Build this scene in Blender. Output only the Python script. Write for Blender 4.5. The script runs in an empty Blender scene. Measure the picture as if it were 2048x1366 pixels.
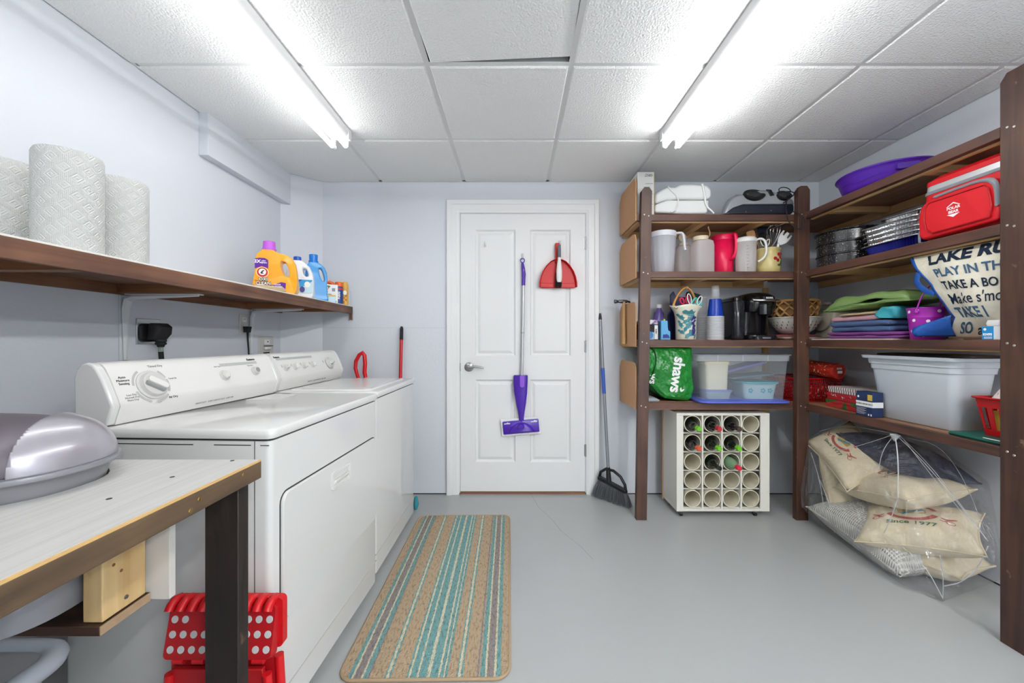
import bpy, bmesh, math, random
from mathutils import Vector, Matrix, Euler, noise as mnoise

# ------------------------------------------------------------------ camera, world, exposure
SC = bpy.context.scene
COL = SC.collection
cam_data = bpy.data.cameras.new('camera')
cam_data.sensor_fit = 'HORIZONTAL'
cam_data.sensor_width = 36.0
cam_data.lens = 36.0 * 778.0 / 2048.0
cam_data.shift_x = -6.0 / 2048.0
cam_data.shift_y = -3.0 / 2048.0
cam_data.clip_start = 0.02
cam = bpy.data.objects.new('camera', cam_data)
cam.location = (0, 0, 1.128)
cam.rotation_euler = (math.radians(90), 0, 0)
COL.objects.link(cam)
SC.camera = cam

world = bpy.data.worlds.new('world')
SC.world = world
world.use_nodes = True
world.node_tree.nodes['Background'].inputs[0].default_value = (0.8, 0.85, 0.9, 1)
world.node_tree.nodes['Background'].inputs[1].default_value = 0.3

SC.view_settings.view_transform = 'Standard'
SC.view_settings.look = 'None'
SC.view_settings.gamma = 1.0
SC.view_settings.use_curve_mapping = False
SC.view_settings.exposure = 0.0
TUBE_STRENGTH = 28.0
try:
    SC.cycles.max_bounces = 8
    SC.cycles.use_light_tree = False
    SC.cycles.diffuse_bounces = 4
    SC.cycles.transparent_max_bounces = 24
    SC.cycles.caustics_reflective = False
    SC.cycles.caustics_refractive = False
    SC.cycles.sample_clamp_indirect = 6.0
    SC.cycles.use_denoising = True
    SC.cycles.use_adaptive_sampling = True
    SC.cycles.adaptive_threshold = 0.03
except Exception:
    pass

# ------------------------------------------------------------------ helpers
FPX, CX, CY, EYE = 778.0, 1030.0, 680.0, 1.128
def px(u, Y): return (u - CX) / FPX * Y          # world X of a sight line at depth Y
def pz(v, Y): return EYE - (v - CY) / FPX * Y    # world Z likewise
R = math.radians
PI = math.pi
rnd = random.Random(7)

def lin(c):
    if isinstance(c, str):
        c = c.lstrip('#')
        c = [int(c[i:i + 2], 16) / 255 for i in (0, 2, 4)]
    return tuple((x / 12.92 if x <= 0.04045 else ((x + 0.055) / 1.055) ** 2.4) for x in c[:3])

def _nodes(name):
    m = bpy.data.materials.new(name)
    m.use_nodes = True
    nt = m.node_tree
    return m, nt, nt.nodes['Principled BSDF']

def mat(name, c, rough=0.5, metal=0.0, bump=None, var=None, alpha=1.0, coat=0.0, trans=0.0, spec=0.5, ior=1.45, sheen=0.0, stretch=None, sss=0.0):
    m, nt, b = _nodes(name)
    col = (*lin(c), 1)
    b.inputs['Base Color'].default_value = col
    b.inputs['Roughness'].default_value = rough
    b.inputs['Metallic'].default_value = metal
    b.inputs['Alpha'].default_value = alpha
    b.inputs['Coat Weight'].default_value = coat
    b.inputs['Transmission Weight'].default_value = trans
    b.inputs['Specular IOR Level'].default_value = spec
    b.inputs['IOR'].default_value = ior
    b.inputs['Sheen Weight'].default_value = sheen
    if bump or var:
        tc = nt.nodes.new('ShaderNodeTexCoord')
        src = tc.outputs['Object']
        if stretch:
            mp = nt.nodes.new('ShaderNodeMapping')
            mp.inputs['Scale'].default_value = stretch
            nt.links.new(src, mp.inputs[0]); src = mp.outputs[0]
    if var:                                   # (scale, amount): slow colour variation
        n = nt.nodes.new('ShaderNodeTexNoise')
        n.inputs['Scale'].default_value = var[0]; n.inputs['Detail'].default_value = 5
        nt.links.new(src, n.inputs['Vector'])
        mx = nt.nodes.new('ShaderNodeMix'); mx.data_type = 'RGBA'
        a = var[1]
        mx.inputs[6].default_value = tuple(x * (1 - a) for x in col[:3]) + (1,)
        mx.inputs[7].default_value = tuple(min(1, x * (1 + a)) for x in col[:3]) + (1,)
        nt.links.new(n.outputs['Fac'], mx.inputs[0])
        nt.links.new(mx.outputs[2], b.inputs['Base Color'])
    if bump:                                  # (scale, distance)
        n = nt.nodes.new('ShaderNodeTexNoise')
        n.inputs['Scale'].default_value = bump[0]; n.inputs['Detail'].default_value = 3
        nt.links.new(src, n.inputs['Vector'])
        bp = nt.nodes.new('ShaderNodeBump')
        bp.inputs['Distance'].default_value = bump[1]
        bp.inputs['Strength'].default_value = 1.0
        nt.links.new(n.outputs['Fac'], bp.inputs['Height'])
        nt.links.new(bp.outputs[0], b.inputs['Normal'])
    return m

def wood(name, dark, light, along='x', rough=0.55, scale=1.0, knots=True, wear=None):
    """Grain noise stretched along one object axis; optional pale scuffs."""
    m, nt, b = _nodes(name)
    tc = nt.nodes.new('ShaderNodeTexCoord')
    mp = nt.nodes.new('ShaderNodeMapping')
    s = [38 * scale] * 3
    s['xyz'.index(along)] = 2.2 * scale
    mp.inputs['Scale'].default_value = s
    nt.links.new(tc.outputs['Object'], mp.inputs[0])
    n = nt.nodes.new('ShaderNodeTexNoise')
    n.inputs['Scale'].default_value = 1.0; n.inputs['Detail'].default_value = 6; n.inputs['Distortion'].default_value = 0.6
    nt.links.new(mp.outputs[0], n.inputs['Vector'])
    n2 = nt.nodes.new('ShaderNodeTexNoise')
    n2.inputs['Scale'].default_value = 4.0 * scale; n2.inputs['Detail'].default_value = 3
    nt.links.new(tc.outputs['Object'], n2.inputs['Vector'])
    ad = nt.nodes.new('ShaderNodeMath'); ad.operation = 'MULTIPLY_ADD'
    ad.inputs[1].default_value = 0.55; ad.inputs[2].default_value = 0.0
    nt.links.new(n2.outputs['Fac'], ad.inputs[0])
    ad2 = nt.nodes.new('ShaderNodeMath'); ad2.operation = 'MULTIPLY_ADD'
    ad2.inputs[1].default_value = 0.6
    nt.links.new(n.outputs['Fac'], ad2.inputs[0]); nt.links.new(ad.outputs[0], ad2.inputs[2])
    cr = nt.nodes.new('ShaderNodeValToRGB')
    cr.color_ramp.elements[0].position = 0.4; cr.color_ramp.elements[0].color = (*lin(dark), 1)
    cr.color_ramp.elements[1].position = 0.75; cr.color_ramp.elements[1].color = (*lin(light), 1)
    nt.links.new(ad2.outputs[0], cr.inputs[0])
    out = cr.outputs[0]
    if wear:
        n3 = nt.nodes.new('ShaderNodeTexNoise')
        n3.inputs['Scale'].default_value = 22; n3.inputs['Detail'].default_value = 4
        nt.links.new(tc.outputs['Object'], n3.inputs['Vector'])
        cr2 = nt.nodes.new('ShaderNodeValToRGB')
        cr2.color_ramp.elements[0].position = 0.68; cr2.color_ramp.elements[0].color = (0, 0, 0, 1)
        cr2.color_ramp.elements[1].position = 0.76; cr2.color_ramp.elements[1].color = (1, 1, 1, 1)
        nt.links.new(n3.outputs['Fac'], cr2.inputs[0])
        mx = nt.nodes.new('ShaderNodeMix'); mx.data_type = 'RGBA'
        nt.links.new(cr2.outputs[0], mx.inputs[0]); nt.links.new(out, mx.inputs[6])
        mx.inputs[7].default_value = (*lin(wear), 1)
        out = mx.outputs[2]
    nt.links.new(out, b.inputs['Base Color'])
    b.inputs['Roughness'].default_value = rough
    bp = nt.nodes.new('ShaderNodeBump'); bp.inputs['Distance'].default_value = 0.0012
    nt.links.new(n.outputs['Fac'], bp.inputs['Height']); nt.links.new(bp.outputs[0], b.inputs['Normal'])
    return m

def stripes(name, axis, cols, period, rough=0.8, dist=0.0):
    """Repeating colour bands along an object axis; cols = [(position 0..1, colour), ...]."""
    m, nt, b = _nodes(name)
    tc = nt.nodes.new('ShaderNodeTexCoord')
    sp = nt.nodes.new('ShaderNodeSeparateXYZ')
    nt.links.new(tc.outputs['Object'], sp.inputs[0])
    dv = nt.nodes.new('ShaderNodeMath'); dv.operation = 'DIVIDE'; dv.inputs[1].default_value = period
    nt.links.new(sp.outputs['xyz'.index(axis)], dv.inputs[0])
    fr = nt.nodes.new('ShaderNodeMath'); fr.operation = 'FRACT'
    nt.links.new(dv.outputs[0], fr.inputs[0])
    cr = nt.nodes.new('ShaderNodeValToRGB'); cr.color_ramp.interpolation = 'CONSTANT'
    els = cr.color_ramp.elements
    els[0].position = cols[0][0]; els[0].color = (*lin(cols[0][1]), 1)
    els[1].position = cols[1][0]; els[1].color = (*lin(cols[1][1]), 1)
    for p, c in cols[2:]:
        e = els.new(p); e.color = (*lin(c), 1)
    nt.links.new(fr.outputs[0], cr.inputs[0])
    nt.links.new(cr.outputs[0], b.inputs['Base Color'])
    b.inputs['Roughness'].default_value = rough
    return m

def speckle(name, base, spot, scale, lo, hi, rough=0.3, bump=0.0):
    m, nt, b = _nodes(name)
    tc = nt.nodes.new('ShaderNodeTexCoord')
    n = nt.nodes.new('ShaderNodeTexNoise'); n.inputs['Scale'].default_value = scale; n.inputs['Detail'].default_value = 2
    nt.links.new(tc.outputs['Object'], n.inputs['Vector'])
    cr = nt.nodes.new('ShaderNodeValToRGB')
    cr.color_ramp.elements[0].position = lo; cr.color_ramp.elements[0].color = (*lin(base), 1)
    cr.color_ramp.elements[1].position = hi; cr.color_ramp.elements[1].color = (*lin(spot), 1)
    nt.links.new(n.outputs['Fac'], cr.inputs[0]); nt.links.new(cr.outputs[0], b.inputs['Base Color'])
    b.inputs['Roughness'].default_value = rough
    if bump:
        bp = nt.nodes.new('ShaderNodeBump'); bp.inputs['Distance'].default_value = bump
        nt.links.new(n.outputs['Fac'], bp.inputs['Height']); nt.links.new(bp.outputs[0], b.inputs['Normal'])
    return m

def frosted(name, c, clear, rough=.35, tl=.5):
    """Milky plastic: diffuse, translucent and see-through shares."""
    m, nt, b = _nodes(name)
    b.inputs['Base Color'].default_value = (*lin(c), 1); b.inputs['Roughness'].default_value = rough
    tr = nt.nodes.new('ShaderNodeBsdfTranslucent'); tr.inputs[0].default_value = (*lin(c), 1)
    tp = nt.nodes.new('ShaderNodeBsdfTransparent')
    m1 = nt.nodes.new('ShaderNodeMixShader'); m1.inputs[0].default_value = tl
    m2 = nt.nodes.new('ShaderNodeMixShader'); m2.inputs[0].default_value = clear
    nt.links.new(b.outputs[0], m1.inputs[1]); nt.links.new(tr.outputs[0], m1.inputs[2])
    nt.links.new(m1.outputs[0], m2.inputs[1]); nt.links.new(tp.outputs[0], m2.inputs[2])
    nt.links.new(m2.outputs[0], nt.nodes['Material Output'].inputs[0])
    return m

def emitter(name, c, s):
    m = bpy.data.materials.new(name); m.use_nodes = True
    nt = m.node_tree; nt.nodes.clear()
    e = nt.nodes.new('ShaderNodeEmission'); e.inputs[0].default_value = (*lin(c), 1); e.inputs[1].default_value = s
    o = nt.nodes.new('ShaderNodeOutputMaterial'); nt.links.new(e.outputs[0], o.inputs[0])
    return m

def rrect(x0, x1, y0, y1, r, n=5):
    out = []
    for cx, cy, a0 in ((x1 - r, y1 - r, 0), (x0 + r, y1 - r, 90), (x0 + r, y0 + r, 180), (x1 - r, y0 + r, 270)):
        for i in range(n + 1):
            a = R(a0 + 90 * i / n)
            out.append((cx + r * math.cos(a), cy + r * math.sin(a)))
    return out

def ellipse(a, b, n=24, p=2.0, cx=0, cy=0):
    out = []
    for i in range(n):
        t = 2 * PI * i / n
        c, s = math.cos(t), math.sin(t)
        out.append((cx + a * math.copysign(abs(c) ** (2 / p), c), cy + b * math.copysign(abs(s) ** (2 / p), s)))
    return out

def dens(poly, step=.02):
    out = []
    for k, a in enumerate(poly):
        c = poly[(k + 1) % len(poly)]
        m = max(1, int(math.hypot(c[0] - a[0], c[1] - a[1]) / step))
        out += [(a[0] + (c[0] - a[0]) * i / m, a[1] + (c[1] - a[1]) * i / m) for i in range(m)]
    return out

class MB:
    """Collects shapes; build() links them as ONE mesh object."""
    def __init__(s, M=None):
        s.v, s.f, s.mi, s.M, s.m = [], [], [], M, 0
    def add(s, vs, fs):
        b = len(s.v)
        s.v += [tuple(s.M @ Vector(p)) for p in vs] if s.M else [tuple(p) for p in vs]
        s.f += [tuple(b + i for i in f) for f in fs]
        s.mi += [s.m] * len(fs)
        return s
    def box(s, x0, x1, y0, y1, z0, z1):
        return s.add([(x0, y0, z0), (x1, y0, z0), (x1, y1, z0), (x0, y1, z0), (x0, y0, z1), (x1, y0, z1), (x1, y1, z1), (x0, y1, z1)],
                     [(0, 3, 2, 1), (4, 5, 6, 7), (0, 1, 5, 4), (1, 2, 6, 5), (2, 3, 7, 6), (3, 0, 4, 7)])
    def prism(s, poly, axis, a, b):
        def P(u, v, w): return (w, u, v) if axis == 'x' else (u, w, v) if axis == 'y' else (u, v, w)
        n = len(poly)
        vs = [P(u, v, a) for u, v in poly] + [P(u, v, b) for u, v in poly]
        fs = [tuple(range(n))[::-1], tuple(range(n, 2 * n))] + [(i, (i + 1) % n, n + (i + 1) % n, n + i) for i in range(n)]
        return s.add(vs, fs)
    def loft(s, rings, cap0=True, cap1=True, closed=True, loop=False):
        n = len(rings[0]); vs = [p for r in rings for p in r]; fs = []
        K = len(rings)
        for k in range(K if loop else K - 1):
            k2 = (k + 1) % K
            for i in range(n if closed else n - 1):
                j = (i + 1) % n
                fs.append((k * n + i, k * n + j, k2 * n + j, k2 * n + i))
        if cap0 and not loop: fs.append(tuple(range(n))[::-1])
        if cap1 and not loop: fs.append(tuple(range((K - 1) * n, K * n)))
        return s.add(vs, fs)
    def lathe(s, prof, c=(0, 0, 0), n=24, sx=1, sy=1, cap0=True, cap1=True):
        rings = [[(c[0] + sx * r * math.cos(2 * PI * i / n), c[1] + sy * r * math.sin(2 * PI * i / n), c[2] + z) for i in range(n)] for r, z in prof]
        return s.loft(rings, cap0, cap1)
    def stack(s, layers, cap0=True, cap1=True):
        """layers = [(poly2d, z), ...] of equal point counts."""
        return s.loft([[(x, y, z) for x, y in p] for p, z in layers], cap0, cap1)
    def tube(s, pts, r, n=8, closed=False, caps=True, flat=None):
        pts = [Vector(p) for p in pts]; K = len(pts)
        rs = r if isinstance(r, (list, tuple)) else [r] * K
        rings = []; up = None
        for i in range(K):
            if closed: t = pts[(i + 1) % K] - pts[i - 1]
            else: t = pts[min(i + 1, K - 1)] - pts[max(i - 1, 0)]
            t.normalize()
            if up is None:
                up = Vector((0, 0, 1)) if abs(t.z) < 0.9 else Vector((1, 0, 0))
            side = t.cross(up)
            if side.length < 1e-5: side = t.orthogonal()
            side.normalize(); up = side.cross(t).normalized()
            fy = flat if flat else 1.0
            rings.append([tuple(pts[i] + side * (rs[i] * math.cos(2 * PI * j / n)) + up * (rs[i] * fy * math.sin(2 * PI * j / n))) for j in range(n)])
        return s.loft(rings, caps, caps, True, closed)
    def grid(s, fn, nu, nv):
        vs = [fn(i / nu, j / nv) for j in range(nv + 1) for i in range(nu + 1)]
        fs = [(j * (nu + 1) + i, j * (nu + 1) + i + 1, (j + 1) * (nu + 1) + i + 1, (j + 1) * (nu + 1) + i) for j in range(nv) for i in range(nu)]
        return s.add(vs, fs)
    def sphere(s, c, rx, ry=None, rz=None, n=16, m=10, e=1.0):
        ry = rx if ry is None else ry; rz = rx if rz is None else rz
        rings = []
        def pw(x): return math.copysign(abs(x) ** e, x)
        for k in range(1, m):
            t = PI * k / m - PI / 2
            rings.append([(c[0] + rx * pw(math.cos(t)) * pw(math.cos(2 * PI * i / n)), c[1] + ry * pw(math.cos(t)) * pw(math.sin(2 * PI * i / n)), c[2] + rz * pw(math.sin(t))) for i in range(n)])
        b = len(s.v); s.loft(rings, False, False)
        s.add([(c[0], c[1], c[2] - rz), (c[0], c[1], c[2] + rz)], [])
        o0 = len(s.v) - 2
        for i in range(n):
            j = (i + 1) % n
            s.f.append((o0, b + j, b + i)); s.mi.append(s.m)
            s.f.append((o0 + 1, b + (m - 2) * n + i, b + (m - 2) * n + j)); s.mi.append(s.m)
        return s
    def wobble(s, amp, freq, seed=0.0, axis=None):
        out = []
        for p in s.v:
            q = Vector(p) * freq + Vector((seed, seed * 1.7, seed * 0.3))
            d = mnoise.noise_vector(q)
            if axis is not None: d = Vector([d[i] * axis[i] for i in range(3)])
            out.append(tuple(Vector(p) + d * amp))
        s.v = out
        return s
    def build(s, name, m, parent=None, smooth=None, bevel=0, seg=2, solid=0, sub=0, loc=None, rot=None, recalc=True):
        me = bpy.data.meshes.new(name)
        me.from_pydata(s.v, [], s.f)
        ms = m if isinstance(m, (list, tuple)) else [m]
        for x in ms: me.materials.append(x)
        if len(ms) > 1: me.polygons.foreach_set('material_index', s.mi)
        if recalc:
            bm = bmesh.new(); bm.from_mesh(me)
            bmesh.ops.recalc_face_normals(bm, faces=bm.faces[:])
            bm.to_mesh(me); bm.free()
        if smooth is not None:
            me.polygons.foreach_set('use_smooth', [True] * len(me.polygons))
            me.set_sharp_from_angle(angle=R(smooth))
        o = bpy.data.objects.new(name, me)
        COL.objects.link(o)
        if parent: o.parent = parent
        if loc: o.location = loc
        if rot: o.rotation_euler = rot
        if sub:
            k = o.modifiers.new('sub', 'SUBSURF'); k.levels = sub; k.render_levels = sub
        if solid:
            k = o.modifiers.new('solid', 'SOLIDIFY'); k.thickness = solid; k.offset = 0
        if bevel:
            k = o.modifiers.new('bevel', 'BEVEL'); k.width = bevel; k.segments = seg; k.limit_method = 'ANGLE'; k.angle_limit = R(40)
            k.harden_normals = False
            if smooth is None:
                me.polygons.foreach_set('use_smooth', [True] * len(me.polygons))
                me.set_sharp_from_angle(angle=R(35))
        return o

def thing(name, label, cat, loc=(0, 0, 0), rz=0.0, group=None):
    o = bpy.data.objects.new(name, None); COL.objects.link(o)
    o.empty_display_size = 0.05
    o.location = loc; o.rotation_euler = (0, 0, rz)
    o['label'] = label; o['category'] = cat
    if group: o['group'] = group
    return o

def tag(o, label, cat, group=None):
    o['label'] = label; o['category'] = cat
    if group: o['group'] = group
    return o

def struct(o, label=None):
    o['kind'] = 'structure'
    if label: o['label'] = label
    return o

def copy_tree(o, parent=None):
    c = o.copy(); COL.objects.link(c); c.parent = parent
    for ch in list(o.children): copy_tree(ch, c)
    return c

def share(o, parent, loc=(0, 0, 0), rot=None):
    c = o.copy(); COL.objects.link(c); c.parent = parent; c.location = loc
    if rot is not None: c.rotation_euler = rot
    return c

def frame(o, xaxis, zaxis):
    """Matrix with origin o, local z along zaxis and local x near xaxis."""
    z = Vector(zaxis).normalized(); x = Vector(xaxis); x = (x - z * x.dot(z)).normalized(); y = z.cross(x)
    return Matrix(((x.x, y.x, z.x, o[0]), (x.y, y.y, z.y, o[1]), (x.z, y.z, z.z, o[2]), (0, 0, 0, 1)))

def text(parent, body, size, Mx, m, name='lettering', ext=0.0004, bold=0.0, align='CENTER', xs=1.0, shear=0.0, spacing=1.0):
    """Flat print: lettering in the local xy plane of matrix Mx."""
    cu = bpy.data.curves.new(name, 'FONT')
    cu.body = body; cu.size = size; cu.extrude = ext; cu.offset = bold; cu.align_x = align; cu.align_y = 'CENTER'
    cu.shear = shear; cu.space_character = spacing; cu.resolution_u = 3
    t = bpy.data.objects.new(name, cu); COL.objects.link(t)
    dg = bpy.context.evaluated_depsgraph_get(); dg.update()
    me = bpy.data.meshes.new_from_object(t.evaluated_get(dg))
    bpy.data.objects.remove(t); bpy.data.curves.remove(cu)
    me.transform(Mx @ Matrix.Diagonal((xs, 1, 1, 1)))
    me.materials.clear(); me.materials.append(m)
    me.name = name
    o = bpy.data.objects.new(name, me); COL.objects.link(o); o.parent = parent
    return o

# ------------------------------------------------------------------ shared materials
WHITE_PLASTIC = mat('white_plastic', '#e9e9e6', 0.35)
ENAMEL = mat('white_enamel', '#d9d9d7', 0.16, coat=0.3)
PANEL_W = mat('console_white', '#dfdedb', 0.3)
GREYPRINT = mat('grey_print', '#8d8d8c', 0.6)
DARKPRINT = mat('dark_print', '#2c2d30', 0.6)
WHITEPRINT = mat('white_print', '#f4f4f2', 0.6)
BLACK = mat('black_plastic', '#141417', 0.35)
BLACKMATT = mat('black_matt', '#1b1b1d', 0.75)
CHROME = mat('chrome', '#c9c9ca', 0.18, metal=1.0)
STEEL = mat('brushed_steel', '#a9a9aa', 0.35, metal=1.0)
SCREW = mat('screw_zinc', '#b9b6ac', 0.4, metal=0.8)
RED = mat('red_plastic', '#c8121b', 0.32)
CARD = mat('cardboard', '#b98a5c', 0.85, var=(40, 0.08))
WALLP = mat('pale_blue_wall_paint', '#d6dae1', 0.55, bump=(90, 0.0006), var=(1.5, 0.02))
CEILP = mat('ceiling_tile_white', '#f0f0ef', 0.9, bump=(125, 0.006))
GRIDP = mat('ceiling_grid_white', '#e2e2e2', 0.5)
TRIMW = mat('white_trim_paint', '#e9e9e9', 0.35)
DOORW = mat('white_door_paint', '#e7e7e7', 0.38, bump=(160, 0.0002))
BROWN_X = wood('brown_stain_x', '#372219', '#633f32', 'x', 0.5, wear=None)
BROWN_Y = wood('brown_stain_y', '#372219', '#633f32', 'y', 0.5, wear=None)
BROWN_Z = wood('brown_stain_z', '#301d17', '#573828', 'z', 0.5, wear='#80604b')
PINE_X = wood('pine_x', '#c4955f', '#e6c48f', 'x', 0.6)
PINE_Y = wood('pine_y', '#c4955f', '#e6c48f', 'y', 0.6)
PINE_Z = wood('pine_z', '#c09a62', '#e4c793', 'z', 0.6)
PLY_X = wood('shelf_board_x', '#7d583f', '#a87a57', 'x', 0.6)
PLY_Y = wood('shelf_board_y', '#7d583f', '#a87a57', 'y', 0.6)
# ------------------------------------------------------------------ the room
X0, X1, Y0, Y1, ZC = -1.61, 2.225, -3.24, 2.85, 2.291

FLOORM = mat('grey_floor_paint', '#a6a8a8', 0.32, bump=(7, 0.0012), var=(3.0, 0.035))
fl = struct(MB().box(X0 - .1, X1 + .1, Y0 - .1, Y1 + .1, -.1, 0).build('floor', FLOORM))
CRACK = mat('floor_crack', '#6d6f70', 0.7)
pts = [(.12, 2.83), (.16, 2.62), (.24, 2.42), (.27, 2.3), (.36, 2.12), (.4, 2.0)]
b = MB()
for i in range(len(pts) - 1):
    (xa, ya), (xb, yb) = pts[i], pts[i + 1]
    b.add([(xa - .0008, ya, .0004), (xa + .0008, ya, .0004), (xb + .0008, yb, .0004), (xb - .0008, yb, .0004)], [(0, 1, 2, 3)])
b.build('crack', CRACK, fl)

struct(MB().box(X0 - .1, X0, Y0 - .1, 2.67, 0, 2.5).build('wall_left', WALLP))
struct(MB().prism([(X0, 2.67), (-1.41, 2.85), (-1.41, 2.95), (X0 - .1, 2.95), (X0 - .1, 2.67)], 'z', 0, 2.5).build('wall_corner', WALLP))
wb = struct(MB().prism([(-1.41, 0), (-.408, 0), (-.408, 2.062), (.522, 2.062), (.522, 0), (X1 + .1, 0), (X1 + .1, 2.5), (-1.41, 2.5)], 'y', 2.85, 2.95).build('wall_back', WALLP))
MB().box(-1.41, -.505, 2.8485, 2.85, 1.216, 1.219).build('seam', mat('seam_paint', '#c6c9d1', 0.6), wb)
MB().box(-1.41, -.505, 2.848, 2.85, .0, .006).build('floor_gap', BLACKMATT, wb)
MB().box(.615, X1, 2.848, 2.85, .0, .006).build('floor_gap', BLACKMATT, wb)
wr = struct(MB().box(X1, X1 + .1, Y0 - .1, 2.85, 0, 2.5).build('wall_right', WALLP))
MB().box(X1 - .002, X1, 0, 2.84, 0, .007).build('floor_gap', BLACKMATT, wr)
struct(MB().box(X0 - .1, X1 + .1, Y0 - .1, Y0, 0, 2.5).build('wall_rear', WALLP))
struct(MB().box(X0, .22, -.52, -.42, 0, 2.5).build('wall_added_light_block', WALLP))  # added unseen wall: keeps the rear fill light off the near left corner
struct(MB().box(X0, -1.562, 1.98, 2.708, 2.07, ZC + .01).build('trim_1', WALLP, bevel=.002), 'pale blue boxed beam along the top of the left wall')

# ceiling: dark space above, tee bars, dropped tiles
ce = struct(MB().box(X0 - .1, X1 + .1, Y0 - .1, Y1 + .1, 2.44, 2.5).build('ceiling', mat('plenum', '#3a3a3a', 0.9)))
GX = [X0, -.982, -.372, .238, .848, 1.458, 2.068, X1]
GY = [Y0, -2.63, -2.02, -1.41, -.8, -.19, .42, 1.03, 1.64, 2.25, Y1]
def tbar(x0, x1, y0, y1, along):
    b = MB().box(x0, x1, y0, y1, ZC, ZC + .002)
    xm, ym = (x0 + x1) / 2, (y0 + y1) / 2
    if along == 'y': b.box(xm - .001, xm + .001, y0, y1, ZC + .0015, ZC + .035)
    else: b.box(x0, x1, ym - .001, ym + .001, ZC + .0015, ZC + .035)
    b.build('tee_bar', GRIDP, ce)
for x in GX[1:-1]: tbar(x - .012, x + .012, Y0, Y1, 'y')
for y in GY[1:-1]:
    for i in range(len(GX) - 1): tbar(GX[i] + .012, GX[i + 1] - .012, y - .012, y + .012, 'x')
for x in (X0, X1):
    s = 1 if x == X0 else -1
    MB().box(min(x, x + s * .018), max(x, x + s * .018), Y0, 2.66 if s > 0 else Y1, ZC, ZC + .002).build('edge_angle', GRIDP, ce)
MB().box(-1.41, X1, Y1 - .018, Y1, ZC, ZC + .002).build('edge_angle', GRIDP, ce)
def tile(w, d, x, y, rot=(0, 0, 0), z=ZC - .007, poly=None):
    p = poly or [(-w / 2, -d / 2), (w / 2, -d / 2), (w / 2, d / 2), (-w / 2, d / 2)]
    ins = .006
    q = [(a - math.copysign(ins, a), c - math.copysign(ins, c)) for a, c in p]
    b = MB().stack([(q, 0), (p, .006), (p, .016)])
    o = b.build('tile', CEILP, ce, loc=(x, y, z), rot=rot)
    o['label'] = 'white textured ceiling tile'
    return o
tiles = {}
for i in range(len(GX) - 1):
    for j in range(len(GY) - 1):
        xa, xb, ya, yb = GX[i] + .010, GX[i + 1] - .010, GY[j] + .010, GY[j + 1] - .010
        if i == 0: xa = X0 + .002
        if i == len(GX) - 2: xb = X1 - .002
        if j == len(GY) - 2: yb = Y1 - .002
        w, d = xb - xa, yb - ya
        cx, cy = (xa + xb) / 2, (ya + yb) / 2
        if i == 2 and j == 7:
            t = tile(w, d, cx - .002, cy - .016, (R(-.5), R(-1.0), R(-2.1)), ZC - .001)
            t['label'] = 'crooked ceiling tile with a dark gap along its far edge'
        elif i == 0 and j == len(GY) - 2:
            tile(w, d, cx, cy, poly=[(-w / 2, -d / 2), (w / 2, -d / 2), (w / 2, d / 2), (-1.41 - cx, d / 2), (-w / 2, 2.67 - cy)])
        else:
            tile(w, d, cx, cy)

# door: jamb, casing, four-panel slab, lever, hinges
DX0, DX1, DZ0, DZ1 = -.399, .513, .022, 2.051
dr = bpy.data.objects.new('door_1', None); COL.objects.link(dr); dr.location = (.057, 2.85, 0)
struct(dr, 'white four-panel door with purple mop and red dustpan hanging on it')
def D(x): return x - .057
YF = -.006   # slab face, local y
def door_slab():
    b = MB()
    gx = [DX0, px(950.5, 2.85), px(1031, 2.85), px(1060, 2.85), px(1141, 2.85), DX1]
    gz = [DZ0, pz(924, 2.85), pz(759, 2.85), pz(712, 2.85), pz(460, 2.85), DZ1]
    for i in range(5):
        for k in range(5):
            xa, xb, za, zb = D(gx[i]), D(gx[i + 1]), gz[k], gz[k + 1]
            if i in (1, 3) and k in (1, 3):
                rings = []
                for ins, dp in ((0, 0), (.005, .008), (.011, .015), (.018, .015), (.036, .006), (.042, .005)):
                    rings.append([(xa + ins, YF + dp, za + ins), (xb - ins, YF + dp, za + ins), (xb - ins, YF + dp, zb - ins), (xa + ins, YF + dp, zb - ins)])
                b.loft(rings, False, True)
            else:
                b.add([(xa, YF, za), (xb, YF, za), (xb, YF, zb), (xa, YF, zb)], [(0, 1, 2, 3)])
    xa, xb, za, zb = D(DX0), D(DX1), DZ0, DZ1
    b.add([(xa, YF, za), (xb, YF, za), (xb, YF, zb), (xa, YF, zb), (xa, .03, za), (xb, .03, za), (xb, .03, zb), (xa, .03, zb)],
          [(0, 1, 5, 4), (1, 2, 6, 5), (2, 3, 7, 6), (3, 0, 4, 7), (4, 5, 6, 7)])
    return b
o = door_slab().build('slab', DOORW, dr, recalc=False)
bm = bmesh.new(); bm.from_mesh(o.data); bmesh.ops.remove_doubles(bm, verts=bm.verts[:], dist=1e-5)
bmesh.ops.recalc_face_normals(bm, faces=bm.faces[:]); bm.to_mesh(o.data); bm.free()
jam = MB()
jo, ji, jt = .010, .0025, DZ1 + .003
jam.prism([(D(DX0) - jo, 0), (D(DX0) - ji, 0), (D(DX0) - ji, jt), (D(DX1) + ji, jt), (D(DX1) + ji, 0), (D(DX1) + jo, 0), (D(DX1) + jo, jt + .008), (D(DX0) - jo, jt + .008)], 'y', -.004, .05)
jam.build('jamb', TRIMW, dr)
prof = [(0, .0), (0, -.010), (.012, -.012), (.018, -.016), (.055, -.018), (.060, -.024), (.072, -.027), (.088, -.026), (.094, -.018), (.094, 0)]
ci = .008
rings = []
for (x, z, sx, sz) in ((D(DX0) - ci, 0, -1, 0), (D(DX0) - ci, DZ1 + ci, -1, 1), (D(DX1) + ci, DZ1 + ci, 1, 1), (D(DX1) + ci, 0, 1, 0)):
    rings.append([(x + sx * w, d, z + sz * w) for w, d in prof])
MB().loft(rings).build('casing', TRIMW, dr, smooth=25)
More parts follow.
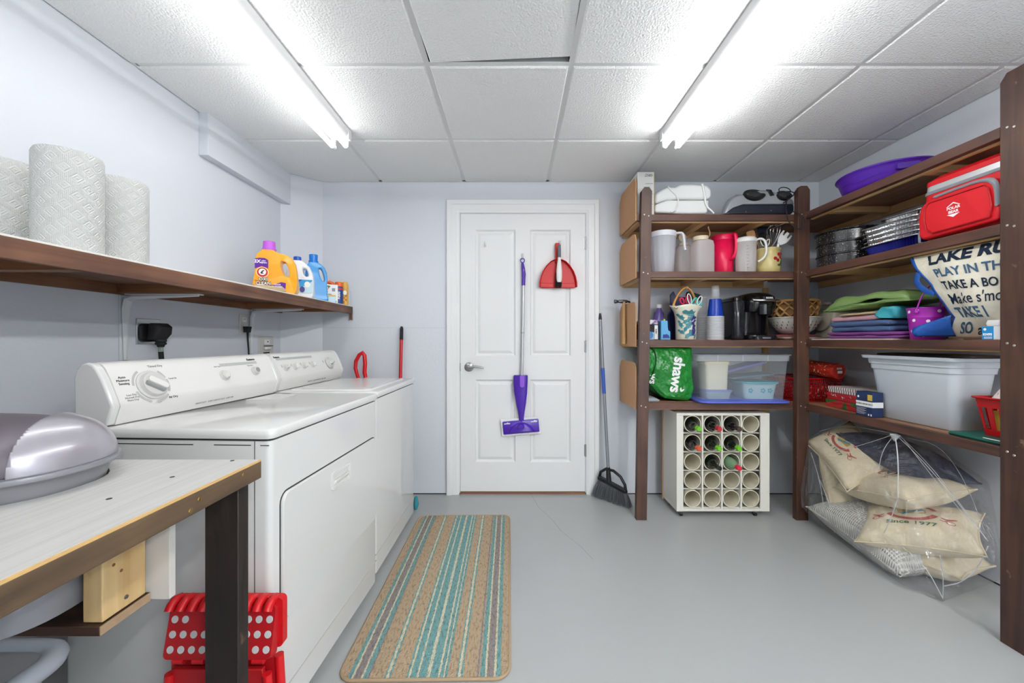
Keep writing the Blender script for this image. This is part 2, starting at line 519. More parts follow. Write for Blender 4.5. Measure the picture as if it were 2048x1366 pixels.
MB().box(D(DX0) - .01, D(DX1) + .01, -.004, .05, 0, .012).build('threshold', wood('threshold_wood', '#6b4a35', '#8c6548', 'x'), dr)
MB().box(D(DX0), D(DX1), .0, .01, .012, .0225).build('door_sweep', mat('sweep', '#7b5b44', .7), dr)
for v in (487, 693, 900):
    z = pz(v, 2.85)
    h = MB(); h.M = Matrix.Translation((D(DX1) + .002, -.012, z))
    h.lathe([(.0055, -.045), (.0055, .045)], n=10)
    h.box(-.010, .010, .004, .0075, -.042, .042)
    h.build('hinge', STEEL, dr, smooth=40)
hx, hz = D(px(938, 2.84)), pz(734, 2.84)
h = MB(); h.M = frame((hx, YF, hz), (1, 0, 0), (0, -1, 0))
h.lathe([(.033, 0), (.033, .006), (.026, .012), (.013, .014), (.011, .045), (0.001, .047)], n=28)
h.build('rose', STEEL, dr, smooth=40)
h = MB().tube([(hx, YF - .040, hz), (hx + .02, YF - .044, hz + .001), (hx + .05, YF - .045, hz + .006), (hx + .08, YF - .044, hz + .002), (hx + .105, YF - .042, hz - .003), (hx + .112, YF - .041, hz - .006)], [.010, .010, .008, .007, .006, .004], 10)
h.build('lever', STEEL, dr, smooth=50)
MB().box(D(DX0) - .004, D(DX0) + .001, -.008, .0, hz - .03, hz + .03).build('strike_plate', STEEL, dr)

# ------------------------------------------------------------------ fluorescent fixtures

SOCKET = mat('socket_white', '#dfe3e6', .4)
HOUS = mat('fixture_white', '#e6e6e6', .35)
def light(xc, label, side, yo=0, power=1.0):
    TUBE = emitter('lit_tube', '#fcfdfc', TUBE_STRENGTH * power)
    ya, yb = -.29 + yo, 2.15 + yo
    t = thing('fluorescent_light', label, 'ceiling light', (xc, 1.0, ZC - .008), 0, 'twin tube strip lights on the ceiling')
    b = MB().prism([(-.057, 0), (-.057, -.030), (-.046, -.052), (.046, -.052), (.057, -.030), (.057, 0)], 'y', ya - 1, yb - 1)
    b.build('housing', HOUS, t, bevel=.003)
    for s in (-1, 1):
        MB().tube([(s * .037, ya - 1 + .022, -.088), (s * .037, yb - 1 - .018, -.088)], .0128, 14).build('tube', TUBE, t, smooth=40)
        for y in (ya - 1, yb - 1):
            k = MB().box(s * .037 - .014, s * .037 + .014, y - .008 + (.006 if y == ya - 1 else -.006), y + .008 + (.006 if y == ya - 1 else -.006), -.098, -.051)
            k.build('lamp_socket', SOCKET, t, bevel=.006, seg=3)
        yy = yb - 1 - .006
        MB().tube([(s * .037, yy - .01, -.088), (s * .037, yy + .012, -.088)], .0145, 12).build('end_cap', SOCKET, t, smooth=40)
    MB().box(.05 * side, .0595 * side, yb - 1 - .03, yb - 1 + .006, -.058, 0).build('end_plate', HOUS, t, bevel=.001)
light(-.966, 'twin tube fluorescent strip light above the washer and dryer', 1, 0, .5)
light(.861, 'twin tube fluorescent strip light nearer the wooden shelves', -1, 0, 1.1)
light(1.72, 'added unseen fill light behind the camera by the right wall, shaped as a twin tube strip', 1, -2.75, 5.5)  # added fill lamp for the right shelves, not a known fixture of the room
light(.861, 'added unseen fill light behind the camera in line with the shelf side light, shaped as a twin tube strip', -1, -2.75, 6.5)  # second added fill lamp, brightens the door and back wall from behind
# ------------------------------------------------------------------ left wall: shelf, brackets, outlets
SHW = mat('white_shelf_top', '#e8e7e3', .5)
EDGE_Y = wood('rough_brown_edge', '#3f271d', '#7d5640', 'y', .6, wear='#8d6c55')
UNDER_Y = wood('brown_underside', '#5a3a26', '#8b6040', 'y', .6)
UNDER_X = wood('brown_cross', '#6b4529', '#9b6b43', 'x', .6)
BRK = mat('white_bracket', '#d9dde0', .4)
sh = thing('wall_shelf', 'long wall shelf with white top and rough brown edge above the washer and dryer', 'shelf', (-1.4, 1.6, 1.32))
sx, sy, sz = -1.4, 1.6, 1.32
YA, YB = .1, 2.845
def sbox(x0, x1, y0, y1, z0, z1): return MB().box(x0 - sx, x1 - sx, y0 - sy, y1 - sy, z0 - sz, z1 - sz)
sbox(-1.605, -1.19, YA, 2.66, 1.366, 1.376).build('top_panel', SHW, sh, bevel=.001)
MB().prism([(-1.605 - sx, 2.66 - sy), (-1.19 - sx, 2.66 - sy), (-1.19 - sx, YB - sy), (-1.412 - sx, YB - sy)], 'z', .046, .056).build('top_panel', SHW, sh)
sbox(-1.205, -1.186, YA, YB, 1.318, 1.3705).build('front_board', EDGE_Y, sh, bevel=.002)
sbox(-1.605, -1.207, YA, 2.655, 1.350, 1.365).build('underside', UNDER_Y, sh)
sbox(-1.605, -1.587, YA, 2.655, 1.312, 1.350).build('wall_cleat', UNDER_Y, sh)
for y in (.35, 1.07, 1.57, 2.32, 2.62):
    sbox(-1.587, -1.207, y - .018, y + .018, 1.318, 1.349).build('cross_brace', UNDER_X, sh)
sbox(-1.207, -1.187, 2.83, 2.848, 1.275, 1.317).build('end_cleat', wood('end_cleat', '#5c4636', '#8a7058', 'z'), sh)
def bracket(y):
    b = MB()
    prof = lambda w: None
    x = -1.608 - sx
    z = 1.316 - sz
    yl = y - sy
    b.tube([(x + .010, yl, z - .27), (x + .012, yl, z - .06), (x + .022, yl, z - .022), (x + .05, yl, z - .012), (x + .31, yl, z - .006)], [.006, .016, .018, .016, .006], 8, flat=.7)
    b.box(x, x + .004, yl - .016, yl + .016, z - .27, z - .005)
    b.box(x, x + .32, yl - .015, yl + .015, z - .004, z)
    o = b.build('bracket', BRK, sh, smooth=40)
    for zz in (-.26, -.03):
        MB(frame((x + .005, yl + .009, z + zz), (0, 1, 0), (1, 0, 0))).lathe([(.004, 0), (.003, .003)], n=8).build('screw', SCREW, o)
    return o
for y in (.80, 1.595, 2.36): bracket(y)

# outlets
PLATE = mat('outlet_plate', '#c9c8c3', .4)
t = thing('dryer_outlet', 'steel wall outlet plate holding the fat black dryer plug', 'outlet', (X0, 1.705, 1.165))
MB().box(0, .006, -.055, .055, -.055, .055).build('plate', mat('plate_steel', '#b8bcc0', .35, metal=.6), t, bevel=.002)
b = MB(frame((.006, -.01, -.005), (0, 1, 0), (1, 0, 0)))
b.stack([(ellipse(.042, .040, 24, 4), 0), (ellipse(.042, .040, 24, 4), .012), (ellipse(.034, .034, 24, 4), .016)])
b.build('receptacle', BLACK, t, smooth=40)
t = thing('dryer_plug', 'fat black angled dryer plug with black cord hanging down', 'plug', (X0 + .024, 1.705, 1.165))
b = MB()
b.stack([([(x, y) for x, y in ellipse(.020, .036, 20, 3, .018, 0)], -.036), (ellipse(.030, .040, 20, 3, .028, .002), -.01), (ellipse(.032, .040, 20, 3, .030, .002), .02), (ellipse(.022, .03, 20, 3, .024, .002), .036)])
b.build('body', BLACKMATT, t, smooth=50)
b = MB()
b.lathe([(.020, -.036), (.021, -.044), (.017, -.046), (.020, -.05), (.020, -.056), (.014, -.06), (.012, -.068)], (.03, .004, 0), 16)
b.build('strain_relief', BLACKMATT, t, smooth=30)
MB().tube([(.03, .004, -.066), (.03, .004, -.09)], .009, 8).build('clamp', mat('clamp_metal', '#8fa08f', .4, metal=.7), t, smooth=40)
MB().tube([(.03, .004, -.088), (.03, .007, -.12), (.028, .016, -.16), (.025, .03, -.21), (.02, .05, -.4)], .0095, 10).build('cord', BLACKMATT, t, smooth=50)

def wall_plate(name, label, y, z, w, h):
    t = thing(name, label, 'outlet', (X0, y, z))
    MB().box(0, .005, -w / 2, w / 2, -h / 2, h / 2).build('plate', PLATE, t, bevel=.002)
    return t
t = wall_plate('wall_outlet', 'cream duplex outlet beside the shelf bracket with a thin black plug', 2.305, 1.22, .075, .12)
b = MB(frame((.005, 0, .028), (0, 1, 0), (1, 0, 0))); b.stack([(rrect(-.017, .017, -.014, .014, .008), 0), (rrect(-.017, .017, -.014, .014, .008), .003)])
b.build('socket', WHITE_PLASTIC, t)
for yy in (-.006, .006): MB().box(.0078, .0086, yy - .0012, yy + .0012, .026, .036).build('slot', BLACKMATT, t)
t = thing('washer_plug', 'small black plug and cord in the cream outlet', 'plug', (X0 + .008, 2.305, 1.195))
MB().stack([(rrect(0, .03, -.012, .012, .004), -.022), (rrect(0, .034, -.016, .016, .004), .012)]).build('body', BLACKMATT, t, smooth=40)
MB().tube([(.018, 0, -.02), (.018, .001, -.06), (.02, .006, -.13), (.02, .01, -.3)], [.006, .005, .0045, .0045], 8).build('cord', BLACKMATT, t, smooth=50)
t = thing('washer_valve_box', 'recessed cream laundry valve plate with white lever behind the washer', 'valve box', (X0, 2.51, 1.08))
b = MB(); b.prism([(-.075, -.12), (.075, -.12), (.075, .07), (-.075, .07)], 'x', 0, .006); b.build('plate', PLATE, t, bevel=.002)
MB().box(.006, .014, -.024, .024, .018, .05).build('valve_body', WHITE_PLASTIC, t, bevel=.002)
MB().box(.014, .017, -.004, .004, .034, .04).build('mark', DARKPRINT, t)
MB().stack([(ellipse(.012, .03, 16, 2.5, .014, 0), -.012), (ellipse(.012, .03, 16, 2.5, .014, 0), .004)]).build('lever', WHITE_PLASTIC, t, smooth=40)
MB().box(.006, .012, -.028, .06, .008, .012).build('rod', BLACKMATT, t)
MB().box(.0055, .008, -.03, .03, -.11, -.03).build('hose_opening', BLACKMATT, t)

# ------------------------------------------------------------------ paper towel rolls
PAPER = None
def paper_mat():
    m, nt, bs = _nodes('embossed_paper')
    bs.inputs['Base Color'].default_value = (*lin('#cfcfcd'), 1); bs.inputs['Roughness'].default_value = .9
    tc = nt.nodes.new('ShaderNodeTexCoord'); sp = nt.nodes.new('ShaderNodeSeparateXYZ'); nt.links.new(tc.outputs['Object'], sp.inputs[0])
    at = nt.nodes.new('ShaderNodeMath'); at.operation = 'ARCTAN2'; nt.links.new(sp.outputs[1], at.inputs[0]); nt.links.new(sp.outputs[0], at.inputs[1])
    def mth(op, a, bb):
        n = nt.nodes.new('ShaderNodeMath'); n.operation = op
        for k, x in ((0, a), (1, bb)):
            if isinstance(x, (int, float)): n.inputs[k].default_value = x
            else: nt.links.new(x, n.inputs[k])
        return n.outputs[0]
    u = mth('MULTIPLY', at.outputs[0], .072 / .05); v = mth('MULTIPLY', sp.outputs[2], 1 / .05)
    a = mth('ADD', u, v); c = mth('SUBTRACT', u, v)
    fa = mth('ABSOLUTE', mth('SUBTRACT', mth('FRACT', a, 0), .5), 0); fc = mth('ABSOLUTE', mth('SUBTRACT', mth('FRACT', c, 0), .5), 0)
    dmd = mth('MAXIMUM', fa, fc)
    rings = mth('SINE', mth('MULTIPLY', dmd, 40), 0)
    mask = mth('GREATER_THAN', .36, dmd)
    dots = mth('MULTIPLY', mth('SINE', mth('MULTIPLY', a, 44), 0), mth('SINE', mth('MULTIPLY', c, 44), 0))
    h = mth('ADD', mth('MULTIPLY', rings, mask), mth('MULTIPLY', dots, mth('SUBTRACT', 1, mask)))
    bp = nt.nodes.new('ShaderNodeBump'); bp.inputs['Distance'].default_value = .0012; bp.inputs['Strength'].default_value = .8
    nt.links.new(h, bp.inputs['Height']); nt.links.new(bp.outputs[0], bs.inputs['Normal'])
    return m
PAPER = paper_mat()
PAPEREND = mat('paper_end', '#ebebe9', .95, bump=(200, .0008))
TUBEC = mat('tube_card', '#a98c66', .9)
def towel_roll(x, y, label, rz, r=.071):
    t = thing('paper_towel_roll', label, 'paper towel', (x, y, 1.3768), rz, 'paper towel rolls on the shelf')
    b = MB()
    ring = [(r * math.cos(2 * PI * i / 48), r * math.sin(2 * PI * i / 48)) for i in range(48)]
    # a loose sheet edge steps out by a couple of millimetres
    rr = []
    for i in range(48):
        k = r + .0025 * (i / 48)
        rr.append((k * math.cos(2 * PI * i / 48), k * math.sin(2 * PI * i / 48)))
    rs = [(q[0] * .965, q[1] * .965) for q in rr]
    b.stack([(rr, 0), (rr, .272), (rs, .28)], True, True)
    b.build('paper', PAPER, t, smooth=60)
    MB().lathe([(.021, .2803), (.021, .2812)], n=24).build('core', TUBEC, t)
towel_roll(-1.532, 1.165, 'paper towel roll at the far left of the shelf, cut by the picture edge', R(200))
towel_roll(-1.278, 1.115, 'largest looking paper towel roll, middle of the three on the shelf', R(-128), .070)
towel_roll(-1.322, 1.305, 'rightmost paper towel roll of the three on the shelf', R(20), .070)

# ------------------------------------------------------------------ bottles and boxes at the far end of the shelf
def bottle_body(b, w, d, layers, p=3.2):
    b.stack([(ellipse(w * a / 2, d * c / 2, 32, p, ox * w), z) for a, c, z, ox in layers])
ORANGE = mat('orange_bottle', '#f5a211', .3)
t = thing('detergent_jug', 'orange laundry detergent jug with purple cap and label', 'detergent', (-1.305, 2.13, 1.3768), R(22), 'laundry bottles on the shelf')
# local x = width (handle on +x), local y = depth, front faces -y
def handle_jug(t, m, w, h, d, hole, outline, cap=None):
    """Flat-sided jug: outline prism with an open handle ring, rounded edges."""
    hx0, hx1, hz0, hz1 = hole
    me_out = outline
    bm = bmesh.new()
    vs = [bm.verts.new((x, 0, z)) for x, z in me_out]
    es = [bm.edges.new((vs[i], vs[(i + 1) % len(vs)])) for i in range(len(vs))]
    hp = ellipse((hx1 - hx0) / 2, (hz1 - hz0) / 2, 16, 2.6, (hx0 + hx1) / 2, (hz0 + hz1) / 2)
    hp = [(x - (z - (hz0 + hz1) / 2) * .25, z) for x, z in hp]
    hv = [bm.verts.new((x, 0, z)) for x, z in hp]
    es += [bm.edges.new((hv[i], hv[(i + 1) % len(hv)])) for i in range(len(hv))]
    bmesh.ops.triangle_fill(bm, use_beauty=True, use_dissolve=False, edges=es, normal=(0, -1, 0))
    cx, cz = (hx0 + hx1) / 2, (hz0 + hz1) / 2
    r = bmesh.ops.extrude_face_region(bm, geom=bm.faces[:])
    up = [g for g in r['geom'] if isinstance(g, bmesh.types.BMVert)]
    for v in up: v.co.y = d / 2
    for v in bm.verts:
        if v not in up: v.co.y = -d / 2
    for v in bm.verts:      # handle side and shoulders are thinner than the belly
        k = 1.0
        if v.co.x > hx0 - .02: k = min(k, 1 - .45 * min(1, (v.co.x - hx0 + .02) / .05) if v.co.z > hz0 - .03 else 1)
        if v.co.z > h * .8: k = min(k, .68)
        v.co.y *= k
    bmesh.ops.recalc_face_normals(bm, faces=bm.faces[:])
    me = bpy.data.meshes.new('body'); bm.to_mesh(me); bm.free(); me.materials.append(m)
    me.polygons.foreach_set('use_smooth', [True] * len(me.polygons)); me.set_sharp_from_angle(angle=R(50))
    o = bpy.data.objects.new('body', me); COL.objects.link(o); o.parent = t
    k = o.modifiers.new('bevel', 'BEVEL'); k.width = min(.014, d * .2); k.segments = 3; k.limit_method = 'ANGLE'; k.angle_limit = R(60)
    return o
def fy(d): return -d / 2 - .0015
outl = [(-.098, 0), (.090, 0), (.100, .02), (.104, .06), (.100, .12), (.092, .17), (.078, .198), (.05, .214), (.012, .222), (-.006, .232), (-.008, .236), (-.062, .236), (-.064, .230), (-.084, .214), (-.092, .19), (-.090, .14), (-.096, .09), (-.102, .05), (-.104, .02)]
dj = .105
body = handle_jug(t, ORANGE, .2, .236, dj, (.028, .062, .095, .178), outl)
LIL = mat('lilac_cap', '#c05fd6', .35)
b = MB(); b.lathe([(.034, .232), (.035, .245), (.031, .247), (.029, .284), (.026, .286)], (-.035, 0, 0), 28); b.build('cap', LIL, t, smooth=40)
PUR = mat('purple_print', '#5b1f94', .4); MAG = mat('lilac_print', '#8e3fbb', .4); CRM = mat('cream_print', '#fbe2a0', .4); REDP = mat('red_print', '#c32a2d', .4)
def patch(parent, poly, y, m, name='label', th=.0006):
    return MB().prism(poly, 'y', y - th, y).build(name, m, parent)
y = fy(dj)
patch(t, [(-.090, .128), (-.092, .18), (-.070, .186), (-.045, .186), (-.030, .176), (-.030, .132), (-.06, .142)], y, PUR)
patch(t, ellipse(.029, .029, 24, 2, -.056, .110), y - .0006, CRM, 'label')
patch(t, ellipse(.025, .025, 24, 2, -.056, .110), y - .0012, REDP, 'emblem')
patch(t, ellipse(.017, .017, 24, 2, -.056, .112), y - .0018, WHITEPRINT, 'emblem')
patch(t, [(-.066, .105), (-.058, .118), (-.05, .122), (-.046, .117), (-.054, .113), (-.055, .108), (-.048, .104), (-.06, .101)], y - .0024, DARKPRINT, 'emblem')
patch(t, [(-.096, .02), (-.096, .042), (-.05, .036), (-.01, .044), (.03, .062), (.052, .058), (.05, .03), (.03, .012), (-.02, .022), (-.06, .016)], y, PUR)
FX = lambda x, z, dy=.0030: frame((x, y - dy, z), (1, 0, 0), (0, -1, 0))
text(t, '3X', .024, FX(-.079, .166, .0012), WHITEPRINT, bold=.0008)
text(t, 'odor\nfighters', .0095, FX(-.050, .166, .0012), WHITEPRINT, bold=.0003)
text(t, 'OXI\nCLEAN', .022, FX(-.052, .062, .0012), DARKPRINT, bold=.0022)
text(t, 'OXI\nCLEAN', .022, FX(-.052, .062, .0018), WHITEPRINT, bold=.0003)
text(t, 'plus', .009, FX(-.084, .066, .0012), DARKPRINT)
text(t, 'ODOR\nBLASTERS', .011, FX(.012, .042, .0012), WHITEPRINT, bold=.0002)
patch(t, [(.008, .006), (.05, .012), (.048, .024), (.01, .018)], y, mat('green_print', '#6ec06a', .4))

WHJ = mat('white_jug', '#eef0f2', .3); BLUECAP = mat('blue_cap', '#1b4fae', .35)
t = thing('bleach_bottle', 'white cleaner jug with dark blue cap between the orange and blue bottles', 'bottle', (-1.288, 2.335, 1.3768), R(18), 'laundry bottles on the shelf')
outl2 = [(-.07, 0), (.068, 0), (.074, .02), (.074, .11), (.070, .145), (.05, .19), (.02, .218), (.004, .226), (-.034, .226), (-.048, .21), (-.066, .17), (-.074, .12), (-.074, .02)]
handle_jug(t, WHJ, .15, .226, .085, (.018, .044, .13, .178), outl2)
b = MB(); b.lathe([(.021, .224), (.021, .246), (.018, .249)], (-.016, 0, 0), 24); b.build('cap', BLUECAP, t, smooth=40)
y = fy(.085)
SKY = mat('sky_print', '#3f9fd8', .4); DBL = mat('deep_blue_print', '#1e5fb8', .4)
patch(t, [(-.07, .03), (.071, .03), (.071, .108), (-.07, .108)], y, mat('pale_blue_print', '#bfe0ef', .4))
patch(t, [(-.07, .06), (-.01, .058), (.04, .075), (.071, .10), (.071, .108), (-.07, .108)], y - .0006, SKY)
patch(t, [(-.07, .085), (-.0, .092), (.02, .108), (-.07, .108)], y - .0012, DBL)
patch(t, ellipse(.016, .018, 18, 2, .045, .08), y - .0012, WHITEPRINT)
patch(t, ellipse(.014, .018, 18, 2, .018, .05), y - .0012, mat('plum_print', '#514a86', .4))

BLJ = mat('sky_blue_jug', '#4f9cd8', .3); BLCAP = mat('bright_blue_cap', '#1477cf', .3)
t = thing('softener_bottle', 'sky blue fabric softener bottle with curved handle and blue cap', 'bottle', (-1.262, 2.475, 1.3768), R(30), 'laundry bottles on the shelf')
outl3 = [(-.06, 0), (.056, 0), (.066, .012), (.060, .04), (.058, .10), (.062, .14), (.058, .18), (.045, .212), (.024, .232), (.004, .242), (-.040, .242), (-.052, .226), (-.062, .19), (-.066, .14), (-.064, .05), (-.064, .015)]
handle_jug(t, BLJ, .13, .242, .08, (.016, .038, .125, .205), outl3)
b = MB(); b.lathe([(.027, .240), (.028, .252), (.024, .254), (.0255, .29), (.022, .292)], (-.018, 0, 0), 24); b.build('cap', BLCAP, t, smooth=40)

TAN = mat('folded_cloth', '#dcc9a8', .9, bump=(300, .0004))
b = MB()
for k in range(3):
    z = .004 + k * .007
    b.stack([(rrect(-.075 + .004 * k, .072 - .006 * k, -.03, .034 - .003 * k, .012), z), (rrect(-.078 + .004 * k, .076 - .006 * k, -.034, .038 - .003 * k, .014), z + .003), (rrect(-.075 + .004 * k, .072 - .006 * k, -.03, .034 - .003 * k, .012), z + .0068)])
b.wobble(.003, 30, 3)
o = b.build('folded_cloth', TAN, None, smooth=60, loc=(-1.252, 1.985, 1.3768), rot=(0, 0, R(62)))
tag(o, 'small folded tan cloth lying before the orange jug', 'cloth')

t = thing('white_packet', 'white box printed with a grey puppy face among the small shelf boxes', 'box', (-1.285, 2.615, 1.3768), R(28))
MB().box(-.085, .085, -.025, .025, 0, .125).build('carton', WHITE_PLASTIC, t, bevel=.004)
y = -.025
patch(t, [(-.042, .112), (-.03, .116), (.03, .116), (.04, .112), (.03, .1), (.02, .085), (.024, .07), (-.02, .07), (-.014, .085), (-.03, .095)], y, mat('puppy_grey', '#77736e', .6), 'picture')
patch(t, ellipse(.02, .014, 16, 2, .006, .1), y - .0006, mat('puppy_cream', '#d7c7b7', .6), 'picture')
patch(t, rrect(.048, .068, .078, .1, .002), y, GREYPRINT, 'picture')
patch(t, [(-.055, .056), (.045, .056), (.045, .06), (-.055, .06)], y, mat('brown_line', '#7a6b5c', .6))
text(t, 'crystal', .018, frame((.012, y - .0005, .046), (1, 0, 0), (0, -1, 0)), DARKPRINT)
patch(t, [(.035, .01), (.075, .004), (.078, .014), (.05, .022), (.036, .02)], y, mat('teal_print', '#58bdbb', .5))
t = thing('small_tub', 'short clear and yellow packet in front of the puppy box', 'packet', (-1.248, 2.585, 1.3768), R(30))
MB().box(-.06, .0, -.012, .012, 0, .058).build('packet', mat('packet_white', '#dfe6ea', .3), t, bevel=.003)
MB().box(.004, .05, -.012, .012, 0, .052).build('packet', mat('packet_blue', '#bcd5e2', .3), t, bevel=.003)
MB().box(-.061, .0, -.0128, .0128, .044, .055).build('band', mat('packet_yellow', '#e7b73f', .5), t)
MB().box(.003, .051, -.0128, .0128, .040, .049).build('band', mat('packet_yellow2', '#e7b73f', .5), t)
DKRED = mat('dark_red_cap', '#6d1a22', .4)
for k, (x, yy, lab) in enumerate(((-1.372, 2.655, 'left'), (-1.322, 2.682, 'right'))):
    t = thing('spot_remover', f'white bottle with dark red cap, {lab} of the pair behind the puppy box', 'bottle', (x, yy, 1.3768), 0, 'red capped bottles')
    MB().lathe([(.024, 0), (.025, .01), (.025, .11), (.018, .122)], n=20).build('body', WHITE_PLASTIC, t, smooth=40)
    MB().lathe([(.0235, .122), (.0235, .148), (.021, .15)], n=20).build('cap', DKRED, t, smooth=40)
ORC = mat('orange_cap', '#ee6a1c', .4)
t = thing('spray_can', 'dark blue spray can with orange cap at the shelf end', 'spray can', (-1.232, 2.72, 1.3768), R(20))
MB().lathe([(.026, 0), (.027, .004), (.027, .10), (.027, .118), (.022, .126)], n=24).build('can', mat('can_blue', '#1f3c86', .35), t, smooth=40)
MB().lathe([(.0272, .10), (.0272, .113)], n=24, cap0=False, cap1=False).build('band', mat('can_red', '#b72a2d', .4), t, smooth=40)
MB().lathe([(.024, .124), (.0245, .152), (.022, .155)], n=24).build('cap', ORC, t, smooth=40)
text(t, 'Raid', .03, frame((0, -.0278, .06), (0, 0, 1), (0, -1, 0)), WHITEPRINT, bold=.001)
t = thing('spray_bottle', 'spray bottle with orange trigger head behind the puppy box', 'spray bottle', (-1.292, 2.742, 1.3768), R(20))
MB().stack([(ellipse(.03, .02, 20), 0), (ellipse(.03, .02, 20), .09), (ellipse(.012, .012, 20), .125)]).build('body', WHITE_PLASTIC, t, smooth=40)
MB().tube([(.01, 0, .125), (.008, 0, .145), (-.012, 0, .157), (-.04, 0, .156)], [.013, .014, .013, .007], 10).build('trigger_head', ORC, t, smooth=50)
GOLD = mat('gold_packet', '#d9a84b', .35, var=(60, .2))
t = thing('gold_pouch', 'gold and brown air freshener can beside the blue spray can', 'spray can', (-1.208, 2.765, 1.3768), R(20))
MB().lathe([(.022, 0), (.023, .004), (.0225, .118), (.024, .124), (.0235, .14), (.017, .156), (.013, .163)], n=22).build('can', GOLD, t, smooth=40)
patch(t, ellipse(.012, .016, 16, 2, 0, .085), -.023, WHITEPRINT, 'label')
for k in range(4): patch(t, ellipse(.007, .007, 10, 2, (-.006, .007)[k % 2], .02 + .014 * k), -.0228, mat('flower_brown', '#a5652a', .5), 'flower')
t = thing('pale_carton', 'slim pale blue carton at the very end of the wall shelf', 'box', (-1.212, 2.81, 1.3768), R(14))
MB().box(-.018, .018, -.012, .012, 0, .108).build('carton', mat('pale_carton', '#c9d9e4', .5), t, bevel=.002)
patch(t, [(-.012, .03), (.012, .03), (.012, .08), (-.012, .08)], -.012, WHITEPRINT)
# ------------------------------------------------------------------ dryer and washer
SEAM = mat('seam_dark', '#2b2c2e', .7)
SIDEW = mat('cabinet_side_white', '#d9d9d4', .3)
STRIP = mat('strip_grey', '#b4b4b2', .5)
KNOBG = mat('knob_grey', '#8f8f8f', .4); KNOBW = mat('knob_white', '#c9c8c5', .35)
VDARK = mat('vent_dark', '#1e1e20', .8)
# console profile (local x = toward the room, z), front of cabinet at x = 0
CONS = [(-.565, .884), (-.568, 1.020), (-.560, 1.046), (-.545, 1.060), (-.528, 1.064), (-.512, 1.058), (-.500, 1.046), (-.486, 1.018), (-.472, .985), (-.460, .955), (-.455, .940), (-.464, .912), (-.472, .886)]
def slope_pt(f):     # point and outward normal on the console's sloping face, f 0 (low) .. 1 (high)
    pts = [(-.455, .940), (-.460, .955), (-.472, .985), (-.486, 1.018), (-.500, 1.046)]
    f *= len(pts) - 1; i = min(int(f), len(pts) - 2); k = f - i
    (xa, za), (xb, zb) = pts[i], pts[i + 1]
    t = Vector((xb - xa, 0, zb - za)).normalized()
    return (xa + (xb - xa) * k, za + (zb - za) * k), (t.z, 0, -t.x)
def on_slope(y, f, off=0.0):
    (x, z), n = slope_pt(f)
    return frame((x + n[0] * off, y, z + n[2] * off), (0, 1, 0), n)
def knob(t, y, f, r, h, name='knob', grip=True, ang=20):
    M_ = on_slope(y, f)
    b = MB(M_); b.lathe([(r * 1.18, 0), (r * 1.18, h * .2), (r * 1.0, h * .3), (r * .92, h * 1.0), (r * .84, h * 1.06)], n=28)
    o = b.build(name, KNOBW, t, smooth=40)
    if grip:
        g = MB(M_ @ Matrix.Rotation(R(ang), 4, 'Z'))
        g.stack([(rrect(-r * .8, r * .8, -r * .3, r * .3, r * .25), h * 1.0), (rrect(-r * .76, r * .76, -r * .22, r * .22, r * .2), h * 1.75)])
        g.build('grip', PANEL_W, o, smooth=40)
        g = MB(M_ @ Matrix.Rotation(R(ang), 4, 'Z'))
        g.stack([(rrect(-r * .74, r * .74, -r * .52, r * .05, r * .15), h * 1.02), (rrect(-r * .72, r * .72, -r * .42, -r * .2, r * .06), h * 1.5)])
        g.build('grip_shade', KNOBG, o, smooth=40)
    else:
        g = MB(M_); g.lathe([(r * .62, h * 1.05), (r * .58, h * 1.2)], n=24); g.build('button', KNOBG, o, smooth=40)
    return o
def appliance(name, label, cat, loc, rz, W):
    t = thing(name, label, cat, loc, rz)
    # local y runs from 0 (near end) to W (far end)
    b = MB(); b.prism(rrect(-.60, 0, 0, W, .018, 4), 'z', .03, .850); b.build('cabinet', ENAMEL, t, smooth=40)
    b = MB(); b.prism(rrect(-.59, -.008, .008, W - .008, .012, 4), 'z', .848, .860); b.build('top_gap', SEAM, t)
    b = MB(); b.stack([(rrect(-.60, .006, -.004, W + .004, .02, 4), .857), (rrect(-.60, .009, -.006, W + .006, .022, 4), .866), (rrect(-.60, .008, -.005, W + .005, .022, 4), .878), (rrect(-.597, .002, .000, W, .02, 4), .8835)])
    b.build('top', ENAMEL, t, smooth=50)
    b = MB(); b.prism(CONS, 'y', .022, W - .022); b.build('console', PANEL_W, t, smooth=45)
    for y0, y1 in ((-.002, .022), (W - .022, W + .002)):
        b = MB(); b.prism([(x + .002 if x > -.5 else x, z + .001) for x, z in CONS], 'y', y0, y1)
        b.build('console_end', ENAMEL, t, bevel=.006, seg=3, smooth=45)
    for x in (-.05, -.55):
        for y in (.06, W - .06): MB().lathe([(.02, 0), (.02, .03)], (x, y, 0), 12).build('foot', BLACKMATT, t)
    return t
def print_on(t, s, y, f, size, m=GREYPRINT, rot=0, **k):
    return text(t, s, size, on_slope(y, f, .0006), m, **k)

rzd = R(-2.7)
W = .72
dx, dy = -.635 - W * math.sin(R(2.7)), 1.783 - W * math.cos(R(2.7))
dry = appliance('dryer', 'white front loading dryer, nearest of the two machines', 'dryer', (dx, dy, 0), rzd, W)
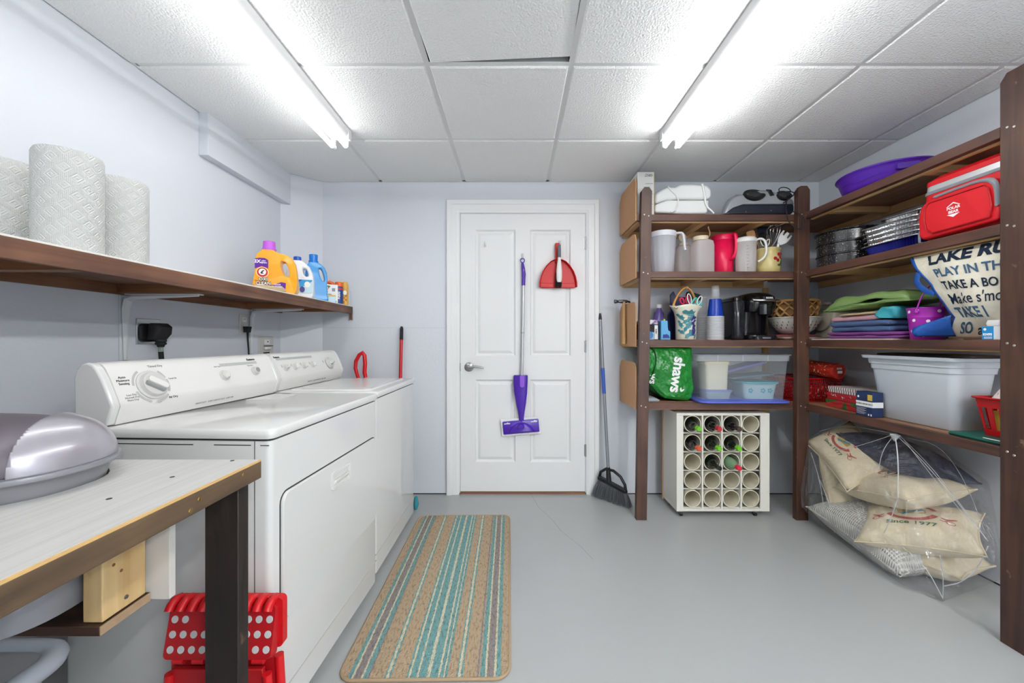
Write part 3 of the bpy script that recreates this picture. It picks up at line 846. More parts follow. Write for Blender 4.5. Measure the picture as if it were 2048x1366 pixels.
# drop-down door set in the front
dp = rrect(.042, .700, .325, .690, .03, 5)
MB().prism([(y, z) for y, z in rrect(.038, .704, .321, .694, .034, 5)], 'x', -.002, .0012).build('door_gap', SEAM, dry)
b = MB()
ins = [(y, z) for y, z in rrect(.044, .698, .327, .688, .03, 5)]
b.loft([[(0, y, z) for y, z in dp], [(.006, y, z) for y, z in dp], [(.010, y, z) for y, z in ins]])
door = b.build('door', ENAMEL, dry, smooth=40)
HX0, HX1, HZ0, HZ1 = .303, .440, .597, .660
b = MB()
o_, i_ = rrect(HX0, HX1, HZ0, HZ1, .008), rrect(HX0 + .010, HX1 - .010, HZ0 + .010, HZ1 - .010, .005)
b.loft([[(.008, y, z) for y, z in o_], [(.014, y, z) for y, z in o_], [(.014, y, z) for y, z in i_], [(.006, y, z) for y, z in i_]])
b.build('handle', PANEL_W, door, smooth=30)
b = MB()
b.loft([[(.010, y, z) for y, z in rrect(HX0 + .013, HX1 - .013, HZ0 + .012, HZ0 + .03, .004)], [(.019, y, z) for y, z in rrect(HX0 + .02, HX1 - .02, HZ0 + .026, HZ0 + .034, .003)]])
b.build('grip', PANEL_W, door, smooth=40)
MB().box(-.004, .0025, .0, W, .118, .1205).build('kick_seam', STRIP, dry)
for z in (.345, .30): MB(frame((.001, .012, z), (0, 1, 0), (1, 0, 0))).lathe([(.004, 0), (.003, .002)], n=8, sy=2).build('screw', SEAM, dry)
# side seam and scuffs on the near side
MB().box(-.045, -.0435, -.0008, .001, .03, .85).build('side_seam', SEAM, dry)
MB().box(-.60, -.22, -.0006, .001, .838, .8405).build('scuff', SEAM, dry)
MB().box(-.16, -.055, -.0006, .001, .838, .8405).build('scuff', SEAM, dry)
MB().box(-.028, -.004, -.0006, .001, .838, .840).build('scuff', SEAM, dry)
# lint hatch on the deck
b = MB(); b.prism([(-.452, .500), (-.452, .69), (-.33, .65), (-.33, .54)], 'z', .8833, .8846); b.build('lint_hatch', ENAMEL, dry, bevel=.001)
big = knob(dry, .130, .52, .040, .016, 'dial', True, -35)
for a0, a1, m in ((120, 176, STRIP), (196, 250, STRIP), (270, 318, STRIP), (330, 375, STRIP), (20, 52, STRIP)):
    b = MB(on_slope(.130, .52, .0005)); n = 10
    vs = []; r0, r1 = .051, .058
    for i in range(n + 1):
        a = R(a0 + (a1 - a0) * i / n); vs += [(r0 * math.cos(a), r0 * math.sin(a), 0), (r1 * math.cos(a), r1 * math.sin(a), 0)]
    b.add(vs, [(2 * i, 2 * i + 1, 2 * i + 3, 2 * i + 2) for i in range(n)])
    b.build('dial_scale', m, dry)
knob(dry, .418, .55, .018, .012, 'knob', True, 70)
knob(dry, .585, .58, .017, .014, 'push_button', False)
b = MB(on_slope(.53, .86, .0006)); b.prism([(-.115, -.006), (.085, -.006), (.085, .006), (-.115, .006)], 'z', 0, .0004); b.build('strip', STRIP, dry)
print_on(dry, 'Timed Dry', .165, .98, .011)
print_on(dry, 'Auto\nMoisture\nSensing', .052, .68, .010, DARKPRINT)
print_on(dry, 'Less Dry\nNormal Dry\nMore Dry', .060, .28, .008)
print_on(dry, 'Air Dry', .185, .05, .010, DARKPRINT)
print_on(dry, 'Touch Up', .205, .62, .007)
print_on(dry, 'Kenmore', .588, .98, .012, DARKPRINT, bold=.0006)
print_on(dry, 'Fabric Type', .40, .82, .006)
print_on(dry, 'Push to Start', .57, .76, .006)
print_on(dry, 'HEAVY DUTY  SUPER CAPACITY PLUS', .44, .86, .006, WHITEPRINT)
text(dry, 'HEAVY DUTY   SUPER CAPACITY PLUS   QUIET PAK', .0075, frame((-.4605, .36, .905), (0, 1, 0), (.95, 0, -.3)), GREYPRINT)

W = .675
was = appliance('washer', 'white top loading washer, farther of the two machines', 'washer', (-.653, 1.822, 0), R(-.4), W)
b = MB(); b.stack([(rrect(-.445, -.045, .05, W - .05, .03, 4), .8832), (rrect(-.440, -.05, .055, W - .055, .03, 4), .8895), (rrect(-.43, -.06, .065, W - .065, .03, 4), .8905)])
b.build('lid', ENAMEL, was, smooth=40)
b = MB(); b.prism(rrect(-.41, -.08, .10, W - .10, .03, 4), 'z', .8903, .8909); b.build('lid_recess', mat('lid_recess', '#dcdcd8', .2), was)
MB().box(-.006, .0025, .0, W, .118, .1205).build('kick_seam', STRIP, was)
for y, a in ((.085, 15), (.165, 80), (.250, 65), (.335, 75)): knob(was, y, .55, .0155, .013, 'knob', True, a)
knob(was, .525, .55, .030, .017, 'dial', True, 20)
for k in range(2):
    b = MB(on_slope(.525, .55, .0005)); vs = []
    r0, r1 = (.036, .040) if k == 0 else (.043, .045)
    for i in range(13):
        a = R(150 + 15 * i); vs += [(r0 * math.cos(a), r0 * math.sin(a), 0), (r1 * math.cos(a), r1 * math.sin(a), 0)]
    b.add(vs, [(2 * i, 2 * i + 1, 2 * i + 3, 2 * i + 2) for i in range(12)]); b.build('dial_scale', STRIP if k else GREYPRINT, was)
b = MB(on_slope(.21, .9, .0006)); b.prism([(-.17, -.006), (.15, -.006), (.15, .006), (-.17, .006)], 'z', 0, .0004); b.build('strip', STRIP, was)
print_on(was, 'Kenmore', .05, .985, .012, DARKPRINT, bold=.0006)
print_on(was, 'WATER LEVEL     WASH/RINSE TEMP     SPEED      OPTIONS', .21, .9, .0065, GREYPRINT)
for y in (.06, .14, .225, .31, .46): print_on(was, 'Lo\nMed\nHi', y, .62, .0055)
text(was, 'HEAVY DUTY   SUPER CAPACITY PLUS   DIRECT DRIVE', .008, frame((-.4605, .36, .905), (0, 1, 0), (.95, 0, -.3)), GREYPRINT)

# red handles leaning behind the washer, and a teal scrap at its foot
REDH = mat('red_painted_handle', '#b3161d', .35)
t = thing('floor_mop', 'straight red mop handle with dark grip leaning on the wall behind the washer', 'mop', (-.815, 2.70, 0))
MB().tube([(0, 0, .0), (-.003, .10, 1.135)], .012, 12).build('stick', REDH, t, smooth=50)
MB().tube([(-.003, .10, 1.13), (-.003, .107, 1.21), (-.003, .107, 1.226)], [.013, .0125, .007], 12).build('grip', BLACKMATT, t, smooth=50)
t = thing('snow_scoop', 'red plastic loop handle of a tool sticking up behind the washer', 'tool', (-1.06, 2.72, 0))
pts = [(-.03, 0, .60), (-.03, 0, .84), (-.056, 0, .93), (-.052, 0, .98), (-.028, 0, 1.025), (-.006, 0, 1.04), (.008, 0, 1.02), (.012, 0, .96), (.008, 0, .90), (.016, 0, .865)]
MB().tube(pts, [.012, .012, .013, .013, .013, .014, .014, .014, .014, .013], 10).build('loop', RED, t, smooth=50)
MB().tube([(-.03, 0, 0.0), (-.03, 0, .62)], .013, 10).build('shaft', REDH, t, smooth=50)
o = MB().stack([(ellipse(.012, .02, 12), 0), (ellipse(.018, .03, 12), .03), (ellipse(.012, .02, 12), .075), (ellipse(.004, .01, 12), .085)]).wobble(.006, 40, 2).build('teal_scrub_sponge', mat('teal_sponge', '#2f8a94', .9, bump=(200, .001)), None, smooth=60, loc=(-.66, 2.60, 0))
tag(o, 'bit of teal sponge on the floor at the washer back corner', 'sponge')

# ------------------------------------------------------------------ work table in the near left corner
TOPW = mat('white_grained_top', '#e3e2df', .45, bump=(6, .0008), stretch=(1, 1, 1))
def white_grain():
    m, nt, bs = _nodes('white_painted_board')
    tc = nt.nodes.new('ShaderNodeTexCoord'); mp = nt.nodes.new('ShaderNodeMapping'); mp.inputs['Scale'].default_value = (130, 3, 10)
    mp.inputs['Rotation'].default_value = (0, 0, R(-6))
    nt.links.new(tc.outputs['Object'], mp.inputs[0])
    n = nt.nodes.new('ShaderNodeTexNoise'); n.inputs['Scale'].default_value = 1; n.inputs['Detail'].default_value = 4; nt.links.new(mp.outputs[0], n.inputs['Vector'])
    cr = nt.nodes.new('ShaderNodeValToRGB'); cr.color_ramp.elements[0].color = (*lin('#bfbebb'), 1); cr.color_ramp.elements[1].color = (*lin('#c9c8c5'), 1)
    cr.color_ramp.elements[0].position = .35; cr.color_ramp.elements[1].position = .6
    nt.links.new(n.outputs['Fac'], cr.inputs[0]); nt.links.new(cr.outputs[0], bs.inputs['Base Color'])
    bp = nt.nodes.new('ShaderNodeBump'); bp.inputs['Distance'].default_value = .0003; nt.links.new(n.outputs['Fac'], bp.inputs['Height']); nt.links.new(bp.outputs[0], bs.inputs['Normal'])
    bs.inputs['Roughness'].default_value = .45
    return m
WG = white_grain()
tb = thing('work_table', 'white topped wooden bench with raw edge board and dark leg in the near left corner', 'table', (-1.0, .5, 0))
tx, ty = -1.0, .5
TZ = .846
EC, EY, EA, EB = -1.12, .752, .300, .160      # oval cut-out for the litter tray
# table top with an oval hole
bm = bmesh.new()
outer = [(-1.60, .02), (-.606, .02), (-.606, .918), (-1.60, .918)]
hole = ellipse(EA - .020, EB - .008, 48, 2.4, EC, EY)
ov = [bm.verts.new((x - tx, y - ty, TZ)) for x, y in outer]; hv = [bm.verts.new((x - tx, y - ty, TZ)) for x, y in hole]
es = [bm.edges.new((ov[i], ov[(i + 1) % 4])) for i in range(4)] + [bm.edges.new((hv[i], hv[(i + 1) % 48])) for i in range(48)]
bmesh.ops.triangle_fill(bm, use_beauty=True, edges=es, normal=(0, 0, 1))
r_ = bmesh.ops.extrude_face_region(bm, geom=bm.faces[:])
for g in r_['geom']:
    if isinstance(g, bmesh.types.BMVert): g.co.z -= .012
bmesh.ops.recalc_face_normals(bm, faces=bm.faces[:])
me = bpy.data.meshes.new('table_top'); bm.to_mesh(me); bm.free(); me.materials.append(WG)
o = bpy.data.objects.new('table_top', me); COL.objects.link(o); o.parent = tb
RAW_Y = wood('weathered_board', '#3b2d1f', '#6c563c', 'y', .75, wear='#3f3228')
RAWTOP = mat('raw_edge', '#cda76d', .7, var=(30, .15))
def tbox(x0, x1, y0, y1, z0, z1): return MB().box(x0 - tx, x1 - tx, y0 - ty, y1 - ty, z0, z1)
tbox(-.618, -.600, .02, .921, TZ - .044, TZ - .004).build('edge_board', RAW_Y, tb, bevel=.002)
tbox(-.619, -.6005, .021, .9205, TZ - .0045, TZ - .0015).build('edge_board_top', RAWTOP, tb)
tbox(-1.60, -.62, .900, .918, TZ - .05, TZ - .013).build('far_rail', wood('rail_x', '#4a3a2c', '#7d6549', 'x', .7), tb)
DARKLEG = wood('dark_leg', '#130d0b', '#281c16', 'z', .55, wear='#5b4436')
tbox(-.694, -.619, .870, .904, 0, TZ - .013).build('leg', DARKLEG, tb, bevel=.002)
tbox(-.694, -.619, .05, .085, 0, TZ - .013).build('leg', DARKLEG, tb, bevel=.002)
tbox(-1.60, -1.525, .870, .904, 0, TZ - .05).build('leg', DARKLEG, tb, bevel=.002)
tbox(-1.60, -1.525, .05, .085, 0, TZ - .05).build('leg', DARKLEG, tb, bevel=.002)
blk = tbox(-.838, -.800, .754, .843, .5795, TZ - .013).build('support_block', PINE_Z, tb, bevel=.002)
KNOT = mat('knot', '#7a5230', .7)
for yy, zz in ((.80, .74), (.775, .68), (.79, .66), (.83, .70)):
    MB(frame((-.7995 - tx, yy - ty, zz), (0, 1, 0), (1, 0, 0))).lathe([(.0032, 0), (.0032, .0004)], n=10).build('knot', KNOT, blk)
MB(frame((-.7995 - tx, .80 - ty, .60), (0, 1, 0), (1, 0, 0))).lathe([(.0045, 0), (.0035, .002)], n=12).build('screw', STEEL, blk)
tbox(-1.45, -.796, .745, .848, .560, .5785).build('support_plank', wood('dark_plank', '#22160f', '#4a2e1e', 'x', .6), tb, bevel=.001)
tbox(-.7965, -.7945, .7455, .8475, .5605, .578).build('plank_end', mat('end_grain', '#a58a6c', .8, var=(60, .2)), tb)
tbox(-.840, -.757, .852, .868, .560, TZ - .013).build('white_board', mat('white_painted_block', '#dcdad4', .5), tb, bevel=.001)
for xx, yy in ((-.66, .908), (-.705, .80), (-.72, .69), (-.96, .911)):
    MB().lathe([(.0045, TZ + .0002), (.004, TZ + .0009)], (xx - tx, yy - ty, 0), 10).build('screw', mat('dark_screw', '#4a4a48', .5, metal=.5), tb)
for yy, zz in ((.74, .825), (.72, .812), (.86, .83)):
    MB(frame((-.5999 - tx, yy - ty, zz), (0, 1, 0), (1, 0, 0))).lathe([(.005, 0), (.004, .0012)], n=10).build('screw', mat('brass_screw', '#7d6536', .4, metal=.7), tb)

# ------------------------------------------------------------------ domed litter box set into the bench
PEARL = mat('pearl_grey', '#a9a6ae', .28, metal=.35, coat=.4)
PEARLD = mat('pearl_plum', '#6d666e', .42, metal=.2)
TUBG = mat('tub_grey', '#6f7175', .5)
lb = thing('litter_box', 'pearl grey domed litter box sunk into the white bench top', 'litter box', (EC, EY, TZ))
def oval(k, z, grow=0.0, n=64, p=2.5): return [(x, y, z) for x, y in ellipse(EA * k + grow, EB * k + grow, n, p)]
b = MB(); b.loft([oval(.88, -.235), oval(.89, -.20), oval(.912, .001), oval(.95, .032), oval(1.0, .034), oval(1.005, .038), oval(1.0, .043), oval(.955, .044)], True, True)
b.build('tray', mat('tray_silver', '#8f8f94', .35, metal=.2), lb, smooth=50)
def dome(k0, hgt, side, name, m, th, co):
    b = MB(); NU, NV = 200, 60
    rings = []
    for j in range(NV):
        th_ = (j / NV) * PI / 2
        rr = math.cos(th_) ** .42; zz = math.sin(th_) ** .92
        rings.append([(EA * k0 * math.copysign(abs(math.cos(2 * PI * i / NU)) ** .8, math.cos(2 * PI * i / NU)) * rr,
                       EB * k0 * math.copysign(abs(math.sin(2 * PI * i / NU)) ** .8, math.sin(2 * PI * i / NU)) * math.cos(th_) ** .8, .043 + hgt * zz) for i in range(NU)])
    b.loft(rings, False, True)
    o = b.build(name, m, lb, smooth=50)
    bm = bmesh.new(); bm.from_mesh(o.data)
    nrm = Vector((1, .45, 0)) * side
    bmesh.ops.bisect_plane(bm, geom=bm.verts[:] + bm.edges[:] + bm.faces[:], dist=1e-6, plane_co=co, plane_no=nrm, clear_inner=True)
    bm.to_mesh(o.data); bm.free()
    k = o.modifiers.new('solid', 'SOLIDIFY'); k.thickness = th; k.offset = 1
    return o
dome(.955, .096, 1, 'hood', PEARL, .006, (.226, -.03, .10))
dome(.925, .088, -1, 'lid', PEARLD, .003, (.250, -.03, .10))
b = MB(); b.tube([(-.10, .05, .140), (-.10, .0, .147), (-.10, -.05, .142)], .016, 10); b.build('lid_handle', PEARL, lb, smooth=50)

# ------------------------------------------------------------------ storage tote under the bench
TOTE = mat('pale_blue_grey_tote', '#b9c1cb', .35); TOTL = mat('tote_lid_grey', '#8c8d90', .5)
t = thing('storage_tote', 'pale grey plastic tote with rolled rim under the bench', 'tote', (-1.27, .74, 0))
ring = lambda w, d, z, r=.05: [(x, y, z) for x, y in rrect(-w, w, -d, d, r, 6)]
b = MB(); b.loft([ring(.185, .135, .0), ring(.195, .14, .012), ring(.212, .158, .39)], True, False); b.build('tub', TOTE, t, smooth=40, solid=.003)
path = rrect(-.228, .228, -.172, .172, .06, 8)
MB().tube([(x, y, .402) for x, y in path], .024, 12, closed=True, flat=.85).build('rim', TOTE, t, smooth=50)
b = MB(); b.loft([ring(.212, .158, .395, .045), ring(.208, .154, .412, .045), ring(.198, .142, .416, .045)]); b.build('lid', TOTL, t, smooth=40)

# ------------------------------------------------------------------ folding step stool between bench and dryer
RSTOOL = mat('red_stool', '#c3121a', .4); RSTOOLD = mat('red_stool_panel', '#a80f17', .5)
DOT = mat('grip_dot', '#c9cbca', .7)
t = thing('step_stool', 'folded red plastic step stool with white grip dots beside the dryer', 'stool', (-.745, .985, 0))
# folded flat and standing: seat halves fold down like a book, leg panels below
tilt = Matrix.Translation((0, 0, .325)) @ Matrix.Rotation(R(-12), 4, 'X')
b = MB(tilt); b.loft([[(x, -.012, z) for x, z in rrect(-.138, .132, .0, .122, .012)], [(x, -.004, z) for x, z in rrect(-.140, .134, -.002, .124, .012)], [(x, .012, z) for x, z in rrect(-.140, .134, -.002, .124, .012)]])
seat = b.build('seat_half', RSTOOLD, t, smooth=40)
K = 0
for r in range(3):
    for c in range(10):
        if r == 2 and 2 <= c <= 6: continue
        x = -.122 + .0268 * c
        if x > .125: continue
        z = .022 + .034 * r
        MB(tilt @ frame((x, -.0118, z), (1, 0, 0), (0, -1, 0))).lathe([(.0088, 0), (.0088, .0006), (.0078, .001)], n=16).build('grip_dot', DOT, seat)
b = MB(); b.loft([[(x, .020, z) for x, z in rrect(-.135, .145, .335, .462, .012)], [(x, .040, z) for x, z in rrect(-.135, .145, .335, .462, .012)]])
b.build('seat_half', RSTOOL, t, smooth=40)
for k in range(10):
    x = -.126 + .0275 * k
    MB().tube([(x, -.006, .444), (x, .002, .456), (x, .014, .461), (x, .028, .458), (x, .036, .446)], .011, 8).build('hinge_knuckle', RSTOOL, t, smooth=50) if not 4 <= k <= 5 else None
MB().tube([(-.036, .004, .44), (-.036, .004, .475), (-.03, .004, .482), (.012, .004, .482), (.018, .004, .475), (.018, .004, .44)], .007, 8).build('carry_handle', RSTOOL, t, smooth=50)
MB(tilt).box(-.045, .02, -.016, -.010, .085, .122).build('handle_recess', RED, t, bevel=.004)
for x in (-.10, -.05, .0, .05, .10): MB().tube([(x - .014, -.006, .322), (x + .014, -.006, .322)], .008, 8).build('hinge_knuckle', RSTOOL, t, smooth=50)
b = MB(); b.prism([(-.118, .30), (.11, .30), (.135, .012), (-.143, .012)], 'y', -.008, .004); b.build('leg_panel', RSTOOLD, t, bevel=.002)
for s in (-1, 1):
    MB().tube([(s * .122, -.008, .29), (s * .142, -.008, .0)], .011, 10).build('leg', RSTOOL, t, smooth=50)
    MB().tube([(s * .132, .026, .312), (s * .150, .026, .0)], .011, 10).build('leg', RSTOOL, t, smooth=50)
b = MB(); b.prism([(-.128, .31), (.128, .31), (.146, .012), (-.146, .012)], 'y', .020, .032); b.build('leg_panel', RSTOOLD, t, bevel=.002)
# ------------------------------------------------------------------ hooks and things on the door
FACE = 2.85 + YF
HOOKM = mat('clear_hook', '#e6e9ea', .15, alpha=.65)
def hook(u, v, label, clear=True):
    x, z = px(u, FACE), pz(v, FACE)
    t = thing('adhesive_hook', label, 'hook', (x, FACE, z), 0, 'adhesive hooks on the door')
    MB().stack([(rrect(-.009, .009, -.003, 0, .0014), -.022), (rrect(-.009, .009, -.003, 0, .0014), .022)]).build('backing', HOOKM if clear else TRIMW, t, smooth=40)
    MB().tube([(0, -.003, .006), (0, -.006, -.006), (0, -.010, -.016), (0, -.022, -.018), (0, -.028, -.010), (0, -.028, -.002)], .0035, 8).build('hook_arm', HOOKM if clear else TRIMW, t, smooth=50)
hook(972, 488, 'white adhesive hook with nothing on it, upper left door panel', False)
hook(1045, 513, 'clear adhesive hook that the purple mop hangs from')
hook(1119, 487, 'clear adhesive hook that the red dustpan hangs from')

PURP = mat('mop_purple', '#46209b', .25); PURPL = mat('mop_lilac', '#8a4fd0', .35)
POLE = mat('mop_pole', '#c4c5c7', .3, metal=.6); PAD = mat('mop_pad', '#efefee', .95, bump=(200, .002))
my = 2.822
def mp_(u, v, y=my): return (px(u, y) - px(1045, my), y - my, pz(v, y) - pz(524, my))
t = thing('spray_mop', 'purple and silver spray mop hanging on the door', 'mop', (px(1045, my), my, pz(524, my)))
MB().tube([mp_(1045 + 4 * math.cos(2 * PI * i / 16), 521 + 4.4 * math.sin(2 * PI * i / 16)) for i in range(16)], .0035, 8, closed=True).build('hanging_loop', PURP, t, smooth=50)
MB().tube([mp_(1045, 525), mp_(1045.3, 529), mp_(1046.5, 538), mp_(1047.5, 548), mp_(1047.2, 558), mp_(1046.9, 571)], [.008, .010, .0135, .0145, .0135, .0132], 14).build('grip', PURP, t, smooth=50)
b = MB(frame(mp_(1047.6, 541, my - .0145), (1, 0, 0), (0, -1, 0))); b.stack([(ellipse(.005, .014, 14), 0), (ellipse(.004, .012, 14), .002)]); b.build('trigger', PURPL, t)
MB().tube([mp_(1046.9, 571), mp_(1045.5, 650), mp_(1043.6, 753)], .0105, 14).build('pole', POLE, t, smooth=50)
MB().tube([mp_(1045.3, 664), mp_(1045.2, 667)], .0118, 14).build('pole_joint', STEEL, t, smooth=50)
b = MB(); rings = []
for v, uc, hw, hd in ((750, 1041.5, 13.5, .030), (753, 1041.3, 14.4, .033), (765, 1041, 14.4, .034), (785, 1041.2, 13.2, .032), (805, 1042, 10.3, .027), (822, 1042.6, 7, .022), (836, 1042.8, 5, .017), (846, 1042.8, 4.5, .014)):
    c = mp_(uc, v); w = hw * my / FPX
    rings.append([(c[0] + x, c[1] + y - .006, c[2]) for x, y in ellipse(w, hd * .75, 24, 2.6)])
b.loft(rings); b.build('bottle_housing', PURP, t, smooth=50)
b = MB(frame(mp_(1044, 763, my - .034), (1, 0, 0), (0, -1, 0))); b.stack([(rrect(-.0165, .0165, -.044, .044, .016), 0), (rrect(-.0145, .0145, -.042, .042, .014), .004)]); b.build('release_button', PURPL, t, smooth=40)
c = mp_(1042, 853, my - .004)
Mh = frame(c, (1, 0, .085), (0, -1, 0))
b = MB(Mh); b.stack([(rrect(-.14, .14, -.058, .058, .004), -.014), (rrect(-.144, .144, -.062, .062, .006), -.006), (rrect(-.142, .142, -.06, .06, .006), -.001)])
b.wobble(.004, 18, 5); b.build('pad', PAD, t, smooth=40)
b = MB(Mh); b.stack([(rrect(-.130, .130, -.046, .046, .006), -.001), (rrect(-.130, .130, -.046, .046, .006), .010), (rrect(-.126, .126, -.042, .042, .006), .013)])
head = b.build('head', PURP, t, smooth=40)
b = MB(Mh)
vs, fs = [], []
arc = [(-.095 + .19 * i / 16, -.036 + .070 * math.sin(PI * i / 16) ** .7) for i in range(17)]
b.stack([([(x, y) for x, y in arc], .0125), ([(x * .9, -.034 + (y + .036) * .86) for x, y in arc], .026), ([(x * .7, -.030 + (y + .036) * .55) for x, y in arc], .033)])
b.build('arch', PURP, head, smooth=40)
for sx_ in (-1, 1): text(head, 'swiffer', .017, Mh @ Matrix.Translation((sx_ * .098, .032, .0134)), WHITEPRINT, bold=.0004)
b = MB(Mh); b.stack([(ellipse(.026, .022, 18, 2.6, 0, .004), .026), (ellipse(.022, .018, 18, 2.6, 0, .004), .046)]); b.build('swivel', PURP, t, smooth=40)

dyy = 2.822
RDP = mat('dustpan_red', '#c20b10', .4)
def dp_(u, v, y=dyy): return (px(u, y) - px(1116, dyy), y - dyy, pz(v, y) - pz(490, dyy))
t = thing('dustpan', 'red dustpan hanging on the door', 'dustpan', (px(1116, dyy), dyy, pz(490, dyy)))
right = [(1118, 520), (1124, 520.5), (1131, 524), (1139, 532), (1146, 543), (1150.5, 555), (1152.5, 566), (1152.8, 574)]
left = [(2 * 1116 - u, v) for u, v in right]
outl = right + [(1148, 576), (1084, 576)] + left[::-1]
P = [dp_(u, v) for u, v in outl]
b = MB(); b.loft([[(x, .012, z) for x, _, z in P], [(x, .008, z) for x, _, z in P]]); b.build('pan', RDP, t)
rimp = [dp_(u, v) for u, v in right[::-1]] + [dp_(u, v) for u, v in left]
b = MB(); b.loft([[(p[0] * k, yy, (p[2] + .17) * k2 - .17) for p in rimp] for k, k2, yy in ((1.0, 1.0, .012), (1.03, 1.02, -.026), (.985, .99, -.027), (.94, .97, .010))], False, False, closed=False)
b.build('rim', RDP, t, smooth=40)
b = MB(); a0, a1 = dp_(1081, 566), dp_(1151, 575)
b.prism([(a0[0], a0[2]), (a1[0], a0[2]), (a1[0] + .002, a1[2]), (a0[0] - .002, a1[2])], 'y', .002, .012); b.build('lip', RDP, t, bevel=.003)
h0, h1 = dp_(1111, 486), dp_(1121, 526)
b = MB()
b.prism(rrect(h0[0] - .002, h1[0] + .002, h1[2], h0[2], .008), 'y', -.006, .010); b.build('handle', RDP, t, bevel=.004)
t2 = thing('hand_brush', 'white hand brush with grey grip clipped into the red dustpan', 'brush', (px(1117.5, dyy - .02), dyy - .036, pz(518, dyy)))
def hb(u, v, y=dyy - .02): return (px(u, y) - px(1117.5, dyy - .02), 0, pz(v, y) - pz(518, dyy))
rings = []
for v, hw in ((491, 1.6), (494, 3.2), (500, 3.4), (516, 3.4)):
    c = hb(1118, v); rings.append([(c[0] + x, y, c[2]) for x, y in ellipse(hw * dyy / FPX, .010, 16)])
b = MB(); b.loft(rings); b.build('grip', mat('brush_grip', '#5d6270', .5), t2, smooth=50)
rings = []
for v, hw in ((516, 3.0), (522, 3.4), (530, 4.6), (542, 5.8), (555, 5.7), (562, 5), (565, 3.5)):
    c = hb(1118, v); rings.append([(c[0] + x, y, c[2]) for x, y in ellipse(hw * dyy / FPX, .012, 16)])
b = MB(); b.loft(rings); b.build('head', WHITE_PLASTIC, t2, smooth=50)
b = MB(); rr = random.Random(3)
for k in range(110):
    u = 1110.5 + 12 * rr.random(); va = 545 + 18 * rr.random(); du = rr.uniform(-1.2, .8)
    c0, c1 = hb(u, va), hb(u + du - (2 if va < 560 else 0) * 0, 571 + 6 * rr.random())
    b.tube([(c0[0], .006, c0[2]), (c1[0], .010 - .012 * rr.random(), c1[2])], [.0014, .0009], 4)
o = b.build('bristles', BLACKMATT, t2); o['kind'] = 'stuff'

# ------------------------------------------------------------------ broom
t = thing('broom', 'grey broom with a blue grip leaning beside the door frame', 'broom', (.662, 2.715, 0))
bx, by = .662, 2.715
top = Vector((px(1199.5, 2.832) - bx, 2.832 - by, pz(627, 2.832)))
bot = Vector((-.008, .012, .205))
def hp(z): k = (z - bot.z) / (top.z - bot.z); return tuple(bot + (top - bot) * k)
MB().tube([hp(.20), hp(1.29)], .0115, 12).build('handle', mat('broom_steel', '#8a8d92', .35, metal=.5), t, smooth=50)
MB().tube([hp(.745), hp(.927)], .0135, 12).build('grip', mat('broom_blue', '#2c55a8', .45), t, smooth=50)
MB().tube([hp(1.275), hp(1.321)], [.0135, .011], 12).build('end_cap', BLACK, t, smooth=50)
MB().tube([hp(.14), hp(.235)], [.019, .0145], 12).build('collar', BLACK, t, smooth=50)
d = Vector((.68, -.73, 0)).normalized()
def hd(s, z, off=0.0): return (d.x * s + d.y * off, d.y * s - d.x * off, z)
pts = [hd(-.088, .150), hd(-.075, .190), hd(-.03, .222), hd(.03, .222), hd(.085, .195), hd(.118, .150), hd(.125, .112)]
MB().tube(pts, .010, 10).build('arch', BLACK, t, smooth=50)
b = MB(); b.loft([[hd(-.092, .160, -.017), hd(.128, .118, -.017), hd(.128, .118, .017), hd(-.092, .160, .017)], [hd(-.096, .134, -.019), hd(.132, .094, -.019), hd(.132, .094, .019), hd(-.096, .134, .019)]])
b.build('head', BLACK, t, bevel=.006)
b = MB(); rr = random.Random(5)
for k in range(520):
    f = rr.random(); s0 = -.092 + .220 * f; zt = .138 - .040 * f; o0 = rr.uniform(-.015, .015)
    s1 = -.148 + .312 * f + rr.uniform(-.008, .008); o1 = o0 * 1.8 + rr.uniform(-.008, .008)
    p0, p1 = Vector(hd(s0, zt, o0)), Vector(hd(s1, .002 + .012 * rr.random(), o1))
    pm = (p0 + p1) / 2 + Vector((0, 0, .006))
    b.tube([p0, pm, p1], [.0016, .0014, .0010], 3)
o = b.build('bristles', mat('bristle_grey', '#686a6f', .6), t); o['kind'] = 'stuff'

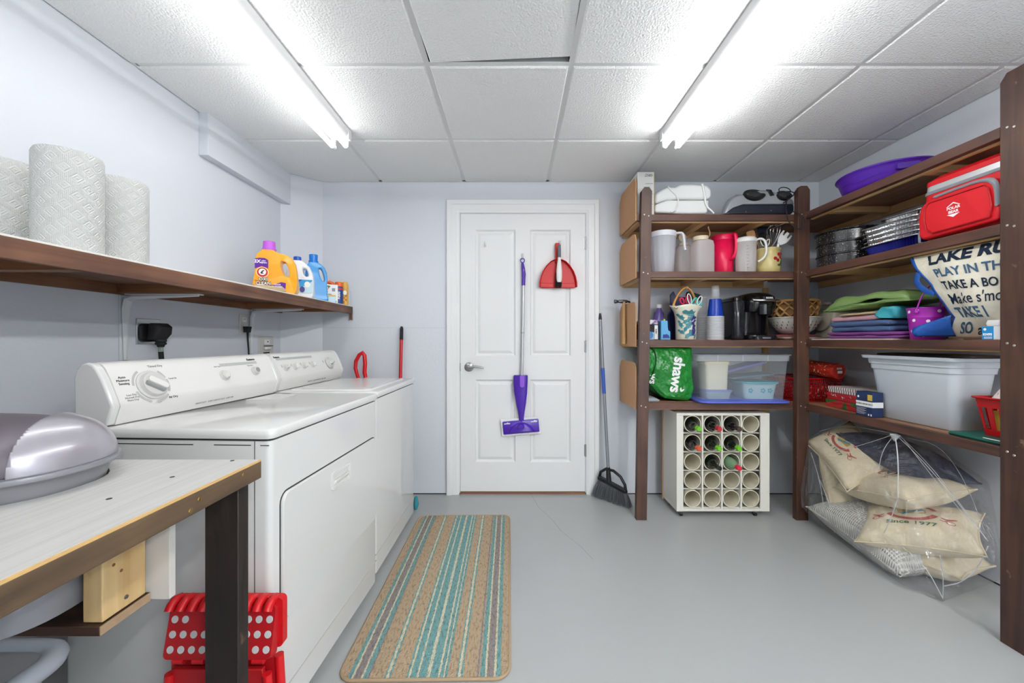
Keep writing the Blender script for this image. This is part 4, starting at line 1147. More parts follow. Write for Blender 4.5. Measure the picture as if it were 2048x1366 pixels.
# ------------------------------------------------------------------ striped rug
def rug_mat():
    m, nt, bs = _nodes('striped_rug')
    T, G, C, S = '#b39c80', '#8b8380', '#cfc8ad', '#6f9b9b'
    st = [(0, T), (.055, S), (.082, C), (.092, G), (.135, C), (.145, S), (.175, G), (.183, T), (.272, S), (.281, C), (.295, S), (.305, T), (.395, S), (.408, C), (.419, S), (.455, C), (.466, S), (.515, C)]
    st2 = [(0, S), (.515, C), (.535, S), (.58, C), (.59, S), (.61, C), (.62, S), (.636, T), (.69, S), (.699, C), (.714, S), (.725, T), (.808, G), (.817, T), (.828, S), (.855, C), (.865, G), (.91, C), (.92, S), (.947, T)]
    tc = nt.nodes.new('ShaderNodeTexCoord'); sp = nt.nodes.new('ShaderNodeSeparateXYZ'); nt.links.new(tc.outputs['Object'], sp.inputs[0])
    nz = nt.nodes.new('ShaderNodeTexNoise'); nz.inputs['Scale'].default_value = 110; nt.links.new(tc.outputs['Object'], nz.inputs['Vector'])
    a = nt.nodes.new('ShaderNodeMath'); a.operation = 'MULTIPLY_ADD'; a.inputs[1].default_value = .010; nt.links.new(nz.outputs['Fac'], a.inputs[0]); nt.links.new(sp.outputs[0], a.inputs[2])
    u = nt.nodes.new('ShaderNodeMath'); u.operation = 'MULTIPLY_ADD'; u.inputs[1].default_value = 1 / .57; u.inputs[2].default_value = .5 - .005 / .57; nt.links.new(a.outputs[0], u.inputs[0])
    crs = []
    for s in (st, st2):
        cr = nt.nodes.new('ShaderNodeValToRGB'); cr.color_ramp.interpolation = 'CONSTANT'
        e = cr.color_ramp.elements; e[0].position = s[0][0]; e[0].color = (*lin(s[0][1]), 1); e[1].position = s[1][0]; e[1].color = (*lin(s[1][1]), 1)
        for p, c in s[2:]: q = e.new(p); q.color = (*lin(c), 1)
        nt.links.new(u.outputs[0], cr.inputs[0]); crs.append(cr)
    gt = nt.nodes.new('ShaderNodeMath'); gt.operation = 'GREATER_THAN'; gt.inputs[1].default_value = .5; nt.links.new(u.outputs[0], gt.inputs[0])
    mx = nt.nodes.new('ShaderNodeMix'); mx.data_type = 'RGBA'; nt.links.new(gt.outputs[0], mx.inputs[0]); nt.links.new(crs[0].outputs[0], mx.inputs[6]); nt.links.new(crs[1].outputs[0], mx.inputs[7])
    # loop pile: fine noise plus a broken diagonal weave of darker loops
    mp = nt.nodes.new('ShaderNodeMapping'); mp.inputs['Rotation'].default_value = (0, 0, R(35)); mp.inputs['Scale'].default_value = (150, 45, 1); nt.links.new(tc.outputs['Object'], mp.inputs[0])
    n2 = nt.nodes.new('ShaderNodeTexNoise'); n2.inputs['Scale'].default_value = 1; n2.inputs['Detail'].default_value = 3; nt.links.new(mp.outputs[0], n2.inputs['Vector'])
    cr = nt.nodes.new('ShaderNodeValToRGB'); cr.color_ramp.elements[0].position = .34; cr.color_ramp.elements[0].color = (.55, .52, .48, 1); cr.color_ramp.elements[1].position = .5; cr.color_ramp.elements[1].color = (1, 1, 1, 1)
    nt.links.new(n2.outputs['Fac'], cr.inputs[0])
    ml = nt.nodes.new('ShaderNodeMix'); ml.data_type = 'RGBA'; ml.blend_type = 'MULTIPLY'; ml.inputs[0].default_value = .85
    nt.links.new(mx.outputs[2], ml.inputs[6]); nt.links.new(cr.outputs[0], ml.inputs[7]); nt.links.new(ml.outputs[2], bs.inputs['Base Color'])
    bs.inputs['Roughness'].default_value = .95
    vo = nt.nodes.new('ShaderNodeTexVoronoi'); vo.inputs['Scale'].default_value = 230; nt.links.new(tc.outputs['Object'], vo.inputs['Vector'])
    bp = nt.nodes.new('ShaderNodeBump'); bp.inputs['Distance'].default_value = .004; bp.invert = True; nt.links.new(vo.outputs['Distance'], bp.inputs['Height']); nt.links.new(bp.outputs[0], bs.inputs['Normal'])
    return m
t = thing('floor_rug', 'beige and teal striped rug with rounded corners on the grey floor', 'rug', (-.312, 1.885, 0), R(.8))
b = MB(); rp = rrect(-.285, .285, -.600, .600, .05, 7)
b.prism(rp, 'z', .0005, .009); b.build('pile', rug_mat(), t)
MB().tube([(x, y, .0055) for x, y in rp], .0055, 8, closed=True).build('binding', mat('rug_binding', '#a08a6e', .9, bump=(400, .001)), t, smooth=60)
# ------------------------------------------------------------------ wooden shelving: back run and right run
S1, S2, S3, S4 = 1.925, 1.563, 1.128, .728
GUARD = mat('hardboard', '#c0936a', .75, var=(30, .06))
def dogear(w, z0, z1, c=.018): return [(-w / 2, z0), (w / 2, z0), (w / 2, z1 - c * 1.4), (w / 2 - c, z1), (-w / 2 + c, z1), (-w / 2, z1 - c * 1.4)]
def post(parent, x0, x1, y0, y1, ztop, w, axis, ox, oy):
    """Upright board with dog-eared top; leans from x0 (floor) to x1 (top)."""
    b = MB(); pr = dogear(w, 0, ztop)
    def q(a, z, dep):
        sh_ = x0 + (x1 - x0) * z / ztop
        return (a + sh_ - ox, dep - oy, z) if axis == 'y' else (dep - ox, a + sh_ - oy, z)
    b.loft([[q(a, z, y0) for a, z in pr], [q(a, z, y1) for a, z in pr]])
    o = b.build('post', BROWN_Z, parent, bevel=.0015)
    return o
def screw_at(parent, p, n, r=.0045):
    MB(frame(p, (0, 0, 1), n)).lathe([(r, 0), (r * .8, .0012)], n=8).build('screw', SCREW, parent)

bx0, bx1, byf = .773, 1.806, 2.470
un = thing('shelving_unit', 'dark brown wooden shelving along the back wall beside the door', 'shelving', (1.29, 2.66, 0))
ox, oy = 1.29, 2.66
pA = post(un, .792, .826, 2.434, 2.469, 2.086, .066, 'y', ox, oy)
pB = post(un, 1.796, 1.807, 2.430, 2.467, 2.092, .074, 'y', ox, oy)
for z in (S1, S2, S3, S4):
    for dx_, dz_ in ((-.014, -.012), (.014, -.02)):
        screw_at(pA, (.792 + .034 * z / 2.086 + dx_ - ox, 2.434 - oy, z + dz_), (0, -1, 0))
        screw_at(pB, (1.797 + .010 * z / 2.09 + dx_ - ox, 2.430 - oy, z + dz_), (0, -1, 0))
for k, z in enumerate((S1, S2, S3, S4)):
    s = MB().box(bx0 + .010 - ox, bx1 - ox, byf + .019 - oy, 2.845 - oy, z - .012, z).build('shelf', PLY_X, un)
    MB().box(bx0 - ox, bx1 - ox, byf - oy, byf + .0185 - oy, z - .040, z + .0005).build('front_edge', BROWN_X, s, bevel=.0015)
    MB().box(bx0 + .012 - ox, bx1 - ox, byf + .0192 - oy, byf + .036 - oy, z - .046, z - .0125).build('front_rail', PINE_X, s)
    MB().box(bx0 + .012 - ox, bx1 - ox, 2.826 - oy, 2.847 - oy, z - .055, z - .0125).build('wall_cleat', PINE_X, s)
    for x in (.80, 1.22, 1.60):
        MB().box(x - .019 - ox, x + .019 - ox, byf + .037 - oy, 2.825 - oy, z - .046, z - .0125).build('joist', PINE_Y, s)
MB().box(1.805 - ox, 1.845 - ox, 2.8265 - oy, 2.847 - oy, .02, S2 - .056).build('wall_stud', PINE_Z, un)
def guard(z0, z1, yn=byf + .001, yf=2.845):
    pr = [(yn - oy, z0 + .0), (yf - oy, z0), (yf - oy, z1 - .05), (yf - .03 - oy, z1 - .012), (yf - .055 - oy, z1 - .0), (yn + .055 - oy, z1), (yn + .02 - oy, z1 - .008), (yn - oy, z1 - .04)]
    o = MB().prism(pr, 'x', bx0 - .007 - ox, bx0 - .0005 - ox).build('end_guard', GUARD, un, bevel=.001)
    for f in (.12, .5, .88): screw_at(o, (bx0 - .0072 - ox, yn + (yf - yn) * f - oy, z0 + .018), (-1, 0, 0), .0035)
guard(1.885, 2.17); guard(1.522, 1.812); guard(1.087, 1.376); guard(.686, .985)

ur = thing('shelving_unit', 'dark brown wooden shelving along the right wall with a tall near post', 'shelving', (2.02, 2.1, 0))
rxf = 1.816
ox, oy = 2.02, 2.1
pC = MB()
pr = dogear(.092, 0, 2.115, .02)
pC = MB().prism([(a + 1.411 - oy, z) for a, z in pr], 'x', rxf - .0 - ox, rxf + .036 - ox).build('post', BROWN_Z, ur, bevel=.0015)
for z in (S1, S2, S3, S4):
    for dy_, dz_ in ((.024, -.012), (.004, -.02)): screw_at(pC, (rxf - .0005 - ox, 1.411 + dy_ - oy, z + dz_), (-1, 0, 0))
RYN = 1.458
for z in (S1, S2, S3, S4):
    s = MB().box(1.8462 - ox, 2.220 - ox, 1.37 - oy, 2.846 - oy, z - .012, z).build('shelf', PLY_Y, ur)
    MB().box(rxf - ox, 1.8458 - ox, RYN - oy, 2.428 - oy, z - .040, z + .0005).build('front_edge', BROWN_Y, s, bevel=.0015)
    MB().box(1.8462 - ox, 1.864 - ox, RYN - oy, 2.428 - oy, z - .046, z - .0125).build('front_rail', PINE_Y, s)
    MB().box(2.200 - ox, 2.222 - ox, 1.37 - oy, 2.82 - oy, z - .058, z - .0125).build('wall_cleat', PINE_Y, s)
    for y in (1.76, 2.30):
        MB().box(1.865 - ox, 2.199 - ox, y - .019 - oy, y + .019 - oy, z - .046, z - .0125).build('joist', PINE_X, s)

# ------------------------------------------------------------------ wine rack
RACKW = mat('rack_white', '#e4e2d8', .5); PVC = mat('pvc_cream', '#e2ddc8', .35)
RY0, RY1 = 2.478, 2.70
RX0, RX1, RZ0, RZ1 = 1.030, 1.622, .036, .662
t = thing('wine_rack', 'white wooden wine rack of round tubes on casters under the shelf', 'wine rack', (1.326, 2.59, 0))
ox, oy = 1.326, 2.59
def wbox(x0, x1, y0, y1, z0, z1): return MB().box(x0 - ox, x1 - ox, y0 - oy, y1 - oy, z0, z1)
for x in (RX0, RX1 - .016): wbox(x, x + .016, RY0, RY1, RZ0 + .016, RZ1 - .016).build('side_panel', RACKW, t, bevel=.001)
wbox(RX0, RX1, RY0, RY1, RZ1 - .016, RZ1).build('top_panel', RACKW, t, bevel=.001)
wbox(RX0, RX1, RY0, RY1, RZ0, RZ0 + .016).build('bottom_panel', RACKW, t, bevel=.001)
wbox(RX0 - .006, RX1 + .018, RY1, RY1 + .012, RZ0 - .01, RZ1 + .0).build('back_panel', GUARD, t)
ux = [px(1290 + 485 * .1976, RY0), px(1290 + 684 * .1976, RY0), px(1290 + 879 * .1976, RY0), px(1290 + 1075 * .1976, RY0)]
uz = [pz(790 + v * .1976, RY0) for v in (295, 487, 680, 866, 1053)]
for k in range(3):
    xm = (ux[k] + ux[k + 1]) / 2
    wbox(xm - .0050, xm + .0050, RY0 + .002, RY1 - .002, RZ0 + .016, RZ1 - .016).build('divider', RACKW, t)
wbox(RX0 + .016, ux[0] - .060, RY0 + .002, RY0 + .012, RZ0 + .016, RZ1 - .016).build('face_strip', RACKW, t)
wbox(ux[3] + .060, RX1 - .016, RY0 + .002, RY0 + .012, RZ0 + .016, RZ1 - .016).build('face_strip', RACKW, t)
for k in range(4):
    for zz in [(uz[i] + uz[i + 1]) / 2 for i in range(4)] + [uz[4] - .0605]:
        xl = (ux[k - 1] + ux[k]) / 2 + .005 if k else ux[0] - .060
        xr = (ux[k] + ux[k + 1]) / 2 - .005 if k < 3 else ux[3] + .060
        wbox(xl, xr, RY0 + .016, RY1 - .002, zz - .0022, zz + .0022).build('spacer', mat('spacer', '#cfcabb', .6) if False else RACKW, t)
prof_o, prof_i = .0545, .0500
proto = None
for i, x in enumerate(ux):
    for j, z in enumerate(uz):
        if proto is None:
            b = MB(frame((0, 0, 0), (1, 0, 0), (0, -1, 0)))
            b.lathe([(prof_i, -.205), (prof_i, .003), (prof_o, .003), (prof_o, -.205)], n=40, cap0=False, cap1=False)
            proto = b.build('tube', PVC, t, smooth=40, loc=(x - ox, RY0 + .008 - oy, z))
            proto.location = (x - ox, RY0 + .008 - oy, z)
        else:
            share(proto, t, (x - ox, RY0 + .008 - oy, z))
    for z in uz:
        if i >= 2: MB(frame((x + prof_i - .0005 - ox, RY0 + .03 - oy, z + .012), (0, 1, 0), (-1, 0, 0))).lathe([(.003, 0), (.002, .001)], n=8).build('screw', DARKPRINT, t)
for x in (px(1368, 2.45), px(1519, 2.45)):
    for y in (RY0 + .02, RY1 - .03):
        c = MB(); c.M = frame((x - ox, y - oy, .0135), (0, 1, 0), (1, 0, 0)); c.lathe([(.006, -.008), (.0135, -.008), (.0135, .008), (.006, .008)], n=16)
        cc = c.build('caster', BLACK, t, smooth=40)
        MB().prism([(y - oy - .004, .012), (y - oy + .012, .034), (y - oy - .014, .034)], 'x', x - ox - .011, x - ox + .011).build('fork', STEEL, cc)
def wine(i, j, label, glass, cap, tip=.056, group='bottles in the wine rack'):
    """Bottle lying in tube (i, j), neck toward the room."""
    x, z = ux[i], uz[j]
    t = thing('wine_bottle', label, 'wine bottle', (x, RY0, z - prof_i + .0385), 0, group)
    m = frame((0, 0, 0), (1, 0, 0), (0.01, -1, -.01))
    b = MB(m); b.lathe([(.030, -.185), (.037, -.180), (.037, -.015), (.033, .008), (.022, .028), (.0155, .042), (.0140, tip + .03)], n=24)
    b.build('glass', glass, t, smooth=50)
    if cap:
        b = MB(m); b.lathe([(.0150, tip - .018), (.0152, tip + .030), (.0138, tip + .032)], n=18); b.build('capsule', cap, t, smooth=40)
    return t
DKG = mat('dark_green_glass', '#10170f', .08, coat=.5); BKG = mat('black_glass', '#0e0f12', .08, coat=.5); PALE = mat('pale_green_glass', '#7fa37f', .08, alpha=.85)
LIME = mat('lime_foil', '#63b51d', .35); REDF = mat('red_foil', '#b3202a', .35); BRNF = mat('brown_foil', '#43302b', .4); ORF = mat('orange_foil', '#c4512c', .4); PINKF = mat('crimson_foil', '#cf2340', .35)
wine(0, 0, 'wine bottle with lime green cap, top left tube of the rack', DKG, LIME)
wine(1, 0, 'dark wine bottle with a red cap in the top row of the rack', BKG, REDF)
wine(2, 0, 'dark wine bottle with a brown cap in the top row of the rack', BKG, BRNF)
wine(0, 1, 'dark wine bottle with an orange cap, second row of the rack', BKG, ORF)
wine(1, 1, 'wine bottle with lime green cap beside the orange capped bottle', DKG, LIME)
wine(2, 1, 'wine bottle with lime green cap, third tube of the second row', DKG, LIME)
wine(1, 2, 'green wine bottle with bare neck and no cap in the third row', DKG, None)
wine(2, 2, 'pale green wine bottle with a crimson cap in the third row', PALE, PINKF)

# things stand a hair above the boards
S1, S2, S3, S4 = S1 + .0012, S2 + .0012, S3 + .0012, S4 + .0012
# ------------------------------------------------------------------ back run, top shelf
def map_text(o, fn):
    for v in o.data.vertices: v.co = Vector(fn(v.co.x, v.co.y, v.co.z))
BOXW = mat('white_carton', '#dcdcd8', .7, var=(25, .03))
t = thing('white_carton', 'tall white cardboard box with handwritten number at the end of the top shelf', 'box', (.846, 2.592, S1))
MB().box(-.062, .046, -.10, .10, 0, .278).build('carton', BOXW, t, bevel=.002)
text(t, '2585', .025, frame((.010, -.1006, .256), (1, 0, 0), (0, -1, 0)), DARKPRINT, name='handwriting', shear=.2)
text(t, 'FRAGILE  THIS SIDE UP\n- - - - - - - - - -\nitem no   qty\n-----   -----\ncontents ______', .014, frame((.015, -.1006, .20), (1, 0, 0), (0, -1, 0)), GREYPRINT, name='print') if False else None
for k in range(7):
    MB().box(-.012 - .01 * (k % 2), .038 - .012 * (k % 3), -.1006, -.1, .07 + .022 * k, .073 + .022 * k).build('print_line', GREYPRINT, t)
MB().box(.043, .0465, -.1004, .10, .0005, .277).build('tape', mat('kraft_tape', '#b79a68', .6), t)

def z6(x, y, Y): return (px(1220 + x * .20508, Y), pz(330 + y * .20508, Y))
FSW = mat('foot_spa_white', '#e9eae8', .35)
Yb = 2.60
t = thing('foot_spa', 'white plastic foot spa with white cord on the top shelf', 'foot spa', (px(1366, Yb), Yb, S1))
def fs_(pts): return [(z6(x, y, Yb - .1)[0] - px(1366, Yb), z6(x, y, Yb - .1)[1] - S1) for x, y in pts]
low = fs_([(440, 462), (440, 385), (500, 360), (560, 340), (970, 340), (968, 400), (955, 455), (930, 474), (650, 474), (600, 466)])
b = MB(); b.prism(low, 'y', -.10, .19); b.build('tub', FSW, t, bevel=.012, seg=3)
up = fs_([(440, 378), (440, 285), (500, 245), (565, 215), (640, 220), (690, 190), (780, 188), (945, 196), (975, 225), (990, 240), (988, 300), (975, 330), (950, 336), (640, 334), (540, 344)])
b = MB(); b.prism(up, 'y', -.105, .195); b.build('cover', FSW, t, bevel=.014, seg=3)
crd = fs_([(560, 212), (585, 250), (640, 300), (662, 350), (655, 400), (630, 445), (590, 466)])
MB().tube([(x, -.109, z) for x, z in crd], .0045, 8).build('cord', WHITE_PLASTIC, t, smooth=50)
crd = fs_([(893, 190), (905, 240), (918, 310), (925, 370), (945, 420), (985, 455), (1005, 477)])
MB().tube([(x, -.110, z) for x, z in crd], .0065, 8).build('cord', WHITE_PLASTIC, t, smooth=50)
for x in (-.11, .12): MB().lathe([(.018, -.0), (.018, .004)], (x, 0, 0), 12).build('foot', mat('foot_rubber', '#b3a796', .8), t)

FMS = mat('massager_silver', '#a9abb0', .3, metal=.5); FMB = mat('massager_base', '#1d1f2b', .3); FABR = mat('boot_fabric', '#2a2b2e', .9, bump=(120, .002))
Yb = 2.62
t = thing('foot_massager', 'silver and black foot massager on the top shelf', 'foot massager', (px(1522, Yb), Yb, S1))
def fm(pts, Y=2.49): return [(z6(x, y, Y)[0] - px(1522, Yb), z6(x, y, Y)[1] - S1) for x, y in pts]
b = MB(); b.prism(fm([(1110, 478), (1200, 408), (1300, 372), (1810, 372), (1815, 440), (1780, 478)]), 'y', -.12, .19); b.build('base', FMB, t, bevel=.012, seg=3)
shell = fm([(1118, 470), (1165, 350), (1200, 300), (1260, 268), (1330, 268), (1400, 240), (1470, 224), (1560, 224), (1620, 240), (1720, 275), (1800, 320), (1812, 368), (1300, 372), (1200, 408)])
b = MB(); rings = []
mxx = max(x for x, z in shell)
for yy, k, kx_ in ((-.118, .90, .97), (-.10, .97, 1.0), (-.05, 1.0, .98), (.06, .97, .80), (.13, .8, .62)):
    rings.append([(mxx + (x - mxx) * kx_, yy, z * k + .002) for x, z in shell])
b.loft(rings); b.build('shell', FMS, t, bevel=.006, smooth=50)
for (cx_, cy_, rx_, rz_) in ((1420, 285, 108, 58), (1712, 292, 78, 50)):
    (x, z), = fm([(cx_, cy_)]); kx = .20508 * 2.49 / FPX
    b = MB(frame((x, -.108, z), (1, 0, 0), (0, -.9, .45))); b.lathe([(.92, -.02), (1.0, .006), (1.0, .012), (.86, .014)], n=28, sx=rx_ * kx, sy=rz_ * kx * 1.1); b.build('boot_rim', BLACK, t, smooth=50)
    b = MB(frame((x, -.108, z), (1, 0, 0), (0, -.9, .45))); b.sphere((0, 0, .004), rx_ * kx * .88, rz_ * kx * .95, .016, 18, 8); b.wobble(.006, 40, 2); b.build('boot_lining', FABR, t, smooth=60)
q = fm([(1535, 232), (1580, 235), (1612, 290), (1575, 298)])
b = MB(); b.loft([[(x, -.112, z) for x, z in q], [(x, -.124, z) for x, z in q]]); b.build('control_strip', BLACK, t, bevel=.002)
for (u_, v_) in ((1335, 450), (1580, 440)):
    (x, z), = fm([(u_, v_)]); MB(frame((x, -.121, z), (1, 0, 0), (0, -1, 0))).lathe([(.0035, 0), (.002, .0015)], n=8).build('screw', CHROME, t)
cd = [(1690, 370, -.13), (1740, 340, -.125), (1745, 300, -.12), (1660, 270, -.08), (1640, 235, -.02), (1680, 215, .02), (1740, 225, .03), (1770, 262, -.01), (1700, 290, -.06), (1660, 275, -.08), (1720, 255, -.06), (1800, 265, -.05), (1790, 300, -.10), (1730, 330, -.128), (1712, 400, -.14), (1716, 500, -.175), (1728, 560, -.185), (1790, 610, -.195), (1850, 635, -.200), (1885, 600, -.204), (1880, 520, -.204), (1840, 480, -.200), (1770, 450, -.16)]
pp = [(fm([(x, y)], Yb + d_)[0][0], d_ - (.01 if d_ < -.17 else 0), fm([(x, y)], Yb + d_)[0][1]) for x, y, d_ in cd]
# smooth the cord with a few Chaikin passes
def chaikin(p, n=2):
    for _ in range(n):
        q = [p[0]]
        for a, c in zip(p, p[1:]):
            a, c = Vector(a), Vector(c); q += [tuple(a * .75 + c * .25), tuple(a * .25 + c * .75)]
        p = q + [p[-1]]
    return p
MB().tube(chaikin(pp), .0032, 6).build('cord', BLACKMATT, t, smooth=60)

# ------------------------------------------------------------------ second shelf: pitchers and utensil crock
FROST = frosted('frosted_plastic', '#fafbff', .22, .35, .6); FROSTL = mat('frosted_lid', '#e9e9f0', .35, alpha=.9); CREAM = mat('cream_lid', '#dccfb4', .45)
PINK = mat('pink_plastic', '#e8164f', .3); FROST2 = frosted('frosted_warm', '#fcfbfb', .26, .35, .6)
def vessel(t, r0, r1, h, m, n=28, p=2, name='body', flute=0):
    b = MB()
    def ring(r, z):
        e = ellipse(r, r, 48 if flute else n, p)
        if flute: e = [(x * (1 + .018 * math.cos(flute * i / 48 * 2 * PI)), y * (1 + .018 * math.cos(flute * i / 48 * 2 * PI))) for i, (x, y) in enumerate(e)]
        return [(x, y, z) for x, y in e]
    b.loft([ring(r0 * .94, 0), ring(r0, .006), ring(r1, h)], True, False)
    return b.build(name, m, t, smooth=50, solid=.0025)
def handle(t, pts, r, m, flat=None, name='handle'):
    return MB().tube(chaikin(pts), r, 10, flat=flat).build(name, m, t, smooth=50)
Yp = 2.575
def up_(u): return px(u, Yp)
t = thing('pitcher', 'tall fluted clear plastic pitcher with a down hooked handle, leftmost on its shelf', 'pitcher', (up_(1325), Yp, S2), 0, 'pitchers and jugs on the second shelf')
vessel(t, .066, .083, .262, FROST, flute=14)
b = MB(); b.lathe([(.0855, .238), (.0865, .262), (.085, .272), (.070, .275)], n=32); b.build('lid', FROSTL, t, smooth=40)
handle(t, [(.072, -.03, .262), (.100, -.042, .262), (.116, -.05, .255), (.122, -.052, .21), (.124, -.054, .16), (.128, -.056, .145)], .010, FROSTL, .8)
t = thing('juice_bottle', 'clear square bottle with cream lid and a round flap standing up', 'bottle', (px(1367, 2.70), 2.70, S2), 0, 'pitchers and jugs on the second shelf')
b = MB(); b.stack([(ellipse(.056, .056, 32, 5), 0), (ellipse(.058, .058, 32, 5), .006), (ellipse(.058, .058, 32, 5), .18), (ellipse(.054, .054, 32, 4), .205), (ellipse(.034, .034, 32, 2.2), .218)]); b.build('body', FROST2, t, smooth=40)
MB().lathe([(.036, .212), (.037, .230), (.034, .233)], n=24).build('lid', CREAM, t, smooth=40)
b = MB(frame((-.012, -.01, .272), (1, 0, 0), (0, -1, .1))); b.lathe([(.027, 0), (.028, .003), (.026, .005)], n=24); b.build('flap', CREAM, t, smooth=40)
MB().box(-.016, -.006, -.012, -.008, .23, .25).build('hinge', CREAM, t)
t = thing('juice_bottle', 'clear square bottle with cream lid and a strap sticking up, beside the pink pitcher', 'bottle', (px(1404.5, 2.56), 2.56, S2), 0, 'pitchers and jugs on the second shelf')
b = MB(); b.stack([(ellipse(.057, .057, 32, 5), 0), (ellipse(.060, .060, 32, 5), .006), (ellipse(.060, .060, 32, 5), .18), (ellipse(.056, .056, 32, 4), .207), (ellipse(.040, .040, 32, 2.2), .22)]); b.build('body', FROST2, t, smooth=40)
MB().lathe([(.047, .216), (.049, .238), (.046, .242)], (-.012, 0, 0), n=28).build('lid', CREAM, t, smooth=40)
handle(t, [(.02, -.01, .232), (.042, -.014, .242), (.044, -.014, .27), (.034, -.014, .292), (.032, -.014, .305)], .008, mat('flesh_strap', '#c9a48c', .5), .4, 'strap')
for k in range(5): MB().box(.040, .046, -.0605, -.060, .06 + .012 * k, .0615 + .012 * k).build('measure_mark', GREYPRINT, t)
t = thing('pitcher', 'bright pink plastic pitcher with a long pink handle', 'pitcher', (px(1446, 2.665), 2.665, S2), 0, 'pitchers and jugs on the second shelf')
vessel(t, .060, .0735, .262, PINK)
b = MB(); b.lathe([(.0745, .240), (.0755, .268), (.0735, .274), (.05, .276)], n=32); b.build('lid', PINK, t, smooth=40)
handle(t, [(.025, -.070, .268), (.026, -.098, .268), (.028, -.108, .25), (.032, -.106, .18), (.030, -.100, .13), (.018, -.086, .108), (.014, -.066, .102)], .012, PINK, .7)
t = thing('pitcher', 'clear measuring pitcher with white lid and round white handle', 'pitcher', (px(1491.5, 2.56), 2.56, S2), 0, 'pitchers and jugs on the second shelf')
vessel(t, .057, .062, .215, FROST2)
b = MB(); b.lathe([(.063, .203), (.065, .222), (.058, .232), (.048, .235)], n=32); b.build('lid', WHITE_PLASTIC, t, smooth=40)
handle(t, [(.052, -.03, .215), (.075, -.045, .222), (.095, -.055, .200), (.100, -.058, .150), (.096, -.056, .110), (.080, -.048, .085), (.058, -.036, .072)], .009, WHITE_PLASTIC, .8)
for k in range(8): MB().box(-.030, -.018 if k % 2 else -.010, -.0600, -.0592, .03 + .02 * k, .0315 + .02 * k).build('measure_mark', GREYPRINT, t)
Yc = 2.575
CROCK = mat('crock_glaze', '#cdbd80', .25, var=(8, .12)); CHER = mat('cherry_red', '#a3222a', .3); LEAF = mat('leaf_green', '#3f5a2b', .4)
t = thing('utensil_crock', 'yellow glazed crock painted with red cherries full of kitchen utensils', 'crock', (up_(1535), Yc, S2))
b = MB(); b.lathe([(.062, 0), (.070, .010), (.0745, .04), (.075, .08), (.072, .11), (.069, .135), (.072, .150), (.076, .158), (.076, .163), (.071, .164), (.066, .150), (.066, .01)], n=36, cap1=True); b.build('pot', CROCK, t, smooth=50)
def on_pot(ang, z, r=.0752): return frame((r * math.sin(R(ang)), -r * math.cos(R(ang)), z), (math.cos(R(ang)), math.sin(R(ang)), 0), (math.sin(R(ang)), -math.cos(R(ang)), 0))
for a, z in ((22, .118), (40, .122), (2, .09), (16, .078), (33, .10)):
    b = MB(on_pot(a, z)); b.lathe([(.0115, -.001), (.0105, .0012), (.004, .002)], n=14); b.build('cherry', CHER, t, smooth=50)
for a, z, w_, h_, r_ in ((40, .065, .018, .010, 60), (28, .05, .02, .008, 10), (50, .085, .016, .009, 70)):
    b = MB(on_pot(a, z) @ Matrix.Rotation(R(r_), 4, 'Z')); b.stack([(ellipse(w_, h_, 14), -.002), (ellipse(w_ * .8, h_ * .8, 14), .001)]); b.build('leaf', LEAF, t, smooth=50)
cx_, cz_ = up_(1535), S2
def ut(u, v, y=Yc): return (px(u, y) - cx_, y - Yc, pz(v, y) - cz_)
def utensil(name, label, cat): return thing(name, label, cat, (cx_, Yc, cz_), 0, 'utensils in the cherry crock')
WSP = wood('spoon_wood', '#a8794a', '#c9976a', 'z', .6)
t = utensil('wooden_spatula', 'wooden spatula in the cherry crock', 'spatula')
MB().tube([(-.01, .0, .02), ut(1512, 478, Yc + .03)], .006, 8).build('stick', WSP, t, smooth=50)
c = ut(1501, 467, Yc + .03)
b = MB(frame(c, (1, 0, .3), (0, -1, 0))); b.stack([(rrect(-.028, .028, -.034, .018, .012), -.004), (rrect(-.028, .028, -.034, .018, .012), .004)]); b.build('blade', WSP, t, bevel=.002)
t = utensil('wire_strainer', 'small wire mesh strainer in the cherry crock', 'strainer')
c = ut(1505, 471, Yc + .06)
MB().tube([(c[0] + .042 * math.cos(a), c[1], c[2] + .026 * math.sin(a)) for a in [2 * PI * i / 24 for i in range(24)]], .003, 6, closed=True).build('hoop', STEEL, t, smooth=50)
for k in range(7):
    xx = c[0] - .036 + .012 * k; hz_ = .026 * math.sqrt(max(0, 1 - ((xx - c[0]) / .042) ** 2))
    MB().tube([(xx, c[1], c[2] - hz_), (xx, c[1] + .012, c[2]), (xx, c[1], c[2] + hz_)], .0009, 4).build('mesh_wire', STEEL, t)
for k in range(4):
    zz = c[2] - .018 + .012 * k; hx_ = .042 * math.sqrt(max(0, 1 - ((zz - c[2]) / .026) ** 2))
    MB().tube([(c[0] - hx_, c[1], zz), (c[0], c[1] + .012, zz), (c[0] + hx_, c[1], zz)], .0009, 4).build('mesh_wire', STEEL, t)
MB().tube([(c[0] + .01, c[1], c[2] - .026), (-.03, .045, .155), (-.02, .03, .03)], .004, 6).build('stem', STEEL, t, smooth=50)
t = utensil('black_ladle', 'black plastic spoon in the cherry crock', 'spoon')
c = ut(1524, 474, Yc + .01)
b = MB(frame(c, (1, 0, -.5), (0, -1, .2))); b.sphere((0, 0, 0), .026, .038, .010, 16, 8); b.build('bowl', BLACK, t, smooth=60)
MB().tube([(c[0] + .006, c[1], c[2] - .03), (.005, .005, .02)], .006, 8).build('stem', BLACK, t, smooth=50)
t = utensil('black_turner', 'flat black turner behind the whisk in the crock', 'turner')
c = ut(1527, 462, Yc + .045)
b = MB(frame(c, (1, 0, 0), (0, -1, .1))); b.stack([(rrect(-.038, .038, -.03, .03, .008), -.002), (rrect(-.038, .038, -.03, .03, .008), .002)]); b.build('blade', mat('turner_navy', '#1c2030', .5), t)
